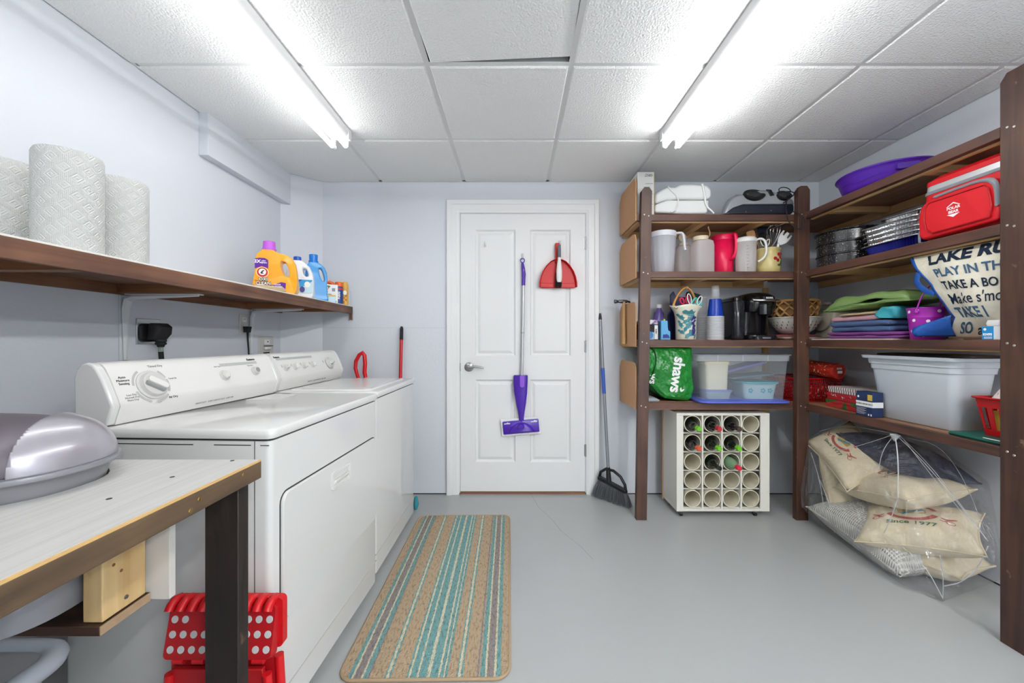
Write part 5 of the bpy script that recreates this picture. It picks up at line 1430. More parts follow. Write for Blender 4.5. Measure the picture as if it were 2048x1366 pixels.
MB().tube([(c[0], c[1], c[2] - .03), (.01, .02, .02)], .006, 8).build('stem', BLACK, t, smooth=50)
t = utensil('whisk', 'steel balloon whisk in the cherry crock', 'whisk')
c0, c1 = Vector(ut(1545, 492, Yc - .005)), Vector(ut(1548, 450, Yc - .005))
for k in range(6):
    a = PI * k / 6
    pts = []
    for i in range(17):
        s_ = i / 16; th_ = PI * s_
        w_ = .040 * math.sin(th_) ** .9 if s_ < 1 else 0
        side = 1 if True else 0
        f = .5 - .5 * math.cos(th_)
        pts.append(None)
    loop = []
    for i in range(21):
        q = i / 20 * 2 - 1            # -1..1 along the loop
        r_ = .040 * math.copysign(1, q) * (math.sin(PI * min(1, abs(q)) ** .8)) ** .8 if abs(q) < 1 else 0
        f = 1 - abs(q) ** 1.6
        p = c0 + (c1 - c0) * f
        loop.append((p.x + r_ * math.cos(a), p.y + r_ * math.sin(a), p.z))
    MB().tube(loop, .0013, 5).build('wire', CHROME, t, smooth=60)
MB().tube([tuple(c0 + Vector((0, 0, .004))), (.006, -.012, .03)], .006, 8).build('handle', mat('whisk_handle', '#b69a74', .5), t, smooth=50)
t = utensil('white_spork', 'large white pronged serving spoon in the cherry crock', 'spoon')
c = Vector(ut(1567, 477, Yc - .03))
b = MB(frame(tuple(c), (.75, 0, -.66), (0, -1, .2)))
pr = [(-.012, -.052), (.012, -.052), (.030, -.020), (.036, .012), (.034, .050), (.024, .052), (.022, .018), (.014, .016), (.010, .054), (-.008, .054), (-.012, .016), (-.020, .018), (-.024, .050), (-.034, .046), (-.034, .008), (-.028, -.022)]
b.prism(pr, 'z', -.003, .003); b.build('head', WHITE_PLASTIC, t, bevel=.0015)
MB().tube([tuple(c + Vector((-.034, 0, -.036))), (.034, -.026, .03)], .008, 8).build('stem', WHITE_PLASTIC, t, smooth=50)
t = utensil('kitchen_scissors', 'cream handled scissors in the cherry crock', 'scissors')
def loop2(t, pts, r, m, nm='handle_loop'): MB().tube(pts, r, 8, closed=True).build(nm, m, t, smooth=60)
def ell3(c, a, b_, tilt, n=20): return [(c[0] + a * math.cos(2 * PI * i / n) * math.cos(tilt) - b_ * math.sin(2 * PI * i / n) * math.sin(tilt), c[1], c[2] + a * math.cos(2 * PI * i / n) * math.sin(tilt) + b_ * math.sin(2 * PI * i / n) * math.cos(tilt)) for i in range(n)]
loop2(t, ell3(ut(1526, 485, Yc - .045), .012, .028, R(25)), .0035, CREAM)
loop2(t, ell3(ut(1535, 486, Yc - .045), .011, .026, R(-20)), .0035, CREAM)
MB().tube([ut(1530, 493, Yc - .045), (-.005, -.03, .02)], .004, 6).build('blade', STEEL, t)

# ------------------------------------------------------------------ third shelf
HAMW = wood('hammer_ash', '#b5895a', '#d3ac78', 'z', .55); IRON = mat('hammer_iron', '#56575a', .35, metal=.8)
t = thing('hammer', 'claw hammer with a pale wooden handle hung on the shelf end guard', 'hammer', (.7495, 2.68, 1.101))
b = MB(); b.stack([(ellipse(.013, .017, 16), -.0), (ellipse(.014, .019, 16), .02), (ellipse(.012, .016, 16), .12), (ellipse(.010, .013, 16), .22), (ellipse(.011, .015, 16), .29)]); b.build('handle', HAMW, t, smooth=50)
b = MB(frame((0, 0, .292), (0, 1, 0), (-1, 0, 0))); b.lathe([(.011, -.022), (.013, 0), (.012, .022), (.0095, .034), (.0095, .044), (.013, .050), (.0135, .064), (.012, .066)], n=16); b.build('head', IRON, t, smooth=40)
for s_ in (-1, 1): MB().tube([(.018, s_ * .004, .294), (.036, s_ * .007, .290), (.054, s_ * .010, .272)], [.010, .008, .003], 6, flat=.7).build('claw', IRON, t, smooth=40)

Yk = 2.60
def kx(u, Y=Yk): return px(u, Y)
SWP = mat('purple_bottle', '#5f4d92', .3)
t = thing('mop_refill_bottle', 'purple mop cleaner refill bottle with white cap behind the small boxes', 'bottle', (kx(1318, 2.735), 2.735, S3))
b = MB(); b.stack([(ellipse(.048, .035, 24, 3), 0), (ellipse(.050, .036, 24, 3), .01), (ellipse(.050, .036, 24, 3), .12), (ellipse(.046, .034, 24, 2.6), .14), (ellipse(.036, .032, 24, 2), .152), (ellipse(.034, .030, 24, 2), .185), (ellipse(.026, .024, 24), .198), (ellipse(.017, .017, 24), .212), (ellipse(.016, .016, 24), .225)]); b.build('body', SWP, t, smooth=50)
MB().lathe([(.018, .223), (.018, .246), (.016, .248)], n=18).build('cap', WHITE_PLASTIC, t, smooth=40)
t = thing('dark_carton', 'black and white printed carton at the left end of the third shelf', 'box', (kx(1300, 2.56), 2.60, S3))
MB().box(-.085, .056, -.045, .075, 0, .100).build('carton', BLACKMATT, t, bevel=.002)
MB().box(.028, .050, -.0458, -.045, .004, .096).build('white_strip', WHITEPRINT, t)
MB().box(-.04, .026, -.0456, -.045, .002, .05).build('picture', mat('pale_blue_print2', '#a9c3d6', .5), t)
b = MB(frame((.0, -.0458, .03), (1, 0, 0), (0, -1, 0))); b.lathe([(.024, 0), (.024, .0006)], n=20, sx=.8); b.build('picture', mat('mid_blue_print', '#3b7fc0', .5), t)
text(t, 'HEPA', .014, frame((.039, -.0462, .055), (0, 0, 1), (0, -1, 0)), DARKPRINT, bold=.0005)
t = thing('wipes_packet', 'crumpled white and purple packet lying on the black carton', 'packet', (kx(1304, 2.56), 2.60, S3 + .1005))
b = MB(); b.stack([(rrect(-.075, .042, -.04, .06, .02), .001), (rrect(-.08, .046, -.045, .065, .025), .012), (rrect(-.07, .04, -.04, .055, .02), .028)]); b.wobble(.007, 28, 4)
for i_, v_ in enumerate(b.v): b.v[i_] = (v_[0], v_[1], max(v_[2], .001))
b.build('packet', speckle('packet_print', '#e6e3ea', '#7b4f86', 22, .5, .62, .4), t, smooth=60)
t = thing('blue_sponge_carton', 'light blue stepped carton beside the black carton', 'box', (kx(1331, 2.53) + .004, 2.56, S3))
b = MB(); b.prism([(-.032, 0), (.030, 0), (.030, .055), (.018, .06), (.014, .078), (.012, .125), (-.030, .125)], 'y', -.025, .035); b.build('carton', mat('sponge_blue', '#5fa8d8', .5), t, bevel=.002)
b = MB(frame((.004, -.0256, .026), (1, 0, 0), (0, -1, 0))); b.prism([(-.024, -.014), (.022, -.014), (.014, .004), (.002, .012), (-.012, .008), (-.022, .010)], 'z', 0, .0006); b.build('emblem', mat('navy_print', '#1b2f86', .5), t)
MB().box(-.012, -.002, -.02, .0, .125, .136).build('tab', mat('lime_tab', '#a6bf4a', .5), t)
t = thing('navy_folder', 'dark navy folder standing behind the grape vase', 'folder', (kx(1352, 2.66), 2.68, S3))
b = MB(); b.prism([(-.045, 0), (.10, 0), (.10, .29), (.01, .30), (-.010, .335), (-.03, .31), (-.03, .2), (-.045, .17)], 'y', -.004, .016); b.build('folder', mat('navy_board', '#1b1f4c', .4), t, bevel=.002)

# vase with grapes and bamboo handle
VASE = mat('vase_glaze', '#e0dcc8', .25, var=(20, .04)); TEAL = mat('vase_leaf', '#3f7c86', .35, var=(60, .15)); GRAPE = mat('vase_grape', '#241f72', .3); BAMB = mat('bamboo', '#c98f47', .4)
Yv = 2.56
t = thing('grape_vase', 'cream pottery vase painted with blue grapes, bamboo handle over the top', 'vase', (kx(1371.5, Yv), Yv, S3 + .0028))
b = MB(); rings = []
for r_, z_ in ((.058, 0), (.0605, .004), (.061, .05), (.0615, .10), (.064, .145), (.072, .180), (.088, .207), (.099, .221)):
    k = max(0, (z_ - .14) / .08)
    rings.append([(x * (1 + .04 * k), y * (1 - .30 * k), z_ + .006 * k * math.sin(3 * math.atan2(y, x))) for x, y in ellipse(r_, r_, 40)])
b.loft(rings, True, False); b.build('pot', VASE, t, smooth=60, solid=.005)
MB().lathe([(.0585, 0), (.0615, .004), (.0612, .007)], n=36).build('foot_ring', mat('bare_clay', '#b88d63', .7), t, smooth=40)
def on_vase(ang, z, off=.0022):
    r = .061 + max(0, (z - .12)) ** 1.6 * 1.4 + off
    return frame((r * math.sin(R(ang)), -r * math.cos(R(ang)), z), (math.cos(R(ang)), math.sin(R(ang)), 0), (math.sin(R(ang)), -math.cos(R(ang)), 0))
LF = [(-.030, .0), (-.018, .010), (-.004, .007), (.004, .017), (.014, .010), (.026, .016), (.022, .003), (.034, -.004), (.018, -.008), (.004, -.012), (-.010, -.006), (-.022, -.008)]
for a, z, r_, k in ((-8, .168, -15, 1.5), (-8, .122, 25, 1.35), (-12, .082, 50, 1.35), (4, .036, 35, 1.6), (-52, .145, -40, 1.1), (-54, .10, -60, 1.0), (-50, .05, -30, .9), (30, .02, 70, .6)):
    b = MB(on_vase(a, z) @ Matrix.Rotation(R(r_), 4, 'Z')); b.prism([(x * k, y * k) for x, y in LF], 'z', -.0015, .0008)
    for i_, v_ in enumerate(b.v):   # wrap onto the round body
        rr_ = math.hypot(v_[0], v_[1]); tgt = .061 + max(0, (v_[2] - .12)) ** 1.6 * 1.4 + .0052
        b.v[i_] = (v_[0] * tgt / rr_, v_[1] * tgt / rr_, v_[2])
    b.build('leaf', TEAL, t)
rr = random.Random(11)
for k in range(34):
    z_ = .145 - .115 * (k / 34); w_ = 26 * (1 - .7 * k / 34)
    b = MB(on_vase(22 + rr.uniform(-.6, .6) * w_, z_ + rr.uniform(-.004, .004), .003)); b.sphere((0, 0, 0), .0072, .0072, .004, 10, 6); b.build('grape', GRAPE, t, smooth=60)
arc = [(-.078 + .156 * i / 14, .014, .215 + .128 * math.sin(PI * i / 14) ** .75) for i in range(15)]
arc = [(x + .01 * math.sin(PI * i / 14), y, z) for i, (x, y, z) in enumerate(arc)]
MB().tube(arc, .0075, 10).build('bamboo_handle', BAMB, t, smooth=60)
for k in (0, 7): MB().tube([arc[k], (arc[k][0] + .008, arc[k][1], arc[k][2] + (.012 if k == 0 else .0))], .0095, 10).build('binding', mat('binding_tan', '#c7ad80', .7), t, smooth=60)
MB().tube([(-.088, -.03, .208), (-.078, -.04, .196), (-.072, -.045, .206)], .003, 6).build('wire_tie', mat('copper_wire', '#8a6236', .4, metal=.6), t)
vx, vz = kx(1371.5, Yv), S3
def vt(u, v, y=Yv - .02): return (px(u, y) - vx, y - Yv, pz(v, y) - vz)
def in_vase(n_, l_, c_): return thing(n_, l_, c_, (vx, Yv, vz), 0, 'scissors and tools in the grape vase')
t = in_vase('scissors', 'red handled scissors in the grape vase', 'scissors')
CRIM = mat('crimson_handle', '#c01848', .4)
loop2(t, ell3(vt(1364, 602), .012, .020, R(20)), .006, CRIM); loop2(t, ell3(vt(1375, 599), .010, .024, R(-10)), .006, CRIM)
MB().tube([vt(1369, 609), (.0, -.01, .05)], .006, 6).build('blade', STEEL, t)
t = in_vase('scissors', 'white wire loop handled scissors in the grape vase', 'scissors')
loop2(t, ell3(vt(1379, 598, Yv - .04), .012, .034, R(12)), .0035, WHITE_PLASTIC); loop2(t, ell3(vt(1399, 601, Yv - .04), .012, .030, R(-22)), .0035, WHITE_PLASTIC)
MB().tube([vt(1388, 611, Yv - .04), (.012, -.035, .05)], .005, 6).build('blade', STEEL, t)
t = in_vase('scissors', 'turquoise handled scissors in the grape vase', 'scissors')
TURQ = mat('turquoise_handle', '#3fb6b3', .4)
loop2(t, ell3(vt(1389, 604, Yv - .03), .012, .028, R(-28)), .0055, TURQ); loop2(t, ell3(vt(1399, 608, Yv - .03), .010, .018, R(-40)), .0055, TURQ)
MB().tube([vt(1392, 611, Yv - .03), (.016, -.01, .05)], .005, 6).build('blade', STEEL, t)
t = in_vase('stapler', 'black tool poking out at the back of the grape vase', 'tool')
b = MB(frame(vt(1387, 592, Yv + .075), (1, 0, -.3), (0, -1, 0))); b.stack([(rrect(-.05, .05, -.02, .02, .012), -.012), (rrect(-.05, .05, -.02, .02, .012), .012)]); b.build('body', BLACKMATT, t, bevel=.003)
MB().tube([vt(1387, 597, Yv + .075), (.01, .045, .05)], .008, 8).build('shaft', BLACKMATT, t)

# cups
CLEAR = mat('clear_cup', '#dfe2e6', .12, alpha=.22); CUPW = mat('cup_white', '#dcdde1', .35); CUPB = mat('cup_blue', '#12379a', .2)
def cup_profile(r0, r1, h): return [(r0, 0), (r1, h), (r1 + .002, h), (r1 + .002, h - .004), (r1, h - .004)]
t = thing('clear_cup_stack', 'sleeve of clear plastic cups standing beside the grape vase', 'cups', (kx(1403, 2.665), 2.665, S3))
for k in range(24): MB().lathe([(.030, .012 * k), (.0385, .012 * k + .012), (.0400, .012 * k + .013), (.0400, .012 * k + .015)], n=20, cap0=(k == 0), cap1=False).build('cup', CLEAR, t, smooth=40)
t = thing('white_cup_stack', 'stack of upside down cups, white rims below a blue top cup', 'cups', (kx(1430.5, 2.56), 2.56, S3))
for k in range(17): MB().lathe([(.0515, .0092 * k), (.0528, .0092 * k + .001), (.0528, .0092 * k + .0045), (.0505, .0092 * k + .0055), (.0465, .0092 * k + .0088)], n=28, cap0=(k == 0), cap1=False).build('cup_rim', CUPW, t, smooth=30)
MB().lathe([(.0495, .155), (.0480, .160), (.0455, .195), (.0450, .197), (.0440, .205), (.0365, .266), (.034, .2675)], n=32).build('blue_cup', CUPB, t, smooth=30)
t = thing('clear_cup_bag', 'clear small cups upside down on top of the blue cup', 'cups', (kx(1430.5, 2.56), 2.56, S3 + .268))
for k in range(4): MB().lathe([(.0255 + .003, .012 * k), (.0255 + .003, .012 * k + .002), (.027, .012 * k + .003), (.022, .012 * k + .05)], n=20, cap0=False, cap1=(k == 3)).build('cup', CLEAR, t, smooth=40)

# coffee maker
t = thing('coffee_maker', 'black single cup coffee maker on the third shelf', 'coffee maker', (kx(1502, 2.62), 2.64, S3))
GLB = mat('gloss_black', '#121215', .12, coat=.4); SMOKE = mat('smoked_tank', '#26272b', .08, alpha=.92)
# local x: water tank on the left (-), brewer on the right (+)
b = MB(); b.stack([(rrect(-.060, .128, -.115, .14, .04, 6), .0), (rrect(-.062, .130, -.117, .142, .04, 6), .012), (rrect(-.060, .128, -.115, .14, .04, 6), .030)]); b.build('base', BLACK, t, smooth=40)
b = MB(); b.stack([(rrect(-.060, .126, -.02, .14, .035, 6), .028), (rrect(-.060, .126, -.03, .14, .035, 6), .20), (rrect(-.060, .128, -.06, .14, .04, 6), .25)]); b.build('column', GLB, t, smooth=40)
b = MB(); b.stack([(rrect(-.052, .134, -.085, .14, .05, 6), .185), (rrect(-.056, .136, -.11, .14, .06, 6), .215), (rrect(-.056, .136, -.115, .14, .06, 6), .255), (rrect(-.050, .130, -.105, .135, .06, 6), .285), (rrect(-.030, .112, -.075, .12, .06, 6), .308), (rrect(.0, .085, -.03, .09, .045, 6), .317)]); b.build('brew_head', GLB, t, smooth=50)
b = MB(frame((.045, -.098, .220), (1, 0, 0), (0, 0, 1))); b.lathe([(.030, -.065), (.046, -.055), (.050, .0), (.050, .01)], n=28, sy=.75); b.build('brew_spout', GLB, t, smooth=40)
b = MB(); b.tube([(-.040, -.112, .258), (-.01, -.128, .256), (.045, -.134, .255), (.10, -.128, .256), (.128, -.110, .258)], [.006, .010, .011, .010, .006], 10, flat=.9); b.build('chrome_band', CHROME, t, smooth=50)
b = MB(); b.stack([(rrect(.018, .085, -.128, -.09, .008), .262), (rrect(.020, .083, -.122, -.09, .008), .282)]); b.build('lift_handle', BLACK, t, smooth=40)
text(t, 'KEURIG', .0135, frame((.056, -.1262, .2715), (1, 0, 0), (0, -1, .15)), WHITEPRINT, bold=.0004)
b = MB(); b.stack([(rrect(-.142, -.064, -.075, .125, .03, 6), .004), (rrect(-.145, -.063, -.08, .13, .034, 6), .02), (rrect(-.150, -.063, -.085, .135, .036, 6), .25), (rrect(-.144, -.066, -.08, .13, .034, 6), .262)]); b.build('water_tank', SMOKE, t, smooth=40)
b = MB(); b.stack([(rrect(-.152, -.063, -.088, .137, .036, 6), .258), (rrect(-.150, -.064, -.085, .134, .036, 6), .276), (rrect(-.13, -.075, -.06, .11, .03, 6), .288)]); b.build('tank_lid', GLB, t, smooth=40)
b = MB(); b.stack([(rrect(-.045, .110, -.135, -.04, .03, 6), .0), (rrect(-.045, .110, -.135, -.04, .03, 6), .022)]); b.build('drip_tray', BLACK, t, smooth=40)
MB().box(.004, .062, -.1185, -.1165, .030, .044).build('badge', STEEL, t) if False else MB().box(.004, .058, -.1372, -.135, .006, .018).build('badge', STEEL, t)
MB().tube([(-.155, .02, .004), (-.175, .0, .03), (-.19, -.02, .045), (-.205, -.03, .03), (-.21, -.04, .004)], .004, 6).build('cord', BLACKMATT, t, smooth=60)

# wicker basket in a white colander on a tray, under the corner
Yw = 2.66
wx = px(1585, Yw)
TRAY = mat('tray_white', '#dcd9d4', .4)
t = thing('serving_tray', 'white tray with a dusky red cloth under the colander', 'tray', (wx, Yw, S3))
b = MB(); b.stack([(rrect(-.13, .13, -.14, .12, .03), .001), (rrect(-.155, .15, -.16, .14, .04), .014), (rrect(-.157, .152, -.162, .142, .04), .018), (rrect(-.13, .13, -.14, .12, .03), .012)]); b.build('tray', TRAY, t, smooth=40)
b = MB(); b.stack([(rrect(-.135, .10, -.13, .1, .03), .014), (rrect(-.145, .11, -.14, .11, .03), .022), (rrect(-.12, .08, -.11, .09, .03), .034)]); b.wobble(.006, 18, 6); b.build('cloth', mat('dusky_red_cloth', '#8f4a4c', .9), t, smooth=60)
t = thing('colander', 'white plastic colander with slots holding a wicker basket', 'colander', (wx + .005, Yw - .01, S3 + .036))
b = MB(); b.lathe([(.050, 0), (.075, .006), (.110, .035), (.138, .080), (.150, .108), (.158, .110), (.158, .115), (.146, .114), (.132, .080), (.104, .038), (.05, .008)], n=48); b.build('bowl', mat('colander_white', '#e3dfd8', .35), t, smooth=50)
SL = mat('slot_dark', '#6b6660', .8)
for ring_, (r_, z_, n_) in enumerate(((.117, .043, 22), (.129, .062, 24), (.138, .081, 26))):
    for k in range(n_):
        a = 2 * PI * (k + .5 * (ring_ % 2)) / n_
        if math.sin(a) > .3: continue
        b = MB(frame((r_ * math.cos(a), r_ * math.sin(a), z_), (-math.sin(a), math.cos(a), 0), (math.cos(a) * .85, math.sin(a) * .85, -.5))); b.stack([(ellipse(.0022, .0075, 8), -.002), (ellipse(.0022, .0075, 8), .0012)]); b.build('slot', SL, t)
WICK = mat('wicker', '#c29a63', .6, var=(40, .2)); WICKD = mat('wicker_dark', '#a57a47', .6, var=(40, .2))
t = thing('wicker_basket', 'small woven wicker basket sitting in the white colander', 'basket', (wx + .005, Yw - .01, S3 + .135))
for lay in range(3):
    n_ = 26
    for k in range(n_):
        a0 = 2 * PI * k / n_; a1 = 2 * PI * (k + 1.25) / n_
        z0 = .018 + .036 * lay; r_ = .118 + .007 * lay
        if math.sin((a0 + a1) / 2) > .75: continue
        pts = []
        for i in range(6):
            f = i / 5; a = a0 + (a1 - a0) * f; zz = z0 + (.034 * f if (k + lay) % 2 == 0 else .034 * (1 - f)); ro = r_ + .006 * math.sin(PI * f)
            pts.append((ro * math.cos(a), ro * math.sin(a), zz))
        MB().tube(pts, .0085, 6, flat=.45).build('strand', WICK if lay != 2 else WICKD, t, smooth=60)
b = MB(); b.lathe([(.05, -.072), (.085, -.055), (.108, .006), (.120, .10), (.112, .10), (.10, .012)], n=40); b.build('lining', mat('wicker_inner', '#8f6a3d', .8), t, smooth=50)
MB().tube([(.134 * math.cos(2 * PI * i / 40), .134 * math.sin(2 * PI * i / 40), .125) for i in range(40)], .009, 8, closed=True).build('rim', WICKD, t, smooth=60)

IVORY = mat('ivory_plastic', '#d5cfbd', .4)
t = thing('food_slicer', 'ivory kitchen slicer machine in the shelf corner', 'slicer', (2.14, 2.66, S3))
b = MB(); b.prism([(-.072, 0), (.078, 0), (.078, .014), (-.06, .018), (-.072, .012)], 'y', -.19, .10); b.build('base', IVORY, t, bevel=.004)
b = MB(); b.prism([(-.065, .016), (.03, .016), (.070, .19), (.058, .235), (-.005, .24), (-.03, .215)], 'y', -.10, .04); b.build('body', IVORY, t, bevel=.010, seg=3)
b = MB(frame((-.03, -.03, .236), (1, 0, 0), (0, 0, 1))); b.lathe([(.022, 0), (.022, .014), (.018, .018)], n=20); b.build('knob', IVORY, t, smooth=40)
b = MB(frame((-.052, -.03, .12), (0, 1, 0), (-1, 0, .25))); b.lathe([(.062, 0), (.064, .012), (.05, .016)], n=32); b.build('blade_guard', IVORY, t, smooth=40)
MB().tube([(.05, -.1, .10), (.062, -.13, .15), (.07, -.13, .13), (.072, -.12, .06), (.07, -.1, .02)], .003, 6).build('cord', IVORY, t, smooth=60)
# ------------------------------------------------------------------ bottom shelf of the back run
def soft(layers, amp, freq, seed, floor=None):
    b = MB(); b.stack(layers); b.wobble(amp, freq, seed)
    if floor is not None: b.v = [(x, y, max(z, floor)) for x, y, z in b.v]
    return b
GREYC = mat('pale_grey_cloth', '#aab3b8', .9)
o = soft([(rrect(-.065, .060, -.10, .12, .02), .001), (rrect(-.07, .066, -.105, .13, .02), .010), (rrect(-.06, .05, -.09, .11, .02), .022), (rrect(-.05, .03, -.07, .09, .02), .026)], .006, 12, 3, .001).build('grey_cloth', GREYC, None, smooth=60, loc=(.868, 2.60, S4))
tag(o, 'folded pale grey cloth on the bottom shelf at the green bag', 'cloth')

GBAG = mat('green_bag', '#1f7a2e', .28, bump=(9, .05), var=(5, .12))
Yg = 2.53
gx_, gz_ = px(1345, Yg), S4
t = thing('green_shopping_bag', 'green reusable shopping bag with white lettering on the bottom shelf', 'shopping bag', (gx_ - .016, Yg + .06, gz_))
def z7(x, y, Y): return (px(1220 + x * .20508, Y), pz(560 + y * .20508, Y))
outl = [(392, 655), (470, 645), (640, 648), (828, 655), (832, 760), (826, 930), (845, 1060), (820, 1150), (790, 1186), (700, 1178), (560, 1160), (490, 1110), (430, 1040), (404, 1010), (384, 960), (380, 800)]
fr = [(z7(x, y, Yg)[0] - gx_, z7(x, y, Yg)[1] - gz_) for x, y in outl]
fr = [(x, max(.003, min(z, .352))) for x, z in fr]
cxm = sum(p[0] for p in fr) / len(fr); czm = sum(p[1] for p in fr) / len(fr)
b = MB()
rings = [[(cxm + (x - cxm) * k, yy, czm + (z - czm) * k2) for x, z in fr] for k, k2, yy in ((.80, .85, -.078), (.97, .97, -.060), (1.0, 1.0, 0), (.98, 1.0, .12), (.9, .95, .18))]
b.loft(rings); b.v = [(x, y, max(z, .002)) for x, y, z in b.v]
o = b.build('bag', GBAG, t, smooth=40, sub=0)
def bagpt(x, y, off=-.0815): p = z7(x, y, Yg - .02); return (p[0] - gx_, off, p[1] - gz_)
c0, c1 = Vector(bagpt(700, 770)), Vector(bagpt(655, 1080))
dirv = (c1 - c0).normalized()
text(t, 'shaws', .100, frame(tuple((c0 + c1) / 2 + Vector((.0, -.001, 0))), tuple(dirv), (0, -1, 0)), WHITEPRINT, bold=.0028, xs=1.0, spacing=.95)
lf = frame(bagpt(712, 1090, -.083), (1, 0, .3), (0, -1, 0))
for r_ in (25, 75):
    b = MB(lf @ Matrix.Rotation(R(r_), 4, 'Z')); b.prism([(0, 0), (.010, .005), (.022, .003), (.030, -.003), (.018, -.006), (.006, -.005)], 'z', 0, .0008); b.build('leaf_mark', WHITEPRINT, t)
text(t, 'ws', .06, frame(bagpt(442, 965, -.0805), (-.1, 0, -1), (-.3, -1, 0)), WHITEPRINT, bold=.0015)
hs = [bagpt(440, 660, -.080), bagpt(465, 720, -.086), bagpt(472, 800, -.086), bagpt(450, 880, -.084), bagpt(415, 960, -.078)]
MB().tube(chaikin(hs), .012, 6, flat=.2).build('strap', GBAG, t, smooth=60)

BINC = frosted('clear_bin', '#e6edf0', .76, .2, .35)
Yn = 2.50
t = thing('clear_bin', 'clear plastic storage bin standing on a blue lid', 'storage bin', (px(1488, Yn), Yn + .14, S4 + .016))
bxc = px(1488, Yn)
wt, wb_, hb_ = (px(1582, Yn) - px(1394, Yn)) / 2, (px(1572, Yn) - px(1405, Yn)) / 2, .288
b = MB(); b.stack([(rrect(-wb_, wb_, -.135, .135, .03, 6), 0), (rrect(-wt + .012, wt - .012, -.15, .15, .035, 6), hb_ - .04)], True, False); b.build('tub', BINC, t, smooth=40)
b = MB(); b.stack([(rrect(-wt + .012, wt - .012, -.15, .15, .035, 6), hb_ - .042), (rrect(-wt + .004, wt - .004, -.158, .158, .04, 6), hb_ - .04), (rrect(-wt + .003, wt - .003, -.159, .159, .04, 6), hb_ - .006), (rrect(-wt - .006, wt + .006, -.168, .168, .045, 6), hb_ - .004), (rrect(-wt - .006, wt + .006, -.168, .168, .045, 6), hb_)], False, False); b.build('rim', frosted('bin_rim', '#e6ecee', .45, .2, .35), t, smooth=40)
for x in (-.18, -.02, .14): MB().box(x - .002, x + .002, -.164, -.158, hb_ - .040, hb_ - .005).build('rib', frosted('bin_rib', '#eef2f3', .3, .2, .3), t)
LIDB = mat('periwinkle_lid', '#5a68cc', .35)
t2 = thing('bin_lid', 'periwinkle blue bin lid under the clear storage bin', 'lid', (bxc - .020, 2.60, S4))
b = MB(); wl = .291
b.stack([(rrect(-wl + .02, wl - .02, -.155, .19, .05, 6), .001), (rrect(-wl, wl, -.172, .205, .06, 6), .004), (rrect(-wl, wl, -.172, .205, .06, 6), .013), (rrect(-wl + .015, wl - .015, -.158, .19, .05, 6), .0155)]); b.build('lid', LIDB, t2, smooth=40)
def inbin(n_, l_, c_, x, y, z): return thing(n_, l_, c_, (bxc + x, Yn + .14 + y, S4 + .0165 + z), 0, 'containers inside the clear bin')
CRC = mat('cream_container', '#d3d0bd', .4); PLID = mat('lavender_lid', '#7d80bf', .4); TEALC = mat('teal_lid', '#3f9fb0', .35); GLASSY = frosted('bowl_glass', '#c6dce0', .3, .15, .3)
t = inbin('food_container', 'tall cream food container inside the clear bin', 'container', -.16, -.06, .06)
MB().stack([(rrect(-.07, .07, -.06, .06, .02), 0), (rrect(-.075, .075, -.065, .065, .02), .165)]).build('body', CRC, t, smooth=40)
MB().stack([(rrect(-.08, .08, -.07, .07, .022), .165), (rrect(-.082, .082, -.072, .072, .022), .17), (rrect(-.08, .08, -.07, .07, .022), .183)]).build('lid', mat('cream_yellow', '#dfd6b4', .4), t, smooth=40)
t = inbin('flat_container', 'low container with lavender lid at the bottom of the clear bin', 'container', -.15, -.06, .0)
MB().stack([(rrect(-.075, .075, -.06, .06, .02), 0), (rrect(-.085, .085, -.065, .065, .02), .048)]).build('body', GLASSY, t, smooth=40)
MB().stack([(rrect(-.092, .092, -.07, .07, .022), .048), (rrect(-.092, .092, -.07, .07, .022), .058)]).build('lid', PLID, t, smooth=40)
t = inbin('glass_bowl', 'glass bowl with teal lid and teal flowers inside the clear bin', 'bowl', .12, -.04, 0)
b = MB(); b.stack([(rrect(-.095, .095, -.08, .08, .03), 0), (rrect(-.112, .112, -.09, .09, .035), .10)]); b.build('body', mat('bowl_pale', '#a9c4c6', .2), t, smooth=40)
b = MB(); b.stack([(rrect(-.122, .122, -.10, .10, .04), .10), (rrect(-.122, .122, -.10, .10, .04), .112)]); b.build('lid', TEALC, t, smooth=40)
for x in (-.07, .01, .055):
    for a in range(5): MB(frame((x + .011 * math.cos(a * 1.257), -.088, .055 + .011 * math.sin(a * 1.257)), (1, 0, 0), (0, -1, -.1))).lathe([(.006, 0), (.005, .0008)], n=8).build('petal', TEALC, t)
t = inbin('lid_stack', 'lavender plastic lids leaning in the clear bin', 'lid', .10, .05, .195)
b = MB(Matrix.Rotation(R(-14), 4, 'Y')); b.stack([(rrect(-.16, .14, -.07, .07, .03), 0), (rrect(-.165, .145, -.075, .075, .03), .008), (rrect(-.165, .145, -.075, .075, .03), .016)]); b.build('lid', PLID, t, smooth=40)
t = inbin('grey_container_lid', 'grey lid lying over the teal bowl in the clear bin', 'lid', .10, .0, .138)
b = MB(Matrix.Rotation(R(-6), 4, 'Y')); b.stack([(rrect(-.15, .14, -.09, .08, .03), 0), (rrect(-.15, .14, -.09, .08, .03), .012)]); b.build('lid', mat('slate_lid', '#59707a', .4), t, smooth=40)

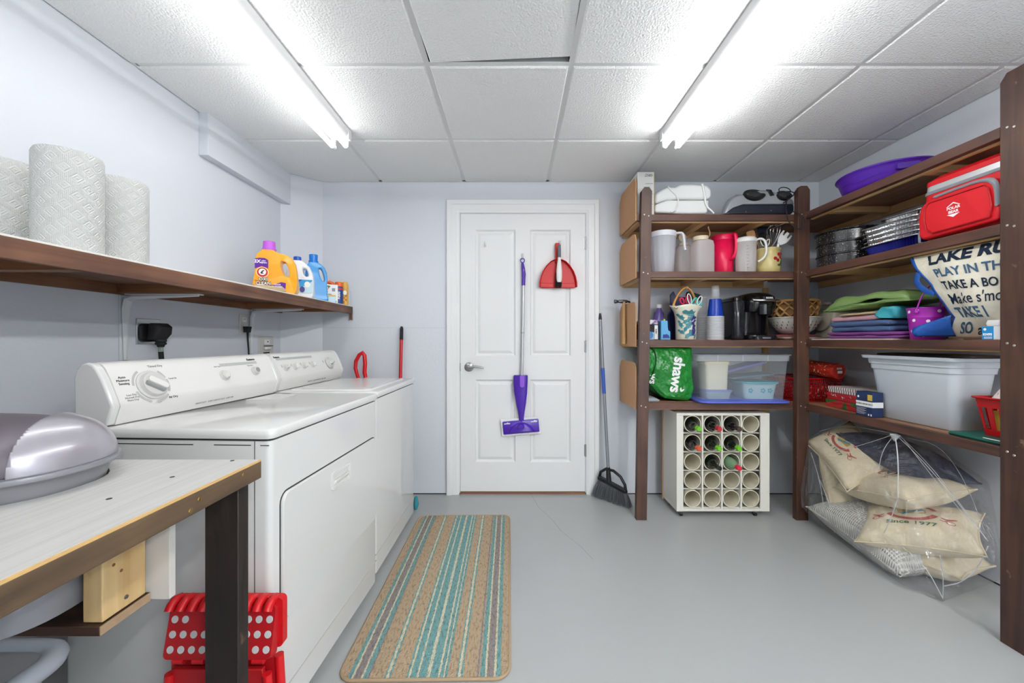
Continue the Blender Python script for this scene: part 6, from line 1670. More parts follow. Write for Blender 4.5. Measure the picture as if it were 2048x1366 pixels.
# ------------------------------------------------------------------ right run: top shelf
PTUB = mat('purple_tub', '#4d1f9a', .35)
t = thing('purple_tub', 'wide purple plastic party tub on the top shelf', 'tub', (2.003, 2.10, S1))
b = MB(); b.lathe([(.165, 0), (.172, .004), (.185, .03), (.200, .075), (.207, .088), (.211, .090), (.211, .096), (.198, .094), (.180, .03), (.16, .012)], n=56); b.build('tub', PTUB, t, smooth=50)
MB().tube([(.2105 * math.cos(2 * PI * i / 56), .2105 * math.sin(2 * PI * i / 56), .094) for i in range(56)], .0035, 6, closed=True).build('rim', PTUB, t, smooth=60)
MB().tube([((.190 + .004 * math.sin(9 * R(a))) * math.cos(R(a)), (.190 + .004 * math.sin(9 * R(a))) * math.sin(R(a)), .042 + .007 * math.sin(7 * R(a))) for a in range(150, 300, 4)], .002, 5).build('wave_rib', PTUB, t, smooth=60)
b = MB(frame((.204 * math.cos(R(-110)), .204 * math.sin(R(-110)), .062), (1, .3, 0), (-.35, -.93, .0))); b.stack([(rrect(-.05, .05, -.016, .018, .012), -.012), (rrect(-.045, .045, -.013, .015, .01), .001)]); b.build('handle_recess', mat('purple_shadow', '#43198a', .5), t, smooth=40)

# second shelf of the right run
POTM = speckle('speckled_enamel', '#17181a', '#c4c4c4', 190, .665, .69, .2)
t = thing('stock_pot', 'black speckled enamel canning pot on the right shelf', 'pot', (2.005, 2.33, S2))
b = MB(); R0 = .158
b.lathe([(.15, 0), (R0, .008), (R0, .062), (R0 + .005, .066), (R0 + .005, .070), (R0, .074), (R0, .128), (R0 + .005, .132), (R0 + .005, .136), (R0, .140), (R0 + .001, .195), (R0 + .012, .200), (R0 + .013, .205), (R0 + .004, .208), (R0 - .006, .205), (R0 - .006, .02)], n=56); b.build('body', POTM, t, smooth=40)
for a in (-150, 30):
    c = Vector((math.cos(R(a)), math.sin(R(a)), 0)); s_ = Vector((-c.y, c.x, 0))
    MB().tube([tuple(c * (R0) + s_ * -.05 + Vector((0, 0, .175))), tuple(c * (R0 + .03) + s_ * -.04 + Vector((0, 0, .18))), tuple(c * (R0 + .034) + Vector((0, 0, .18))), tuple(c * (R0 + .03) + s_ * .04 + Vector((0, 0, .18))), tuple(c * R0 + s_ * .05 + Vector((0, 0, .175)))], .005, 8).build('handle', BLACK, t, smooth=50) if a > 0 else None

FOIL = mat('foil', '#c9cacc', .22, metal=1.0, bump=(90, .004)); BFOIL = mat('blue_foil', '#23278a', .25, metal=.5)
def pan(b, w0, d0, w1, d1, z0, z1, n=36, am=.0022):
    def ring(w, d, z, amp):
        p = rrect(-w, w, -d, d, .03, 6); out = []
        L = 0
        q = []
        for k in range(len(p)):
            a, c = p[k], p[(k + 1) % len(p)]
            m = max(1, int(math.hypot(c[0] - a[0], c[1] - a[1]) / .007))
            for i in range(m): q.append((a[0] + (c[0] - a[0]) * i / m, a[1] + (c[1] - a[1]) * i / m))
        for k, (x, y) in enumerate(q):
            f = 1 + amp * (1 if k % 2 else -1) / max(w, d) * 1.0
            out.append((x * f, y * f, z))
        return out
    base = ring(w1, d1, z1, 0)
    N = len(base)
    def rs(w, d, z, amp): return [(x * w / w1 * (1 + amp * (1 if k % 2 else -1)), y * d / d1 * (1 + amp * (1 if k % 2 else -1)), z) for k, (x, y, _) in enumerate(base)]
    b.loft([rs(w0, d0, z0, .0), rs(w0 + .002, d0 + .002, z0 + .004, .03), rs(w1 - .004, d1 - .004, z1 - .003, .03), rs(w1, d1, z1 - .002, 0), rs(w1 + .010, d1 + .010, z1 - .001, 0), rs(w1 + .010, d1 + .010, z1 + .002, 0), rs(w1 - .004, d1 - .004, z1, .0)], True, True)
t = thing('blue_foil_pan', 'blue fluted foil baking pan beside the black pot', 'foil pan', (1.985, 1.955, S2))
b = MB(); pan(b, .085, .125, .108, .148, 0, .056); b.build('pan', BFOIL, t, smooth=20)
MB().tube([(x, y, .057) for x, y in rrect(-.119, .119, -.159, .159, .03, 6)], .003, 6, closed=True).build('rolled_rim', FOIL, t, smooth=60)
for k in range(4):
    t = thing('foil_pan', ['bottom silver foil pan of the stack on the blue pan', 'second silver foil pan of the stack on the blue pan', 'third silver foil pan of the stack on the blue pan', 'top large silver foil pan of the stack, under the small one'][k], 'foil pan', (1.99 - .002 * k, 1.955 + .004 * k, S2 + .0605 + .0238 * k), R((0, 1.5, -1, 2)[k]), 'stacked silver foil pans')
    b = MB(); pan(b, .10, .13, .105, .142, 0, .020, am=.004); b.wobble(.0015, 30, k); b.build('pan', FOIL, t, smooth=30)
    MB().tube([(x, y, .019) for x, y in rrect(-.115, .115, -.152, .152, .03, 6)], .003, 6, closed=True).build('rolled_rim', FOIL, t, smooth=60)
t = thing('small_foil_pan', 'small deep foil loaf pan on top of the pan stack', 'foil pan', (2.02, 1.965, S2 + .158), R(3))
b = MB(); pan(b, .06, .08, .075, .10, 0, .036); b.build('pan', FOIL, t, smooth=20)
MB().tube([(x, y, .037) for x, y in rrect(-.084, .084, -.109, .109, .03, 6)], .003, 6, closed=True).build('rolled_rim', FOIL, t, smooth=60)
text(bpy.data.objects['foil_pan'], 'I', .02, frame((-.117, .04, .012), (0, -1, 0), (-1, 0, 0)), REDP, name='price_mark', bold=.001)

CRED = mat('cooler_red', '#cb0c1b', .55, bump=(9, .006)); CGREY = mat('cooler_grey', '#85888d', .5); CSIL = mat('cooler_silver', '#c9cbcc', .3, metal=.3)
cX, cYn, cYf, cH = 1.866, 1.468, 1.775, .275
t = thing('cooler_bag', 'red insulated cooler bag with grey zips on the right shelf', 'cooler bag', (2.0, 1.58, S2))
# local: face looks toward -x; y from near (-) to far (+)
fx = cX - 2.0
def face(y, z): return (fx - .004 * math.sin(max(0, min(1, z / cH)) * PI) * 4, y - 1.58, z)
b = MB(); b.stack([(rrect(fx + .008, .15, cYn - 1.58, cYf - 1.58, .03, 5), 0), (rrect(fx, .155, cYn - 1.585, cYf - 1.575, .035, 5), .02), (rrect(fx - .012, .16, cYn - 1.588, cYf - 1.572, .035, 5), .12), (rrect(fx - .004, .155, cYn - 1.585, cYf - 1.575, .035, 5), .215)]); b.build('body', CRED, t, smooth=40)
b = MB(); b.stack([(rrect(fx - .006, .155, cYn - 1.586, cYf - 1.574, .035, 5), .214), (rrect(fx - .008, .157, cYn - 1.588, cYf - 1.572, .036, 5), .220), (rrect(fx - .006, .155, cYn - 1.586, cYf - 1.574, .035, 5), .228)]); b.build('zip_band', CGREY, t, smooth=40)
b = MB(); b.stack([(rrect(fx - .004, .153, cYn - 1.584, cYf - 1.576, .035, 5), .228), (rrect(fx - .002, .152, cYn - 1.583, cYf - 1.577, .035, 5), .252)]); b.build('reflective_band', CSIL, t, smooth=40)
b = MB(); b.stack([(rrect(fx - .004, .153, cYn - 1.584, cYf - 1.576, .035, 5), .252), (rrect(fx - .003, .152, cYn - 1.583, cYf - 1.577, .035, 5), .272), (rrect(fx + .02, .13, cYn - 1.56, cYf - 1.60, .04, 5), .292)]); b.build('top_flap', CRED, t, smooth=40)
# front pocket
def pk(poly, x0, x1, name, m, bev=.006):
    b = MB(); b.prism(poly, 'x', x0, x1); return b.build(name, m, t, bevel=bev, seg=3)
pp_ = [(-.110, .018), (.165, .010), (.182, .03), (.186, .11), (.176, .16), (.13, .190), (.0, .196), (-.07, .194), (-.10, .178), (-.114, .15), (-.116, .06)]
pocket = pk(pp_, fx - .040, fx - .004, 'pocket', CRED, .012)
zp = [(-.115, .078), (-.113, .15), (-.10, .180), (-.07, .196), (.0, .199), (.12, .193)]
b = MB(); b.loft([[(fx - .0405, y - 0, z + .0) for y, z in chaikin([(a, c, 0) for a, c in zp], 2) for y, z in [(y, z)]] if False else [(fx - .036, a, c) for a, c, _ in chaikin([(a, c, 0) for a, c in zp], 2)], [(fx - .046, a * 1.0 + (.0), c - .006) for a, c, _ in chaikin([(a * .96, c * .98, 0) for a, c in zp], 2)], [(fx - .043, a, c) for a, c, _ in chaikin([(a * .88, c * .93, 0) for a, c in zp], 2)]], False, False, closed=False)
b.build('pocket_zip', CGREY, t, smooth=60)
ip = [(-.09, .035), (.115, .030), (.140, .05), (.150, .10), (.146, .145), (.13, .165), (-.07, .165), (-.085, .15), (-.095, .08)]
pk(ip, fx - .046, fx - .038, 'pocket_panel', CRED, .004)
MB().tube([(fx - .047, a, c) for a, c in ip], .0022, 6, closed=True).build('piping', mat('piping_dark_red', '#a00d18', .5), t, smooth=60)
Lm = frame((fx - .0466, .035, .105), (0, -1, 0), (-1, 0, 0))
text(t, 'POLAR\nBEAR', .016, Lm, WHITEPRINT, bold=.0004)
b = MB(Lm); b.prism([(-.026, .016), (0, .032), (.026, .016), (.020, .016), (0, .027), (-.02, .016)], 'z', 0, .0006); b.build('emblem', WHITEPRINT, t)
b = MB(Lm); b.prism([(-.024, -.017), (.024, -.017), (0, -.03)], 'z', 0, .0006); b.build('emblem', WHITEPRINT, t)
MB().tube([(fx - .01, .19, .075), (fx - .018, .198, .05), (fx - .018, .198, .01), (fx - .01, .192, .004)], .006, 6, flat=.5).build('side_strap', CGREY, t, smooth=50)

# ------------------------------------------------------------------ third shelf of the right run: linens, bucket, tote
def linen(name, label, m, x0, x1, y0, y1, z0, h, folds, seed, amp=.006):
    t = thing(name, label, 'cloth', ((x0 + x1) / 2, (y0 + y1) / 2, z0), 0, 'folded linens on the right shelf')
    w, d = (x1 - x0) / 2, (y1 - y0) / 2
    for k in range(folds):
        za, zb = h * k / folds, h * (k + 1) / folds
        e = .012 * rnd.random()
        o0 = rrect(-w + e, w, -d, d - e, .02, 4); DP = dens(o0, .018)
        def ins_(q): return [(x * (1 - q / w), y * (1 - q / d)) for x, y in DP]
        hz = zb - za
        b = MB(); b.stack([(ins_(.012), za + .0006), (ins_(.003), za + hz * .2), (ins_(0), za + hz * .5), (ins_(.003), za + hz * .8), (ins_(.012), zb - .0003)])
        # extra mid points so that the cloth can undulate
        b.wobble(amp * 1.6, 16, seed + k * 1.3, (1, .6, .5))
        b.v = [(x, y, min(h - .0004, max(z, .0006))) for x, y, z in b.v]
        b.build('fold', m, t, smooth=70)
    return t
o = MB().box(1.845, 2.19, 1.90, 2.42, S3 + .0002, S3 + .006).build('shelf_liner', mat('white_liner', '#dedcd4', .7), None); tag(o, 'white board lying on the shelf under the folded linens', 'board')
ZL = S3 + .0065
PURC = mat('plum_cloth', '#7d3f86', .85, bump=(250, .0006)); BLUC = stripes('blue_ribbed_cloth', 'y', [(0, '#50668f'), (.55, '#3f5378')], .008, .9)
PNKC = mat('pink_cloth', '#c79aa4', .9, bump=(250, .0006)); TANC = mat('tan_cloth', '#cdb48c', .9, bump=(250, .0006)); GRNC = mat('green_satin', '#7d9a5c', .55, bump=(20, .004)); TEAC = mat('teal_satin', '#3fa3b0', .4, bump=(18, .004))
linen('plum_linen', 'plum purple folded cloth at the bottom of the linen stack', PURC, 1.868, 2.15, 1.885, 2.345, ZL, .036, 2, 1.0)
linen('blue_linen', 'blue ribbed folded towel above the plum cloth', BLUC, 1.872, 2.14, 1.95, 2.33, ZL + .0365, .060, 2, 2.0)
linen('pink_linen', 'thin pink folded cloth on the blue towel', PNKC, 1.88, 2.13, 2.03, 2.34, ZL + .098, .030, 1, 3.0)
linen('teal_linen', 'shiny teal cloth slumping toward the magenta bucket', TEAC, 1.862, 2.12, 1.925, 2.025, ZL + .100, .062, 1, 4.0, .02)
linen('tan_linen', 'thin tan cloth between the pink and green ones', TANC, 1.875, 2.12, 2.03, 2.27, ZL + .129, .014, 1, 5.0)
# rumpled green cloth on top: drooping sheet folded over
t = thing('green_linen', 'rumpled sage green satin cloth on top of the linen stack', 'cloth', (2.0, 2.09, ZL + .176), 0, 'folded linens on the right shelf')
for k in range(3):
    def fn(u, v, k=k):
        y = -.25 + .50 * u; x = -.135 + .25 * v
        edge = min(1, 8 * min(u, 1 - u, v, 1 - v) + .15)
        z = .006 + .024 * k * edge + .016 * mnoise.noise((x * 9 + k, y * 9, k * 3.1)) * edge + .014 * math.sin(7 * u + 2 * v + k) * edge - .030 * max(0, u - .72) * 3 * 0
        z += -.028 * max(0, u - .6) * 2
        return (x + .010 * mnoise.noise((y * 14, k, 2)), y + .014 * k * (1 if v < .5 else -1) * .3, z + .022 * (1 if k == 2 else 0) * math.exp(-((u - .35) / .18) ** 2))
    MB().grid(fn, 28, 16).build('layer', GRNC, t, smooth=70, solid=.007)

BUCK = mat('magenta_bucket', '#a72aa8', .3); BUCKD = mat('white_dot', '#f0e6ef', .4)
t = thing('polka_bucket', 'magenta metal bucket with white polka dots', 'bucket', (1.925, 1.815, S3), R(0))
b = MB(); b.lathe([(.056, 0), (.058, .003), (.060, .03), (.0615, .033), (.0605, .036), (.066, .10), (.0675, .103), (.0665, .106), (.071, .143), (.0735, .146), (.072, .149), (.068, .146), (.058, .008)], n=44); b.build('pail', BUCK, t, smooth=40)
for a, z in ((-165, .135), (-135, .085), (-150, .02), (-105, .13), (-95, .06), (-120, .03), (-178, .09), (-195, .13), (-190, .04), (-80, .10)):
    r_ = .0565 + .0100 * z / .1 + .0012
    c = Vector((math.cos(R(a)), math.sin(R(a)), 0))
    MB(frame(tuple(c * r_ + Vector((0, 0, z))), (-c.y, c.x, 0), tuple(c))).lathe([(.0072, -.001), (.0068, .0006)], n=14).build('dot', BUCKD, t)
for a in (-165, 15):
    c = Vector((math.cos(R(a)), math.sin(R(a)), 0)); MB().sphere(tuple(c * .073 + Vector((0, 0, .128))), .010, n=12, m=8).build('handle_ear', BUCK, t, smooth=60)
ca, cb = Vector((math.cos(R(-165)), math.sin(R(-165)), 0)) * .075, Vector((math.cos(R(15)), math.sin(R(15)), 0)) * .075
arc = []
for i in range(17):
    f = i / 16; th_ = PI * f
    p = ca * math.cos(th_) * 1.02 + Vector((.0, -.05, 0)) * math.sin(th_) * .6
    arc.append((p.x, p.y, .128 + .125 * math.sin(th_)))
MB().tube(arc, .003, 8).build('handle', BUCK, t, smooth=60)

# canvas tote bag lying on its side, mouth toward the linens
TOTEB = mat('tote_canvas', '#d8d2c0', .5, bump=(16, .008), var=(4, .06)); TBLUE = mat('tote_blue', '#1d4f9c', .4, bump=(30, .006)); TNAVY = mat('tote_navy', '#22344f', .6); TSTEEL = mat('tote_steel_blue', '#557a9c', .6)
t = thing('tote_bag', 'cream tote bag with blue lettering and blue trim slumped on the right shelf', 'tote bag', (1.97, 1.58, S3))
def tote(u, v, off=0.0):
    """u: 0 mouth .. 1 bottom seam (toward the camera); v: 0 top .. 1 foot."""
    Lp = [(0, 1.828, 1.514), (.15, 1.79, 1.47), (.40, 1.705, 1.37), (.60, 1.672, 1.29), (.80, 1.655, 1.225), (.92, 1.70, 1.165), (1.0, 1.73, 1.134)]
    for (a, ya, za), (c, yc, zc) in zip(Lp, Lp[1:]):
        if v <= c: k = (v - a) / (c - a); yl, zl = ya + (yc - ya) * k, za + (zc - za) * k; break
    yr, zr = 1.462, 1.514 + (1.134 - 1.514) * v
    y, z = yl + (yr - yl) * u, zl + (zr - zl) * u
    z = min(z, 1.514 if u > .02 else 1.514)
    x = 1.828 + .012 * u + .085 * (max(0, v - .55) / .45) ** 1.3 + .020 * math.cos(v * 9 + u * 3) * (1 - abs(2 * v - 1)) * .4 - .02 * math.sin(PI * u) * math.sin(PI * v)
    x += .006 * mnoise.noise((u * 5, v * 7, 1.3)) + (.028 * max(0, .2 - v) / .2)
    return (x - off - 1.97, y - 1.58, z - S3)
MB().grid(lambda a, c: tote(a, c), 30, 30).build('front_panel', TOTEB, t, smooth=70, solid=.002, recalc=False)
MB().grid(lambda a, c: (tote(a, c)[0] + .26 - .1 * a * 0, tote(a, c)[1], tote(a, c)[2]), 12, 16).build('back_panel', TOTEB, t, smooth=70, solid=.002, recalc=False)
MB().grid(lambda a, c: (tote(1, c)[0] + .26 * a, tote(1, c)[1], tote(1, c)[2]), 6, 16).build('bottom_panel', TBLUE, t, smooth=70, recalc=False)
MB().grid(lambda a, c: (tote(c, 1)[0] + .26 * a, tote(c, 1)[1], tote(c, 1)[2] + .001), 6, 16).build('side_panel', TBLUE, t, smooth=70, recalc=False)
MB().grid(lambda a, c: (tote(c, 0)[0] + .26 * a, tote(c, 0)[1], tote(c, 0)[2]), 6, 16).build('side_panel', TOTEB, t, smooth=70, recalc=False)
# blue lining just inside the mouth, trim along the mouth edge
MB().grid(lambda a, c: (tote(.12, .02 + .96 * c)[0] + .015 + .235 * a, tote(.12, .02 + .96 * c)[1] - .02, tote(.12, .02 + .96 * c)[2] * .97 + .004), 6, 16).build('lining', TBLUE, t, smooth=70, recalc=False)
trim = [tote(-.004, i / 40, .0015) for i in range(41)]; trim2 = [tote(.045, i / 40, .0015) for i in range(41)]
MB().loft([trim, trim2], False, False, closed=False).build('trim', TBLUE, t, smooth=70, recalc=False, solid=.0012)
# turned-out blue flap at the foot of the mouth
fl_ = [tote(0, .78, .004), tote(.06, .86, .004), tote(.16, .985, .004)]
q0 = Vector(fl_[0]); q1 = Vector(fl_[2])
b = MB(); b.grid(lambda a, c: tuple(q0.lerp(q1, c) + Vector((-.012 * math.sin(PI * c) - .032 * a - .05 * a * c, .125 * a * (1 - .25 * c), -.055 * a * (1 - c) * .9 + .004))), 8, 10)
b.v = [(x, y, max(z, .003)) for x, y, z in b.v]
b.build('turned_flap', TBLUE, t, smooth=70, solid=.002)
hs = [tote(0, .25, .002), tuple(Vector(tote(0, .3)) + Vector((.0, .03, -.02))), tuple(Vector(tote(0, .42)) + Vector((0, .03, -.015))), tuple(Vector(tote(0, .5)) + Vector((0, .004, 0)))]
MB().tube(chaikin(hs), .012, 6, flat=.2).build('strap', TBLUE, t, smooth=60)
def tote_line(s, v, size, m, u0, rise=0.0, bold=.0008, shear=0.0, spacing=1.0):
    o = text(t, s, size, Matrix.Identity(4), m, bold=bold, align='LEFT', ext=.0002, shear=shear, spacing=spacing)
    for vv in o.data.vertices:
        uu = u0 + vv.co.x / .335; w_ = v - vv.co.y / .38 - rise * vv.co.x / .42
        vv.co = Vector(tote(max(0, min(1, uu)), max(0, min(1, w_)), .0032))
tote_line('LAKE RU', .115, .070, TNAVY, .20, .06, .0030, spacing=1.0)
tote_line('PLAY IN TH', .285, .050, TSTEEL, .22, .03, .0014)
tote_line('TAKE A BO', .43, .048, TNAVY, .22, .0, .0010)
tote_line("Make s'mo", .585, .062, TNAVY, .18, .03, .0004, .2)
tote_line('TAKE I', .745, .062, TSTEEL, .16, .03, .0022)
tote_line('SO', .90, .055, TSTEEL, .20, .03, .0016)
tote_line('a ca', .915, .055, TNAVY, .46, .03, .0006, .2)

t = thing('mask_box', 'small blue and white box of face masks at the near post', 'box', (1.86, 1.466, S3))
MB().box(-.034, .012, -.006, .055, 0, .052).build('carton', mat('mask_white', '#e3e5e6', .5), t, bevel=.001)
MB().box(-.0346, -.034, .018, .0552, .0005, .0515).build('label', mat('mask_blue', '#1f86c4', .5), t)
MB().box(-.034, .012, .0552, .0558, .0005, .0515).build('label', mat('mask_blue2', '#1f86c4', .5), t)
text(t, 'KN95', .012, frame((-.0350, .0365, .020), (0, -1, 0), (-1, 0, 0)), WHITEPRINT, bold=.0006)
MB(frame((-.0350, .045, .040), (0, 1, 0), (-1, 0, 0))).lathe([(.005, 0), (.004, .0005)], n=12).build('emblem', WHITEPRINT, t)
for k in range(3): MB().box(-.0352, -.0346, .022, .048, .010 - .003 * k, .0113 - .003 * k).build('print_line', WHITEPRINT, t)
t = thing('white_packet', 'white flat packet resting above the face mask box', 'packet', (1.86, 1.466, S3 + .053))
b = MB(); b.stack([(rrect(-.030, .012, -.001, .045, .008), 0), (rrect(-.033, .012, -.003, .048, .008), .010), (rrect(-.030, .010, -.001, .045, .008), .022)]); b.wobble(.002, 30, 2); b.v = [(x, y, max(0, z)) for x, y, z in b.v]; b.build('packet', WHITE_PLASTIC, t, smooth=60)

# ------------------------------------------------------------------ bottom shelf of the right run
RB = mat('red_basket', '#b80a12', .35)
def lattice_basket(t, w0, d0, w1, d1, h, rows, pitch, m):
    """Open mesh basket: rim, floor, uprights and rails built as bars."""
    MB().stack([(rrect(-w0, w0, -d0, d0, .015), 0), (rrect(-w0, w0, -d0, d0, .015), .004)]).build('floor_panel', m, t)
    def side(pt, n, nm):
        b = MB()
        for k in range(n + 1): b.tube([pt(k / n, 0), pt(k / n, 1)], .0022, 4)
        for k in range(rows + 1): b.tube([pt(0, k / rows), pt(1, k / rows)], .0022, 4)
        o = b.build(nm, m, t); o['kind'] = 'stuff'
    L = lambda a, b_, f: a + (b_ - a) * f
    for s_ in (-1, 1):
        side(lambda u, v, s_=s_: (L(-L(w0, w1, v), L(w0, w1, v), u), s_ * L(d0, d1, v), h * v + .003), int(2 * w1 / pitch), 'mesh_side')
        side(lambda u, v, s_=s_: (s_ * L(w0, w1, v), L(-L(d0, d1, v), L(d0, d1, v), u), h * v + .003), int(2 * d1 / pitch), 'mesh_side')
    MB().tube([(x, y, h) for x, y in rrect(-w1 - .004, w1 + .004, -d1 - .004, d1 + .004, .015)], .0065, 8, closed=True).build('rim', m, t, smooth=50)
t = thing('mesh_basket', 'red plastic mesh basket at the shelf corner with a tin lying on it', 'basket', (1.948, 2.645, S4), R(0), 'red baskets on the bottom shelf')
lattice_basket(t, .125, .135, .150, .158, .150, 7, .013, RB)
o = soft([(rrect(-.10, .10, -.11, .11, .03), .012), (rrect(-.115, .115, -.125, .125, .03), .05), (rrect(-.09, .09, -.12, .12, .03), .10)], .012, 14, 8).build('basket_filling', speckle('filling', '#8c1a1e', '#d9d2c8', 60, .56, .6, .7), None, smooth=60, loc=(1.948, 2.645, S4 + .002)); tag(o, 'red and white odds and ends inside the mesh basket', 'contents')
PAIS = speckle('paisley_tin', '#9c2418', '#d3b07a', 70, .58, .63, .3)
t = thing('paisley_tin', 'red paisley patterned round tin lying across the mesh basket', 'tin', (1.972, 2.365, S4 + .207))
dirc = Vector((-.12, 1, .07)).normalized()
M0 = frame((0, 0, 0), (1, 0, 0), tuple(-dirc))
b = MB(M0); b.lathe([(.046, -.27), (.046, -.005)], n=32); b.build('body', PAIS, t, smooth=40)
b = MB(M0); b.lathe([(.0475, -.03), (.0475, -.002), (.0465, 0), (.042, .0005), (.040, -.003)], n=32); b.build('end_cap', mat('tin_red', '#a3261c', .3), t, smooth=40)
MB(M0).box(-.012, .020, -.012, .004, .0002, .0008).build('sticker', WHITEPRINT, t)
MB(M0).box(-.02, .016, .012, .024, .0002, .0008).build('sticker', mat('sticker_tan', '#c9bda8', .6), t)

WRAPB = stripes('candy_stripe_box', 'y', [(0, '#e4e0dc'), (.45, '#2b2b33'), (.7, '#a8383c'), (.8, '#e4e0dc')], .016, .5)
SNOW = speckle('red_snow_box', '#b01a22', '#f1e9e6', 55, .66, .69, .5); PLAID = speckle('green_red_box', '#33652c', '#b5282a', 14, .5, .53, .5)
for nm, lab, m, z0, h, x0, w in (('gift_box', 'flat green and red patterned gift box at the bottom of the pile', PLAID, 0, .045, 1.885, .14), ('gift_box', 'flat red snow dotted gift box in the middle of the pile', SNOW, .0455, .040, 1.89, .135), ('gift_box', 'flat candy striped gift box on top of the pile', WRAPB, .086, .036, 1.90, .13)):
    t = thing(nm, lab, 'gift box', (x0 + w, 2.238, S4 + z0), 0, 'flat gift boxes beside the grey bin')
    MB().box(-w, w, -.128, .118, 0, h - .010).build('box', m, t, bevel=.002)
    MB().box(-w - .003, w + .003, -.130, .120, h - .018, h - .0006).build('lid', m, t, bevel=.002)
NAVYB = mat('navy_carton', '#1d2f55', .5)
t = thing('dryer_duct_box', 'navy and white dryer duct carton in front of the grey bin', 'box', (1.876, 2.040, S4))
MB().box(-.045, .010, -.048, .048, 0, .128).build('carton', NAVYB, t, bevel=.001)
MB().box(-.0456, -.045, -.0482, .0482, .050, .078).build('label', WHITEPRINT, t)
MB().box(-.045, .010, -.0488, -.048, .050, .078).build('label', WHITEPRINT, t)
MB().box(-.0456, -.045, -.046, -.020, .085, .115).build('label', mat('carton_yellow', '#d9b84a', .5), t)
text(t, 'FLEXIBLE DRYER DUCT', .0100, frame((-.0460, 0, .064), (0, -1, 0), (-1, 0, 0)), DARKPRINT)
for k in range(6): MB().box(-.0458, -.045, -.012 + .010 * (k % 2), .044, .042 - .006 * k, .0432 - .006 * k).build('print_line', WHITEPRINT, t)
MB(frame((-.0458, .034, .100), (0, 1, 0), (-1, 0, 0))).lathe([(.006, 0), (.005, .0005)], n=12).build('emblem', WHITEPRINT, t)
for y in (-.040, -.026): MB().box(-.0458, -.045, y - .003, y + .003, .006, .016).build('mark', WHITEPRINT, t)

GBIN = mat('grey_bin', '#ccd3da', .4)
t = thing('grey_bin', 'large light grey plastic storage bin on the right bottom shelf', 'storage bin', (2.035, 1.862, S4))
hb2 = .322
b = MB()
b.stack([(rrect(-.125, 0.005, -.175, .175, .03, 6), 0), (rrect(-.130, 0.010, -.18, .18, .035, 6), .006), (rrect(-.155, 0.035, -.205, .205, .04, 6), hb2 - .072), (rrect(-.160, 0.040, -.21, .21, .04, 6), hb2 - .070), (rrect(-.163, 0.043, -.213, .213, .04, 6), hb2 - .045), (rrect(-.168, 0.048, -.218, .218, .042, 6), hb2 - .043), (rrect(-.170, 0.050, -.220, .220, .042, 6), hb2 - .018), (rrect(-.186, 0.057, -.238, .238, .046, 6), hb2 - .016), (rrect(-.190, 0.059, -.240, .240, .046, 6), hb2 - .002), (rrect(-.184, 0.053, -.234, .234, .044, 6), hb2), (rrect(-.168, 0.040, -.216, .216, .042, 6), hb2 - .001), (rrect(-.150, 0.030, -.20, .20, .04, 6), hb2 - .09)], True, False)
b.build('tub', GBIN, t, smooth=35)
MB().prism(rrect(-.150, .030, -.20, .20, .04, 6), 'z', hb2 - .10, hb2 - .07).build('dark_contents', mat('dark_contents', '#3c2d26', .8), t)
b = MB(); b.stack([(rrect(-.14, .055, -.235, .20, .04, 6), hb2 + .001), (rrect(-.14, .055, -.235, .20, .04, 6), hb2 + .008), (rrect(-.11, .03, -.20, .17, .04, 6), hb2 + .012)]); b.build('dark_lid', BLACK, t, smooth=40)

t = thing('slotted_basket', 'red plastic basket with tall slots holding papers by the near post', 'basket', (1.995, 1.515, S4 + .016), 0, 'red baskets on the bottom shelf')
def slot_side(pt, n, nm):
    b = MB()
    b.add([pt(0, 0), pt(1, 0), pt(1, .16), pt(0, .16)], [(0, 1, 2, 3)])
    b.add([pt(0, .74), pt(1, .74), pt(1, 1), pt(0, 1)], [(0, 1, 2, 3)])
    for k in range(n + 1):
        c = k / n; w = .24 / n
        b.add([pt(max(0, c - w), .16), pt(min(1, c + w), .16), pt(min(1, c + w), .74), pt(max(0, c - w), .74)], [(0, 1, 2, 3)])
    o = b.build(nm, RB, t, recalc=False, solid=.003)
    return o
w0, d0, w1, d1, hh = .085, .062, .105, .082, .150
L = lambda a, b_, f: a + (b_ - a) * f
for s_ in (-1, 1):
    slot_side(lambda u, v, s_=s_: (L(-L(w0, w1, v), L(w0, w1, v), u), s_ * L(d0, d1, v), hh * v), 6, 'side')
    slot_side(lambda u, v, s_=s_: (s_ * L(w0, w1, v), L(-L(d0, d1, v), L(d0, d1, v), u), hh * v), 4, 'side')
MB().prism(rrect(-w0, w0, -d0, d0, .004), 'z', 0, .004).build('floor_panel', RB, t)
MB().tube([(x, y, hh) for x, y in rrect(-w1 - .008, w1 + .008, -d1 - .008, d1 + .008, .012)], .006, 8, closed=True, flat=.7).build('rim', RB, t, smooth=50)
o = MB().box(-.075, .075, -.054, .054, .005, .098).build('yellow_envelopes', mat('envelope_yellow', '#d9b64a', .7), None, bevel=.002, loc=(1.995, 1.515, S4 + .016)); tag(o, 'yellow envelopes standing in the slotted red basket', 'envelopes')
o = soft([(rrect(-.07, .075, -.055, .055, .02), .108), (rrect(-.085, .085, -.065, .065, .02), .135), (rrect(-.05, .075, -.05, .055, .02), .188)], .006, 25, 3).build('paper_napkins', speckle('napkin_print', '#ece6e4', '#b2505f', 45, .58, .62, .8), None, smooth=50, loc=(1.995, 1.515, S4 + .016)); tag(o, 'white and pink printed napkins on top of the slotted basket', 'napkins')
t = thing('green_folder', 'dark green folder with white string under the slotted basket', 'folder', (1.985, 1.545, S4))
b = MB(); b.stack([(rrect(-.150, .15, -.080, .105, .012), .0005), (rrect(-.153, .15, -.083, .108, .012), .007), (rrect(-.150, .15, -.080, .105, .012), .0145)]); b.build('folder', mat('dark_green', '#14564a', .45), t, smooth=40)
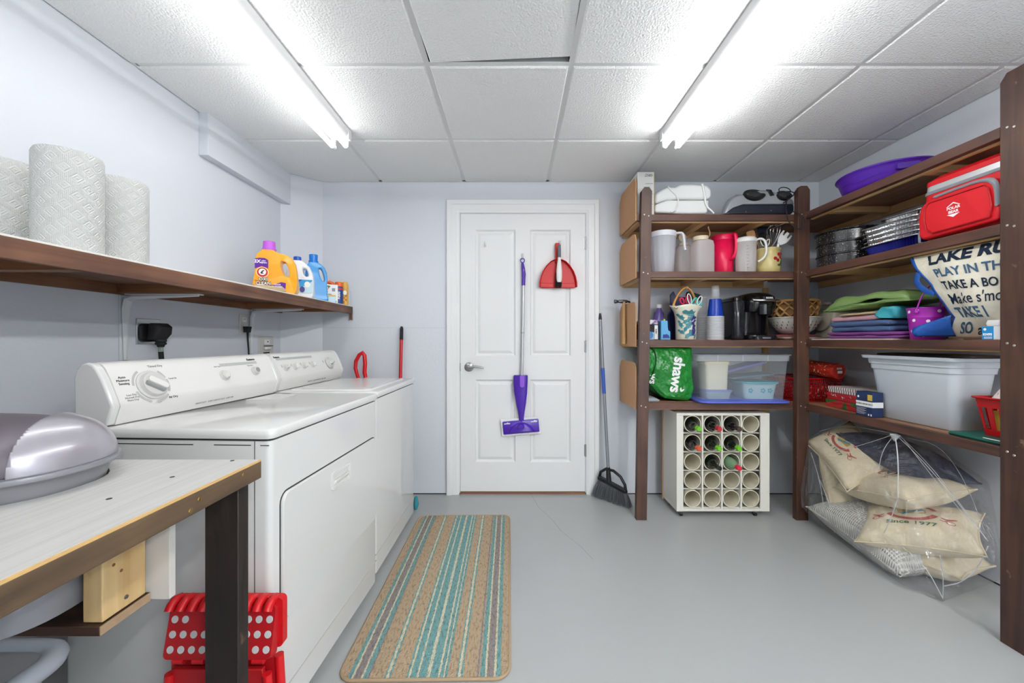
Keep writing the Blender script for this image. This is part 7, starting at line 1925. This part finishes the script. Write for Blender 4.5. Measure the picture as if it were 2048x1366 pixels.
MB().tube(chaikin([(-.150, -.02, .0165), (-.155, -.05, .017), (-.150, -.085, .0165), (-.12, -.075, .0165)]), .002, 6).build('string', WHITE_PLASTIC, t, smooth=60)
# ------------------------------------------------------------------ clear bag of cushions under the right shelves
CUSH = mat('cushion_cotton', '#e6d7b6', .85, bump=(14, .010), var=(5, .05)); NAVY = mat('navy_cushion', '#1b2340', .8, bump=(12, .010))
WAFF = None
def waffle():
    m, nt, bs = _nodes('white_waffle')
    bs.inputs['Base Color'].default_value = (*lin('#dedcd6'), 1); bs.inputs['Roughness'].default_value = .95
    tc = nt.nodes.new('ShaderNodeTexCoord'); hs_ = []
    for ax in ('X', 'Y'):
        w = nt.nodes.new('ShaderNodeTexWave'); w.bands_direction = ax; w.inputs['Scale'].default_value = 28; w.inputs['Distortion'].default_value = .6
        nt.links.new(tc.outputs['Object'], w.inputs['Vector']); hs_.append(w.outputs['Fac'])
    mx = nt.nodes.new('ShaderNodeMath'); mx.operation = 'MULTIPLY'; nt.links.new(hs_[0], mx.inputs[0]); nt.links.new(hs_[1], mx.inputs[1])
    bp = nt.nodes.new('ShaderNodeBump'); bp.inputs['Distance'].default_value = .006; nt.links.new(mx.outputs[0], bp.inputs['Height']); nt.links.new(bp.outputs[0], bs.inputs['Normal'])
    return m
WAFF = waffle()
hull_pts = []
def pillow(label, m, c, xa, ya, w, d, h, name='cushion', cat='cushion', seed=0.0, n=18, group='cushions in the clear bag'):
    """Pinched-corner cushion: centre c, axes xa, ya; returns (thing, surface function)."""
    x = Vector(xa).normalized(); y = Vector(ya); y = (y - x * y.dot(x)).normalized(); z = x.cross(y)
    if z.z < -.05: y = -y; z = -z
    t = thing(name, label, cat, c, 0, group)
    def S(u, v, s, off=0.0):
        e = (1 - abs(u) ** 2.4) * (1 - abs(v) ** 2.4)
        th = h / 2 * max(0, e) ** .5 + .0015
        pu = u * (1 - .10 * (1 - v * v) * abs(u)); pv = v * (1 - .10 * (1 - u * u) * abs(v))
        nz = .012 * mnoise.noise((u * 2.2 + seed, v * 2.2, seed * 3 + s))
        p = x * (pu * w / 2) + y * (pv * d / 2) + z * (s * (th + off) + nz * (1 - abs(u)) * (1 - abs(v)))
        return (p.x, p.y, p.z)
    b = MB()
    b.grid(lambda a, q: S(2 * a - 1, 2 * q - 1, 1), n, n); b.grid(lambda a, q: S(2 * a - 1, 2 * q - 1, -1), n, n)
    zmin = .006 - c[2]
    b.v = [(p[0], p[1], max(p[2], zmin)) for p in b.v]
    o = b.build('cover', m, t, smooth=80)
    bm = bmesh.new(); bm.from_mesh(o.data); bmesh.ops.remove_doubles(bm, verts=bm.verts[:], dist=.0032); bmesh.ops.recalc_face_normals(bm, faces=bm.faces[:]); bm.to_mesh(o.data); bm.free()
    o.data.polygons.foreach_set('use_smooth', [True] * len(o.data.polygons))
    edge = [S(-1 + 2 * i / 10, -1, 1) for i in range(10)] + [S(1, -1 + 2 * i / 10, 1) for i in range(10)] + [S(1 - 2 * i / 10, 1, 1) for i in range(10)] + [S(-1, 1 - 2 * i / 10, 1) for i in range(10)]
    edge = [(p[0], p[1], max(p[2], zmin)) for p in edge]
    MB().tube(edge, .0035, 6, closed=True).build('seam', m, t, smooth=60)
    for i in range(-4, 5, 2):
        for j in range(-4, 5, 2):
            for s in (-1, 1):
                p = S(i / 4, j / 4, s); hull_pts.append((p[0] + c[0], p[1] + c[1], max(.004, p[2] + c[2])))
    return t, S
CR = mat('print_red', '#b5493a', .8); CG = mat('print_green', '#3f6b45', .8); CYEL = mat('print_yellow', '#c9a23f', .8); CT = mat('print_teal', '#4f8f98', .8)
def cushion_print(t, S, u0=0.0, v0=0.0, rot=0.0, k=1.0, side=1):
    """Printed badge: red ring with scrolls, coloured centre and green lettering, laid on the cushion's top."""
    cr_, sr_ = math.cos(rot), math.sin(rot)
    def mp2(x, y, off=.0022):
        a, b_ = u0 + (x * cr_ - y * sr_) * k, v0 + (x * sr_ + y * cr_) * k
        return S(max(-.97, min(.97, a)), max(-.97, min(.97, b_)), side, off)
    def strip(pts, w, m, nm, off=.0022):
        A, B = [], []
        for i, (x, y) in enumerate(pts):
            x2, y2 = pts[min(i + 1, len(pts) - 1)]; x1, y1 = pts[max(i - 1, 0)]
            L_ = math.hypot(x2 - x1, y2 - y1) or 1; nx, ny = -(y2 - y1) / L_, (x2 - x1) / L_
            ww = w * (1 - .6 * abs(2 * i / (len(pts) - 1) - 1)) if nm == 'scroll' else w
            A.append(mp2(x + nx * ww, y + ny * ww, off)); B.append(mp2(x - nx * ww, y - ny * ww, off))
        MB().loft([A, B], False, False, closed=False).build(nm, m, t, recalc=False)
    arc_ = lambda cx, cy, rx, ry, a0, a1, n=18: [(cx + rx * math.cos(R(a0 + (a1 - a0) * i / n)), cy + ry * math.sin(R(a0 + (a1 - a0) * i / n))) for i in range(n + 1)]
    strip(arc_(0, .12, .42, .34, 195, 345), .055, CR, 'ring')
    strip(arc_(0, .16, .42, .34, 20, 160), .045, CR, 'ring')
    strip([(-.25, .12), (.25, .16)], .10, CYEL, 'badge', .0016); strip([(-.18, .02), (.2, .26)], .05, CT, 'badge', .0026)
    for sx_ in (-1, 1):
        strip([(sx_ * (.50 + .26 * i / 8), -.02 - .06 * math.sin(i / 8 * 4)) for i in range(9)], .03, CR, 'scroll')
        strip([(sx_ * (.48 + .20 * i / 8), -.12 - .05 * math.sin(i / 8 * 5)) for i in range(9)], .022, CR, 'scroll')
        strip(arc_(sx_ * .66, -.20, .07, .07, 0, 400), .012, CR, 'scroll')
    o = text(t, 'Since 1977', .20, Matrix.Identity(4), CG, ext=0.0, bold=.004)
    for vv in o.data.vertices: vv.co = Vector(mp2(vv.co.x, vv.co.y - .40, .0028))

pillow('plain cream cushion lying flat at the bottom of the clear bag', CUSH, (2.00, 1.92, .080), (.18, -.5, .03), (.5, .2, 0), .40, .28, .16, seed=1)
t, S = pillow('white waffle blanket folded at the foot of the clear bag', WAFF, (1.930, 2.075, .100), (-.01, -.44, -.05), (.3, 0, .05), .60, .32, .22, 'blanket', 'blanket', 2)
t, S = pillow('cream cushion printed with a red badge, near end of the clear bag', CUSH, (1.950, 1.885, .215), (.22, -.30, .10), (.26, .24, .10), .44, .32, .17, seed=3)
cushion_print(t, S, .02, -.12, R(0), .95)
t, S = pillow('cream cushion lying in the middle of the bag stack', CUSH, (1.96, 2.0, .365), (-.05, -.44, .11), (.28, -.03, .06), .50, .30, .17, seed=4)
cushion_print(t, S, .2, -.2, R(90), .5)
t, S = pillow('cream cushion standing at the far left end of the bag', CUSH, (1.960, 2.300, .235), (.0, -.12, -.42), (.30, .05, .0), .44, .28, .14, seed=5)
cushion_print(t, S, 0, 0, R(-90), .6, -1)
t, S = pillow('cream cushion leaning at the top left of the bag', CUSH, (1.915, 2.23, .475), (-.05, -.36, -.16), (.20, -.06, .16), .42, .28, .15, seed=6)
cushion_print(t, S, -.1, 0, R(0), .85)
pillow('dark navy cushion at the top of the clear bag', NAVY, (2.02, 2.04, .52), (-.02, -.44, -.05), (.28, 0, -.06), .48, .30, .16, seed=7)

def film():
    m, nt, bs = _nodes('clear_film')
    bs.inputs['Base Color'].default_value = (.75, .76, .78, 1); bs.inputs['Roughness'].default_value = .13; bs.inputs['Metallic'].default_value = .75
    tc = nt.nodes.new('ShaderNodeTexCoord')
    n = nt.nodes.new('ShaderNodeTexNoise'); n.inputs['Scale'].default_value = 7; n.inputs['Detail'].default_value = 5; n.inputs['Distortion'].default_value = 2.2
    mp = nt.nodes.new('ShaderNodeMapping'); mp.inputs['Scale'].default_value = (2.4, 1.0, .7); mp.inputs['Rotation'].default_value = (R(25), R(15), 0)
    nt.links.new(tc.outputs['Object'], mp.inputs[0]); nt.links.new(mp.outputs[0], n.inputs['Vector'])
    bp = nt.nodes.new('ShaderNodeBump'); bp.inputs['Distance'].default_value = .06; bp.inputs['Strength'].default_value = 1.0
    nt.links.new(n.outputs['Fac'], bp.inputs['Height']); nt.links.new(bp.outputs[0], bs.inputs['Normal'])
    tp = nt.nodes.new('ShaderNodeBsdfTransparent'); tp.inputs[0].default_value = (.97, .97, .975, 1)
    mx = nt.nodes.new('ShaderNodeMixShader'); mx.inputs[0].default_value = .17
    nt.links.new(tp.outputs[0], mx.inputs[1]); nt.links.new(bs.outputs[0], mx.inputs[2]); nt.links.new(mx.outputs[0], nt.nodes['Material Output'].inputs[0])
    return m
t = thing('plastic_bag', 'large clear plastic bag wrapped around a stack of cushions on the floor', 'plastic bag', (1.97, 2.02, 0))
cc = Vector((1.97, 2.02, .3))
pts = []
for p in hull_pts:
    v_ = Vector(p); dv = v_ - cc; v_ = v_ + dv.normalized() * .024
    pts.append((min(v_.x, 2.218) - 1.97, v_.y - 2.02, min(.672, max(.003, v_.z))))
pts += [(1.84 - 1.97, 1.675 - 2.02, .003), (1.875 - 1.97, 1.69 - 2.02, .01), (1.93 - 1.97, 1.90 - 2.02, .668), (2.1 - 1.97, 1.66 - 2.02, .12)]
bm = bmesh.new()
for p in pts: bm.verts.new(p)
bmesh.ops.convex_hull(bm, input=bm.verts[:], use_existing_faces=False)
bmesh.ops.delete(bm, geom=[v for v in bm.verts if not v.link_faces], context='VERTS')
bmesh.ops.subdivide_edges(bm, edges=bm.edges[:], cuts=3, use_grid_fill=True)
bm.normal_update()
for v in bm.verts:
    q = v.co * 9
    k = mnoise.noise((q.x, q.y, q.z)) * .010 + mnoise.noise((q.x * 2.3, q.y * 2.3, q.z * 2.3)) * .005
    v.co += v.normal * abs(k)
    v.co.z = max(.002, min(v.co.z, .678)); v.co.x = min(v.co.x, 2.221 - 1.97); v.co.y = min(v.co.y, 2.424 - 2.02)
me = bpy.data.meshes.new('film'); bm.to_mesh(me); bm.free(); me.materials.append(film())
me.polygons.foreach_set('use_smooth', [True] * len(me.polygons))
o = bpy.data.objects.new('film', me); COL.objects.link(o); o.parent = t
# gathered mouth; creases drawn as pale ridges in place of the film's highlight streaks
CREASE_GLINT = frosted('film_crease_glint', '#eef0f4', .35, .15, .4)
def cr(pts, r=.0022):
    q = []
    for u, v, X in pts:
        Y = X * FPX / (u - CX); q.append((X - 1.97, Y - 2.02, max(.004, min(.676, pz(v, Y)))))
    b = MB().tube(chaikin(q, 2), [r * (.4 + .6 * math.sin(PI * (i + .5) / (4 * len(q) - 5 + 2))) if False else r for i in range(len(chaikin(q, 2)))], 5, flat=.5)
    b.build('crease_glint', CREASE_GLINT, t, smooth=70)
kn = (1790, 868, 1.83)
for pl in ([kn, (1797, 920, 1.80), (1796, 995, 1.785)], [(1796, 995, 1.785), (1785, 1030, 1.78), (1768, 1066, 1.775)], [kn, (1840, 915, 1.86), (1900, 985, 1.92), (1972, 1078, 1.99)],
           [(1800, 872, 1.85), (1860, 930, 1.90), (1930, 1020, 1.95), (1976, 1082, 2.0)], [(1808, 880, 1.86), (1870, 960, 1.90), (1945, 1050, 1.96)], [kn, (1740, 885, 1.82), (1670, 905, 1.83), (1625, 890, 1.84)],
           [kn, (1765, 900, 1.81), (1757, 940, 1.80)], [(1622, 905, 1.84), (1640, 960, 1.83), (1652, 1050, 1.82)], [(1640, 960, 1.82), (1660, 1010, 1.81), (1668, 1055, 1.81)], [(1768, 1070, 1.775), (1800, 1090, 1.78), (1850, 1130, 1.80), (1885, 1195, 1.835)],
           [(1976, 1092, 2.0), (1960, 1130, 1.97), (1925, 1165, 1.92), (1888, 1172, 1.86)], [(1885, 1198, 1.838), (1887, 1160, 1.85), (1880, 1110, 1.86)], [kn, (1760, 862, 1.85), (1690, 850, 1.88), (1640, 862, 1.88)], [(1815, 876, 1.88), (1880, 890, 1.96), (1930, 960, 2.02), (1968, 1060, 2.02)]):
    cr(pl)
b = MB(); kc = Vector((1.83 - 1.97, 1.873 - 2.02, .672))
b.lathe([(.004, -.03), (.014, -.012), (.020, 0), (.010, .004)], tuple(kc), 14); b.wobble(.004, 60, 2); b.build('gathered_mouth', CREASE_GLINT, t, smooth=70)
